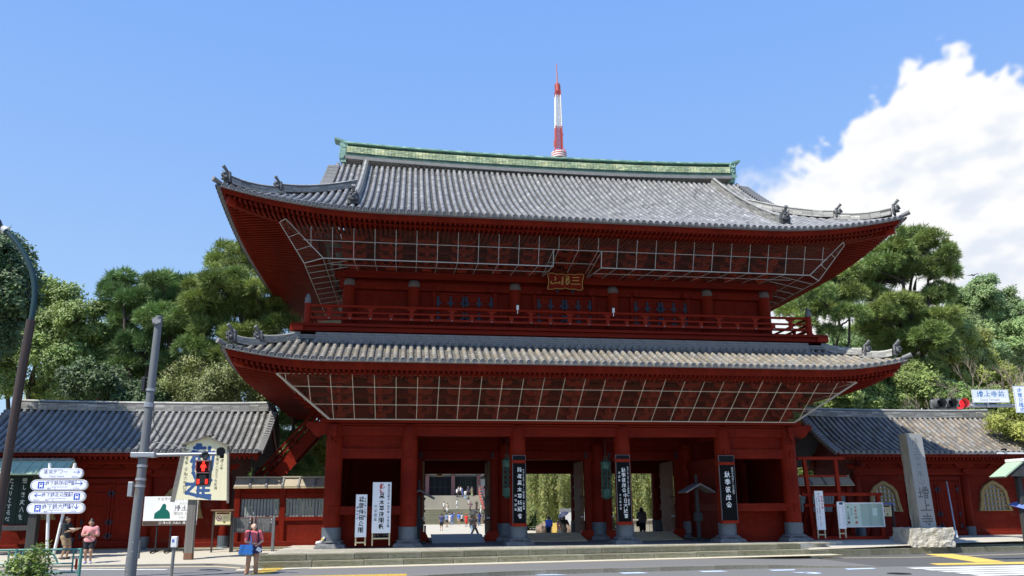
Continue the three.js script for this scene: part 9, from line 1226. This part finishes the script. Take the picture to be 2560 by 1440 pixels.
{ // the pair by the railing
  const f = onH(219, 1408, hlx), h = onZ(213, 1299, f.z).y - f.y, a = person('woman in a pink tee and black shorts looking at the phone in her hands', [f.x, f.y, f.z], 0.15, { h, cell: 0.0135, wide: 1.22, top: [0.74, 0.31, 0.30], bottom: [0.012, 0.012, 0.018], legs: 'short', skin: [0.40, 0.235, 0.155], hair: [0.02, 0.015, 0.013], bun: true, face: true, headPitch: -0.35, hands: [[-0.03, 0.655, 0.135], [0.045, 0.65, 0.14]], feet: [[-0.05, -0.01], [0.055, 0.015]], toe: [[-0.15, 1], [0.2, 1]], shoes: [0.42, 0.45, 0.75], sleeve: 0.85, elbowOut: 1.0, palm: [1.5, -1.5] });
  const ph = thing('phone', 'dark phone held by the woman in the pink tee', 'phone', toWorld(a.t, V(0.008 * h, 0.665 * h, 0.185 * h)).toArray(), 0.15); mesh('phone_body', new RoundedBoxGeometry(0.075, 0.15, 0.012, 2, 0.005).rotateX(-0.7), M.black, ph); mesh('phone_screen', bx(-0.032, 0.032, -0.065, 0.065, -0.0075, -0.0065).rotateX(-0.7), M.darkGlass, ph);
  const g = onH(158, 1398, hlx), h2 = onZ(168, 1291, g.z).y - g.y, b = person('man in a black tee and tan shorts seen from the side reading a paper', [g.x, g.y, g.z], 1.25, { h: h2, cell: 0.0145, wide: 1.05, top: [0.018, 0.024, 0.03], bottom: [0.34, 0.24, 0.14], legs: 'short', skin: [0.38, 0.22, 0.14], face: true, headPitch: -0.25, hairLen: 0.05, hands: [[-0.02, 0.67, 0.2], [0.05, 0.675, 0.2]], feet: [[-0.05, -0.02], [0.055, 0.03]], sleeve: 0.75, palm: [1.5, -1.5] });
  const pa = thing('paper', 'pale folded map held by the man in the black tee', 'paper', toWorld(b.t, V(0.0, 0.70 * h2, 0.27 * h2)).toArray(), 1.25); mesh('sheet', [bx(-0.14, 0.14, -0.002, 0.002, -0.1, 0.11).rotateX(-0.45), bx(-0.14, 0.14, -0.001, 0.004, -0.1, 0.0).rotateX(0.5).translate(0, -0.01, -0.12)], cloth([0.62, 0.50, 0.42]), pa);
}
function parasol(label, base, top, r, col) { const t = thing('umbrella', label, 'umbrella', top.toArray()); const d = top.clone().sub(base).normalize(), q = new THREE.Quaternion().setFromUnitVectors(V(0, 1, 0), d); const g = new THREE.SphereGeometry(r * 1.25, 16, 6, 0, Math.PI * 2, 0, 0.93).translate(0, -r * 1.25, 0); mesh('canopy', g.applyQuaternion(q), new THREE.MeshPhysicalMaterial({ color: C(...col), roughness: 0.7, side: THREE.DoubleSide, transmission: 0.12, thickness: 0 }), t); mesh('shaft', rod(base.clone().sub(top), d.clone().multiplyScalar(0.05), 0.012, 6), M.steel, t); return t; }
{ // people in and behind the gate
  const YH = (u, v, y) => onY(u, v, y), at = (u, v, z, y) => { const p = onZ(u, v, z); p.y = y; return p; };
  let f = at(1371, 1330, -20, YD); person('person in a blue shirt and dark trousers bending forward behind the middle doorway', f.toArray(), 2.8, { h: 1.62, lean: 0.75, hipBack: -0.05, cell: 0.022, top: [0.10, 0.17, 0.55], bottom: [0.03, 0.03, 0.035], hands: [[-0.08, 0.42, 0.24], [0.08, 0.42, 0.26]], sleeve: 1.3 });
  f = at(1410, 1330, -14, YD); const p2 = person('person in a long black dress under a dark parasol behind the middle doorway', f.toArray(), 2.7, { h: 1.6, cell: 0.022, dress: 0.2, top: [0.012, 0.014, 0.016], sleeve: 0.7, hands: [[-0.14, 0.66, 0.12], [0.12, 0.5, 0.05]], hairLen: 0.08 }); const pt = toWorld(p2.t, V(0.02, 1.72, 0.05)), pb = toWorld(p2.t, p2.hands[0]); parasol('dark blue parasol over the person in the long black dress', pb, onZ(1405, 1281, -13.9), 0.34, [0.02, 0.03, 0.09]);
  f = at(1402, 1330, -15, YD); person('person in a pale pink top half hidden behind the parasol', f.toArray(), 3.0, { h: 1.5, cell: 0.026, top: [0.4, 0.22, 0.22], bottom: [0.25, 0.3, 0.38] });
  f = at(1606, 1341, -9.2, 0.02); const p3 = person('person in a grey jacket with a shoulder bag standing in the right doorway', f.toArray(), 2.6, { h: 1.56, cell: 0.018, wide: 1.1, top: [0.16, 0.15, 0.14], bottom: [0.012, 0.014, 0.02], sleeve: 1.7, hairLen: 0.07, hands: [[-0.10, 0.5, 0.08], [0.09, 0.7, 0.2]] }); const sb = thing('shoulder_bag', 'dark shoulder bag on the person in the right doorway', 'bag', toWorld(p3.t, V(0.2, 0.72, 0.0)).toArray(), 2.6); mesh('bag_body', new RoundedBoxGeometry(0.14, 0.3, 0.36, 2, 0.04), M.black, sb); mesh('bag_strap', tube([V(0.0, 0.12, 0), V(-0.12, 0.45, 0.08), V(-0.32, 0.62, 0.02), V(-0.36, 0.4, -0.1)], 0.018, 16, 5), M.black, sb);
  const b = (uz, fz, hz) => [1040 + uz / 6.545, 1160 + fz / 6.545, 1160 + hz / 6.545], G = 'visitors in the yard before the hall steps';
  const L = [[415, 1090, 815, 'man in a navy tank top and dark shorts, leftmost on the pale yard', 3.1, { top: [0.05, 0.07, 0.17], bottom: [0.03, 0.03, 0.04], legs: 'short' }], [500, 1035, 800, 'walking man in a grey blue shirt beside the man in the navy tank top', 2.2, { top: [0.14, 0.22, 0.36], bottom: [0.03, 0.03, 0.035], legs: 'short', feet: [[-0.06, -0.1], [0.06, 0.12]] }], [553, 1000, 830, 'person in a white dress at the foot of the steps', 3.0, { top: [0.6, 0.58, 0.6], dress: 0.28 }], [590, 995, 795, 'woman in blue with raised arms at the foot of the steps', 3.2, { top: [0.08, 0.15, 0.5], bottom: [0.16, 0.24, 0.42], hands: [[-0.08, 0.95, 0.12], [0.08, 0.95, 0.12]], hairLen: 0.1 }], [700, 1000, 797, 'man in bright blue shirt, red cap and beige shorts below the steps', 3.0, { top: [0.06, 0.16, 0.55], bottom: [0.5, 0.42, 0.3], legs: 'short', hat: [0.5, 0.03, 0.03] }], [747, 985, 812, 'woman in a light top and black skirt right of the man with the red cap', 3.0, { top: [0.5, 0.48, 0.48], bottom: [0.02, 0.02, 0.02], legs: 'skirt' }], [775, 972, 790, 'person with a pale cap and pale pink top behind the woman in red', 3.0, { top: [0.55, 0.45, 0.45], bottom: [0.45, 0.4, 0.36], hat: [0.6, 0.58, 0.55] }], [822, 1030, 818, 'woman in a red dress and orange hat at the foot of the steps', 2.9, { top: [0.6, 0.04, 0.03], dress: 0.27, hat: [0.7, 0.16, 0.04], skin: [0.3, 0.17, 0.11] }], [1036, 1005, 790, 'woman in a navy top and blue jeans right of the striding couple', 3.3, { top: [0.04, 0.05, 0.22], bottom: [0.07, 0.12, 0.28], hairLen: 0.1 }], [1088, 982, 800, 'person in a patterned dark top and tan shorts beside the woman in jeans', 3.0, { top: [0.12, 0.11, 0.12], bottom: [0.3, 0.24, 0.18], legs: 'short' }], [1155, 1010, 803, 'man in a white shirt and dark trousers at the right of the yard', 3.0, { top: [0.72, 0.72, 0.74], bottom: [0.02, 0.02, 0.04] }], [1192, 1002, 790, 'person in a pale top at the far right of the left doorway view', 3.0, { top: [0.5, 0.5, 0.52], bottom: [0.2, 0.22, 0.35] }], [960, 1172, 845, 'long haired person in black striding wide across the yard', 2.2, { top: [0.018, 0.018, 0.022], bottom: [0.012, 0.012, 0.014], hairLen: 0.22, hair: [0.05, 0.022, 0.012], pant: 0.055, feet: [[-0.04, -0.28], [0.05, 0.3]], near: 1 }], [905, 1172, 850, 'person in a black tee and pale jeans walking beside the long haired person', 2.4, { top: [0.02, 0.02, 0.025], bottom: [0.35, 0.5, 0.68], feet: [[-0.05, -0.06], [0.05, 0.08]] }]];
  for (const [uz, fz, hz, label, yaw, o] of L) { const [u, v, vh] = b(uz, fz, hz), p = YH(u, v, YD), h = clamp((v - vh) / pxm(p), 1.35, 1.9); person(label, p.toArray(), yaw, { group: G, h, cell: o.near ? 0.026 : 0.03, ...o }); }
  { const p = YH(...b(930, 1010, 0).slice(0, 2), YD), q = person('person in grey holding a black parasol behind the striding couple', p.toArray(), 3.0, { h: 1.6, cell: 0.03, top: [0.1, 0.1, 0.11], bottom: [0.05, 0.05, 0.06], hands: [[-0.1, 0.7, 0.12], [0.12, 0.5, 0.05]] }); parasol('black parasol above the striding couple in the yard', toWorld(q.t, q.hands[0]), onZ(...b(935, 765, 0).slice(0, 2), p.z), 0.55, [0.02, 0.018, 0.018]); }
  const hall = HALL.steps, K = [[455, 785, 640, 'man in a white tee and grey shorts on the lower steps', { top: [0.66, 0.66, 0.68], bottom: [0.12, 0.12, 0.13], legs: 'short' }], [510, 802, 650, 'person in beige top and white trousers on the lower steps', { top: [0.5, 0.42, 0.34], bottom: [0.65, 0.64, 0.62], hat: [0.3, 0.2, 0.12] }], [668, 738, 650, 'small pale figure alone on the step landing', { top: [0.55, 0.58, 0.6], bottom: [0.5, 0.5, 0.5] }], [893, 790, 665, 'woman in a purple top on the lower steps', { top: [0.20, 0.06, 0.13], bottom: [0.04, 0.03, 0.04] }], [990, 755, 680, 'person in dark clothes on the step landing at the right', { top: [0.06, 0.07, 0.05], bottom: [0.05, 0.05, 0.06] }], [1067, 812, 660, 'person in a pale green top and white trousers near the red stair rail', { top: [0.42, 0.46, 0.38], bottom: [0.66, 0.65, 0.62] }], [1180, 782, 630, 'man in a blue shirt and white trousers beside the red stair rail', { top: [0.08, 0.18, 0.5], bottom: [0.62, 0.62, 0.6], hat: [0.55, 0.5, 0.42] }], [122, 745, 595, 'woman in black alone on the left of the steps', { top: [0.02, 0.02, 0.022], bottom: [0.02, 0.02, 0.02], hairLen: 0.1 }], [668, 552, 440, 'person in a white tee at the left of the group on the top steps', { top: [0.68, 0.68, 0.7], bottom: [0.03, 0.03, 0.03] }], [697, 515, 412, 'person in white at the back of the group on the top steps', { top: [0.66, 0.62, 0.6], bottom: [0.03, 0.03, 0.03] }], [731, 515, 412, 'person in a white shirt and dark trousers in the middle of the top group', { top: [0.7, 0.7, 0.7], bottom: [0.05, 0.05, 0.05] }], [757, 545, 430, 'person all in blue in front of the top group', { top: [0.12, 0.2, 0.5], bottom: [0.14, 0.2, 0.42] }], [807, 575, 452, 'person in a white top and pale jeans at the right of the top group', { top: [0.66, 0.64, 0.64], bottom: [0.3, 0.42, 0.55] }], [852, 515, 420, 'person in dark blue before the dark hall doors', { top: [0.03, 0.04, 0.08], bottom: [0.03, 0.03, 0.05] }], [915, 525, 408, 'man in khaki with a backpack strap on the top steps at the right', { top: [0.2, 0.18, 0.14], bottom: [0.4, 0.42, 0.24], hat: [0.5, 0.42, 0.32] }], [860, 665, 555, 'person in black and white carrying a bag down the upper steps', { top: [0.03, 0.03, 0.03], bottom: [0.62, 0.62, 0.62], legs: 'skirt' }]];
  for (const [uz, fz, hz, label, o] of K) { const [u, v, vh] = b(uz, fz, hz), p = hall(u, v), h = clamp((v - vh) / pxm(p), 1.3, 1.9); person(label, p.toArray(), uz * 7 % 6, { group: 'visitors on the hall steps', h, cell: 0.036, ...o }); }
  { const p = onH(2590, 1352, hrx), q = person('person at the right edge under the light blue umbrella', p.toArray(), -1.2, { h: 1.6, cell: 0.02, top: [0.5, 0.3, 0.34], bottom: [0.2, 0.2, 0.25], hands: [[-0.12, 0.75, 0.16], [0.13, 0.5, 0.05]] }); parasol('light blue umbrella cut off by the right edge of the photo', toWorld(q.t, q.hands[0]), onZ(2566, 1256, p.z), 0.62, [0.12, 0.20, 0.55]); }
}
{ const c = onZ(2433, 688, -30), t = thing('bird', 'small dark bird gliding in front of the white cloud', 'bird', c.toArray(), 0.6); mesh('bird_body', netMesh([[V(-0.2, 0, 0), V(0.14, 0.0, 0), 0.02, 0.07], [V(0.14, 0, 0), V(0.26, 0.03, 0), 0.055, 0.045], [V(0.28, 0.03, 0), V(0.34, 0.02, 0), 0.015, 0.006], [V(-0.2, 0, 0), V(-0.38, 0, 0), 0.03, 0.045], [V(0.08, 0.02, 0.04), V(0.0, 0.07, 0.32), 0.05, 0.03], [V(0.0, 0.07, 0.32), V(-0.14, 0.04, 0.6), 0.03, 0.01], [V(0.08, 0.02, -0.04), V(0.0, 0.07, -0.32), 0.05, 0.03], [V(0.0, 0.07, -0.32), V(-0.14, 0.04, -0.6), 0.03, 0.01]], 0.02, 0.03), cloth([0.03, 0.03, 0.035]), t); }
{ const c = onZ(800, 1357, 0.35), t = thing('small_bundle', 'small white and yellow bundle lying on the stone base of the leftmost column', 'bundle', [c.x, c.y - 0.06, c.z]); const r = seeded(5); mesh('wrapping', netMesh([[V(-0.1, 0.05, 0), V(0.03, 0.08, 0.02), 0.07, 0.06], [V(0.03, 0.08, 0.02), V(0.12, 0.2, 0), 0.05, 0.04], [V(0.1, 0.16, 0), V(0.14, 0.24, -0.02), 0.05, 0.045]], 0.016, 0.03), cloth([0.6, 0.6, 0.58]), t); mesh('flower', netMesh([[V(0.08, 0.2, 0.05), V(0.12, 0.17, 0.06), 0.035, 0.03], [V(0.02, 0.13, 0.06), V(0.04, 0.12, 0.06), 0.025, 0.02]], 0.012, 0.01), cloth([0.6, 0.42, 0.06]), t); }
renderer.render(scene, camera);
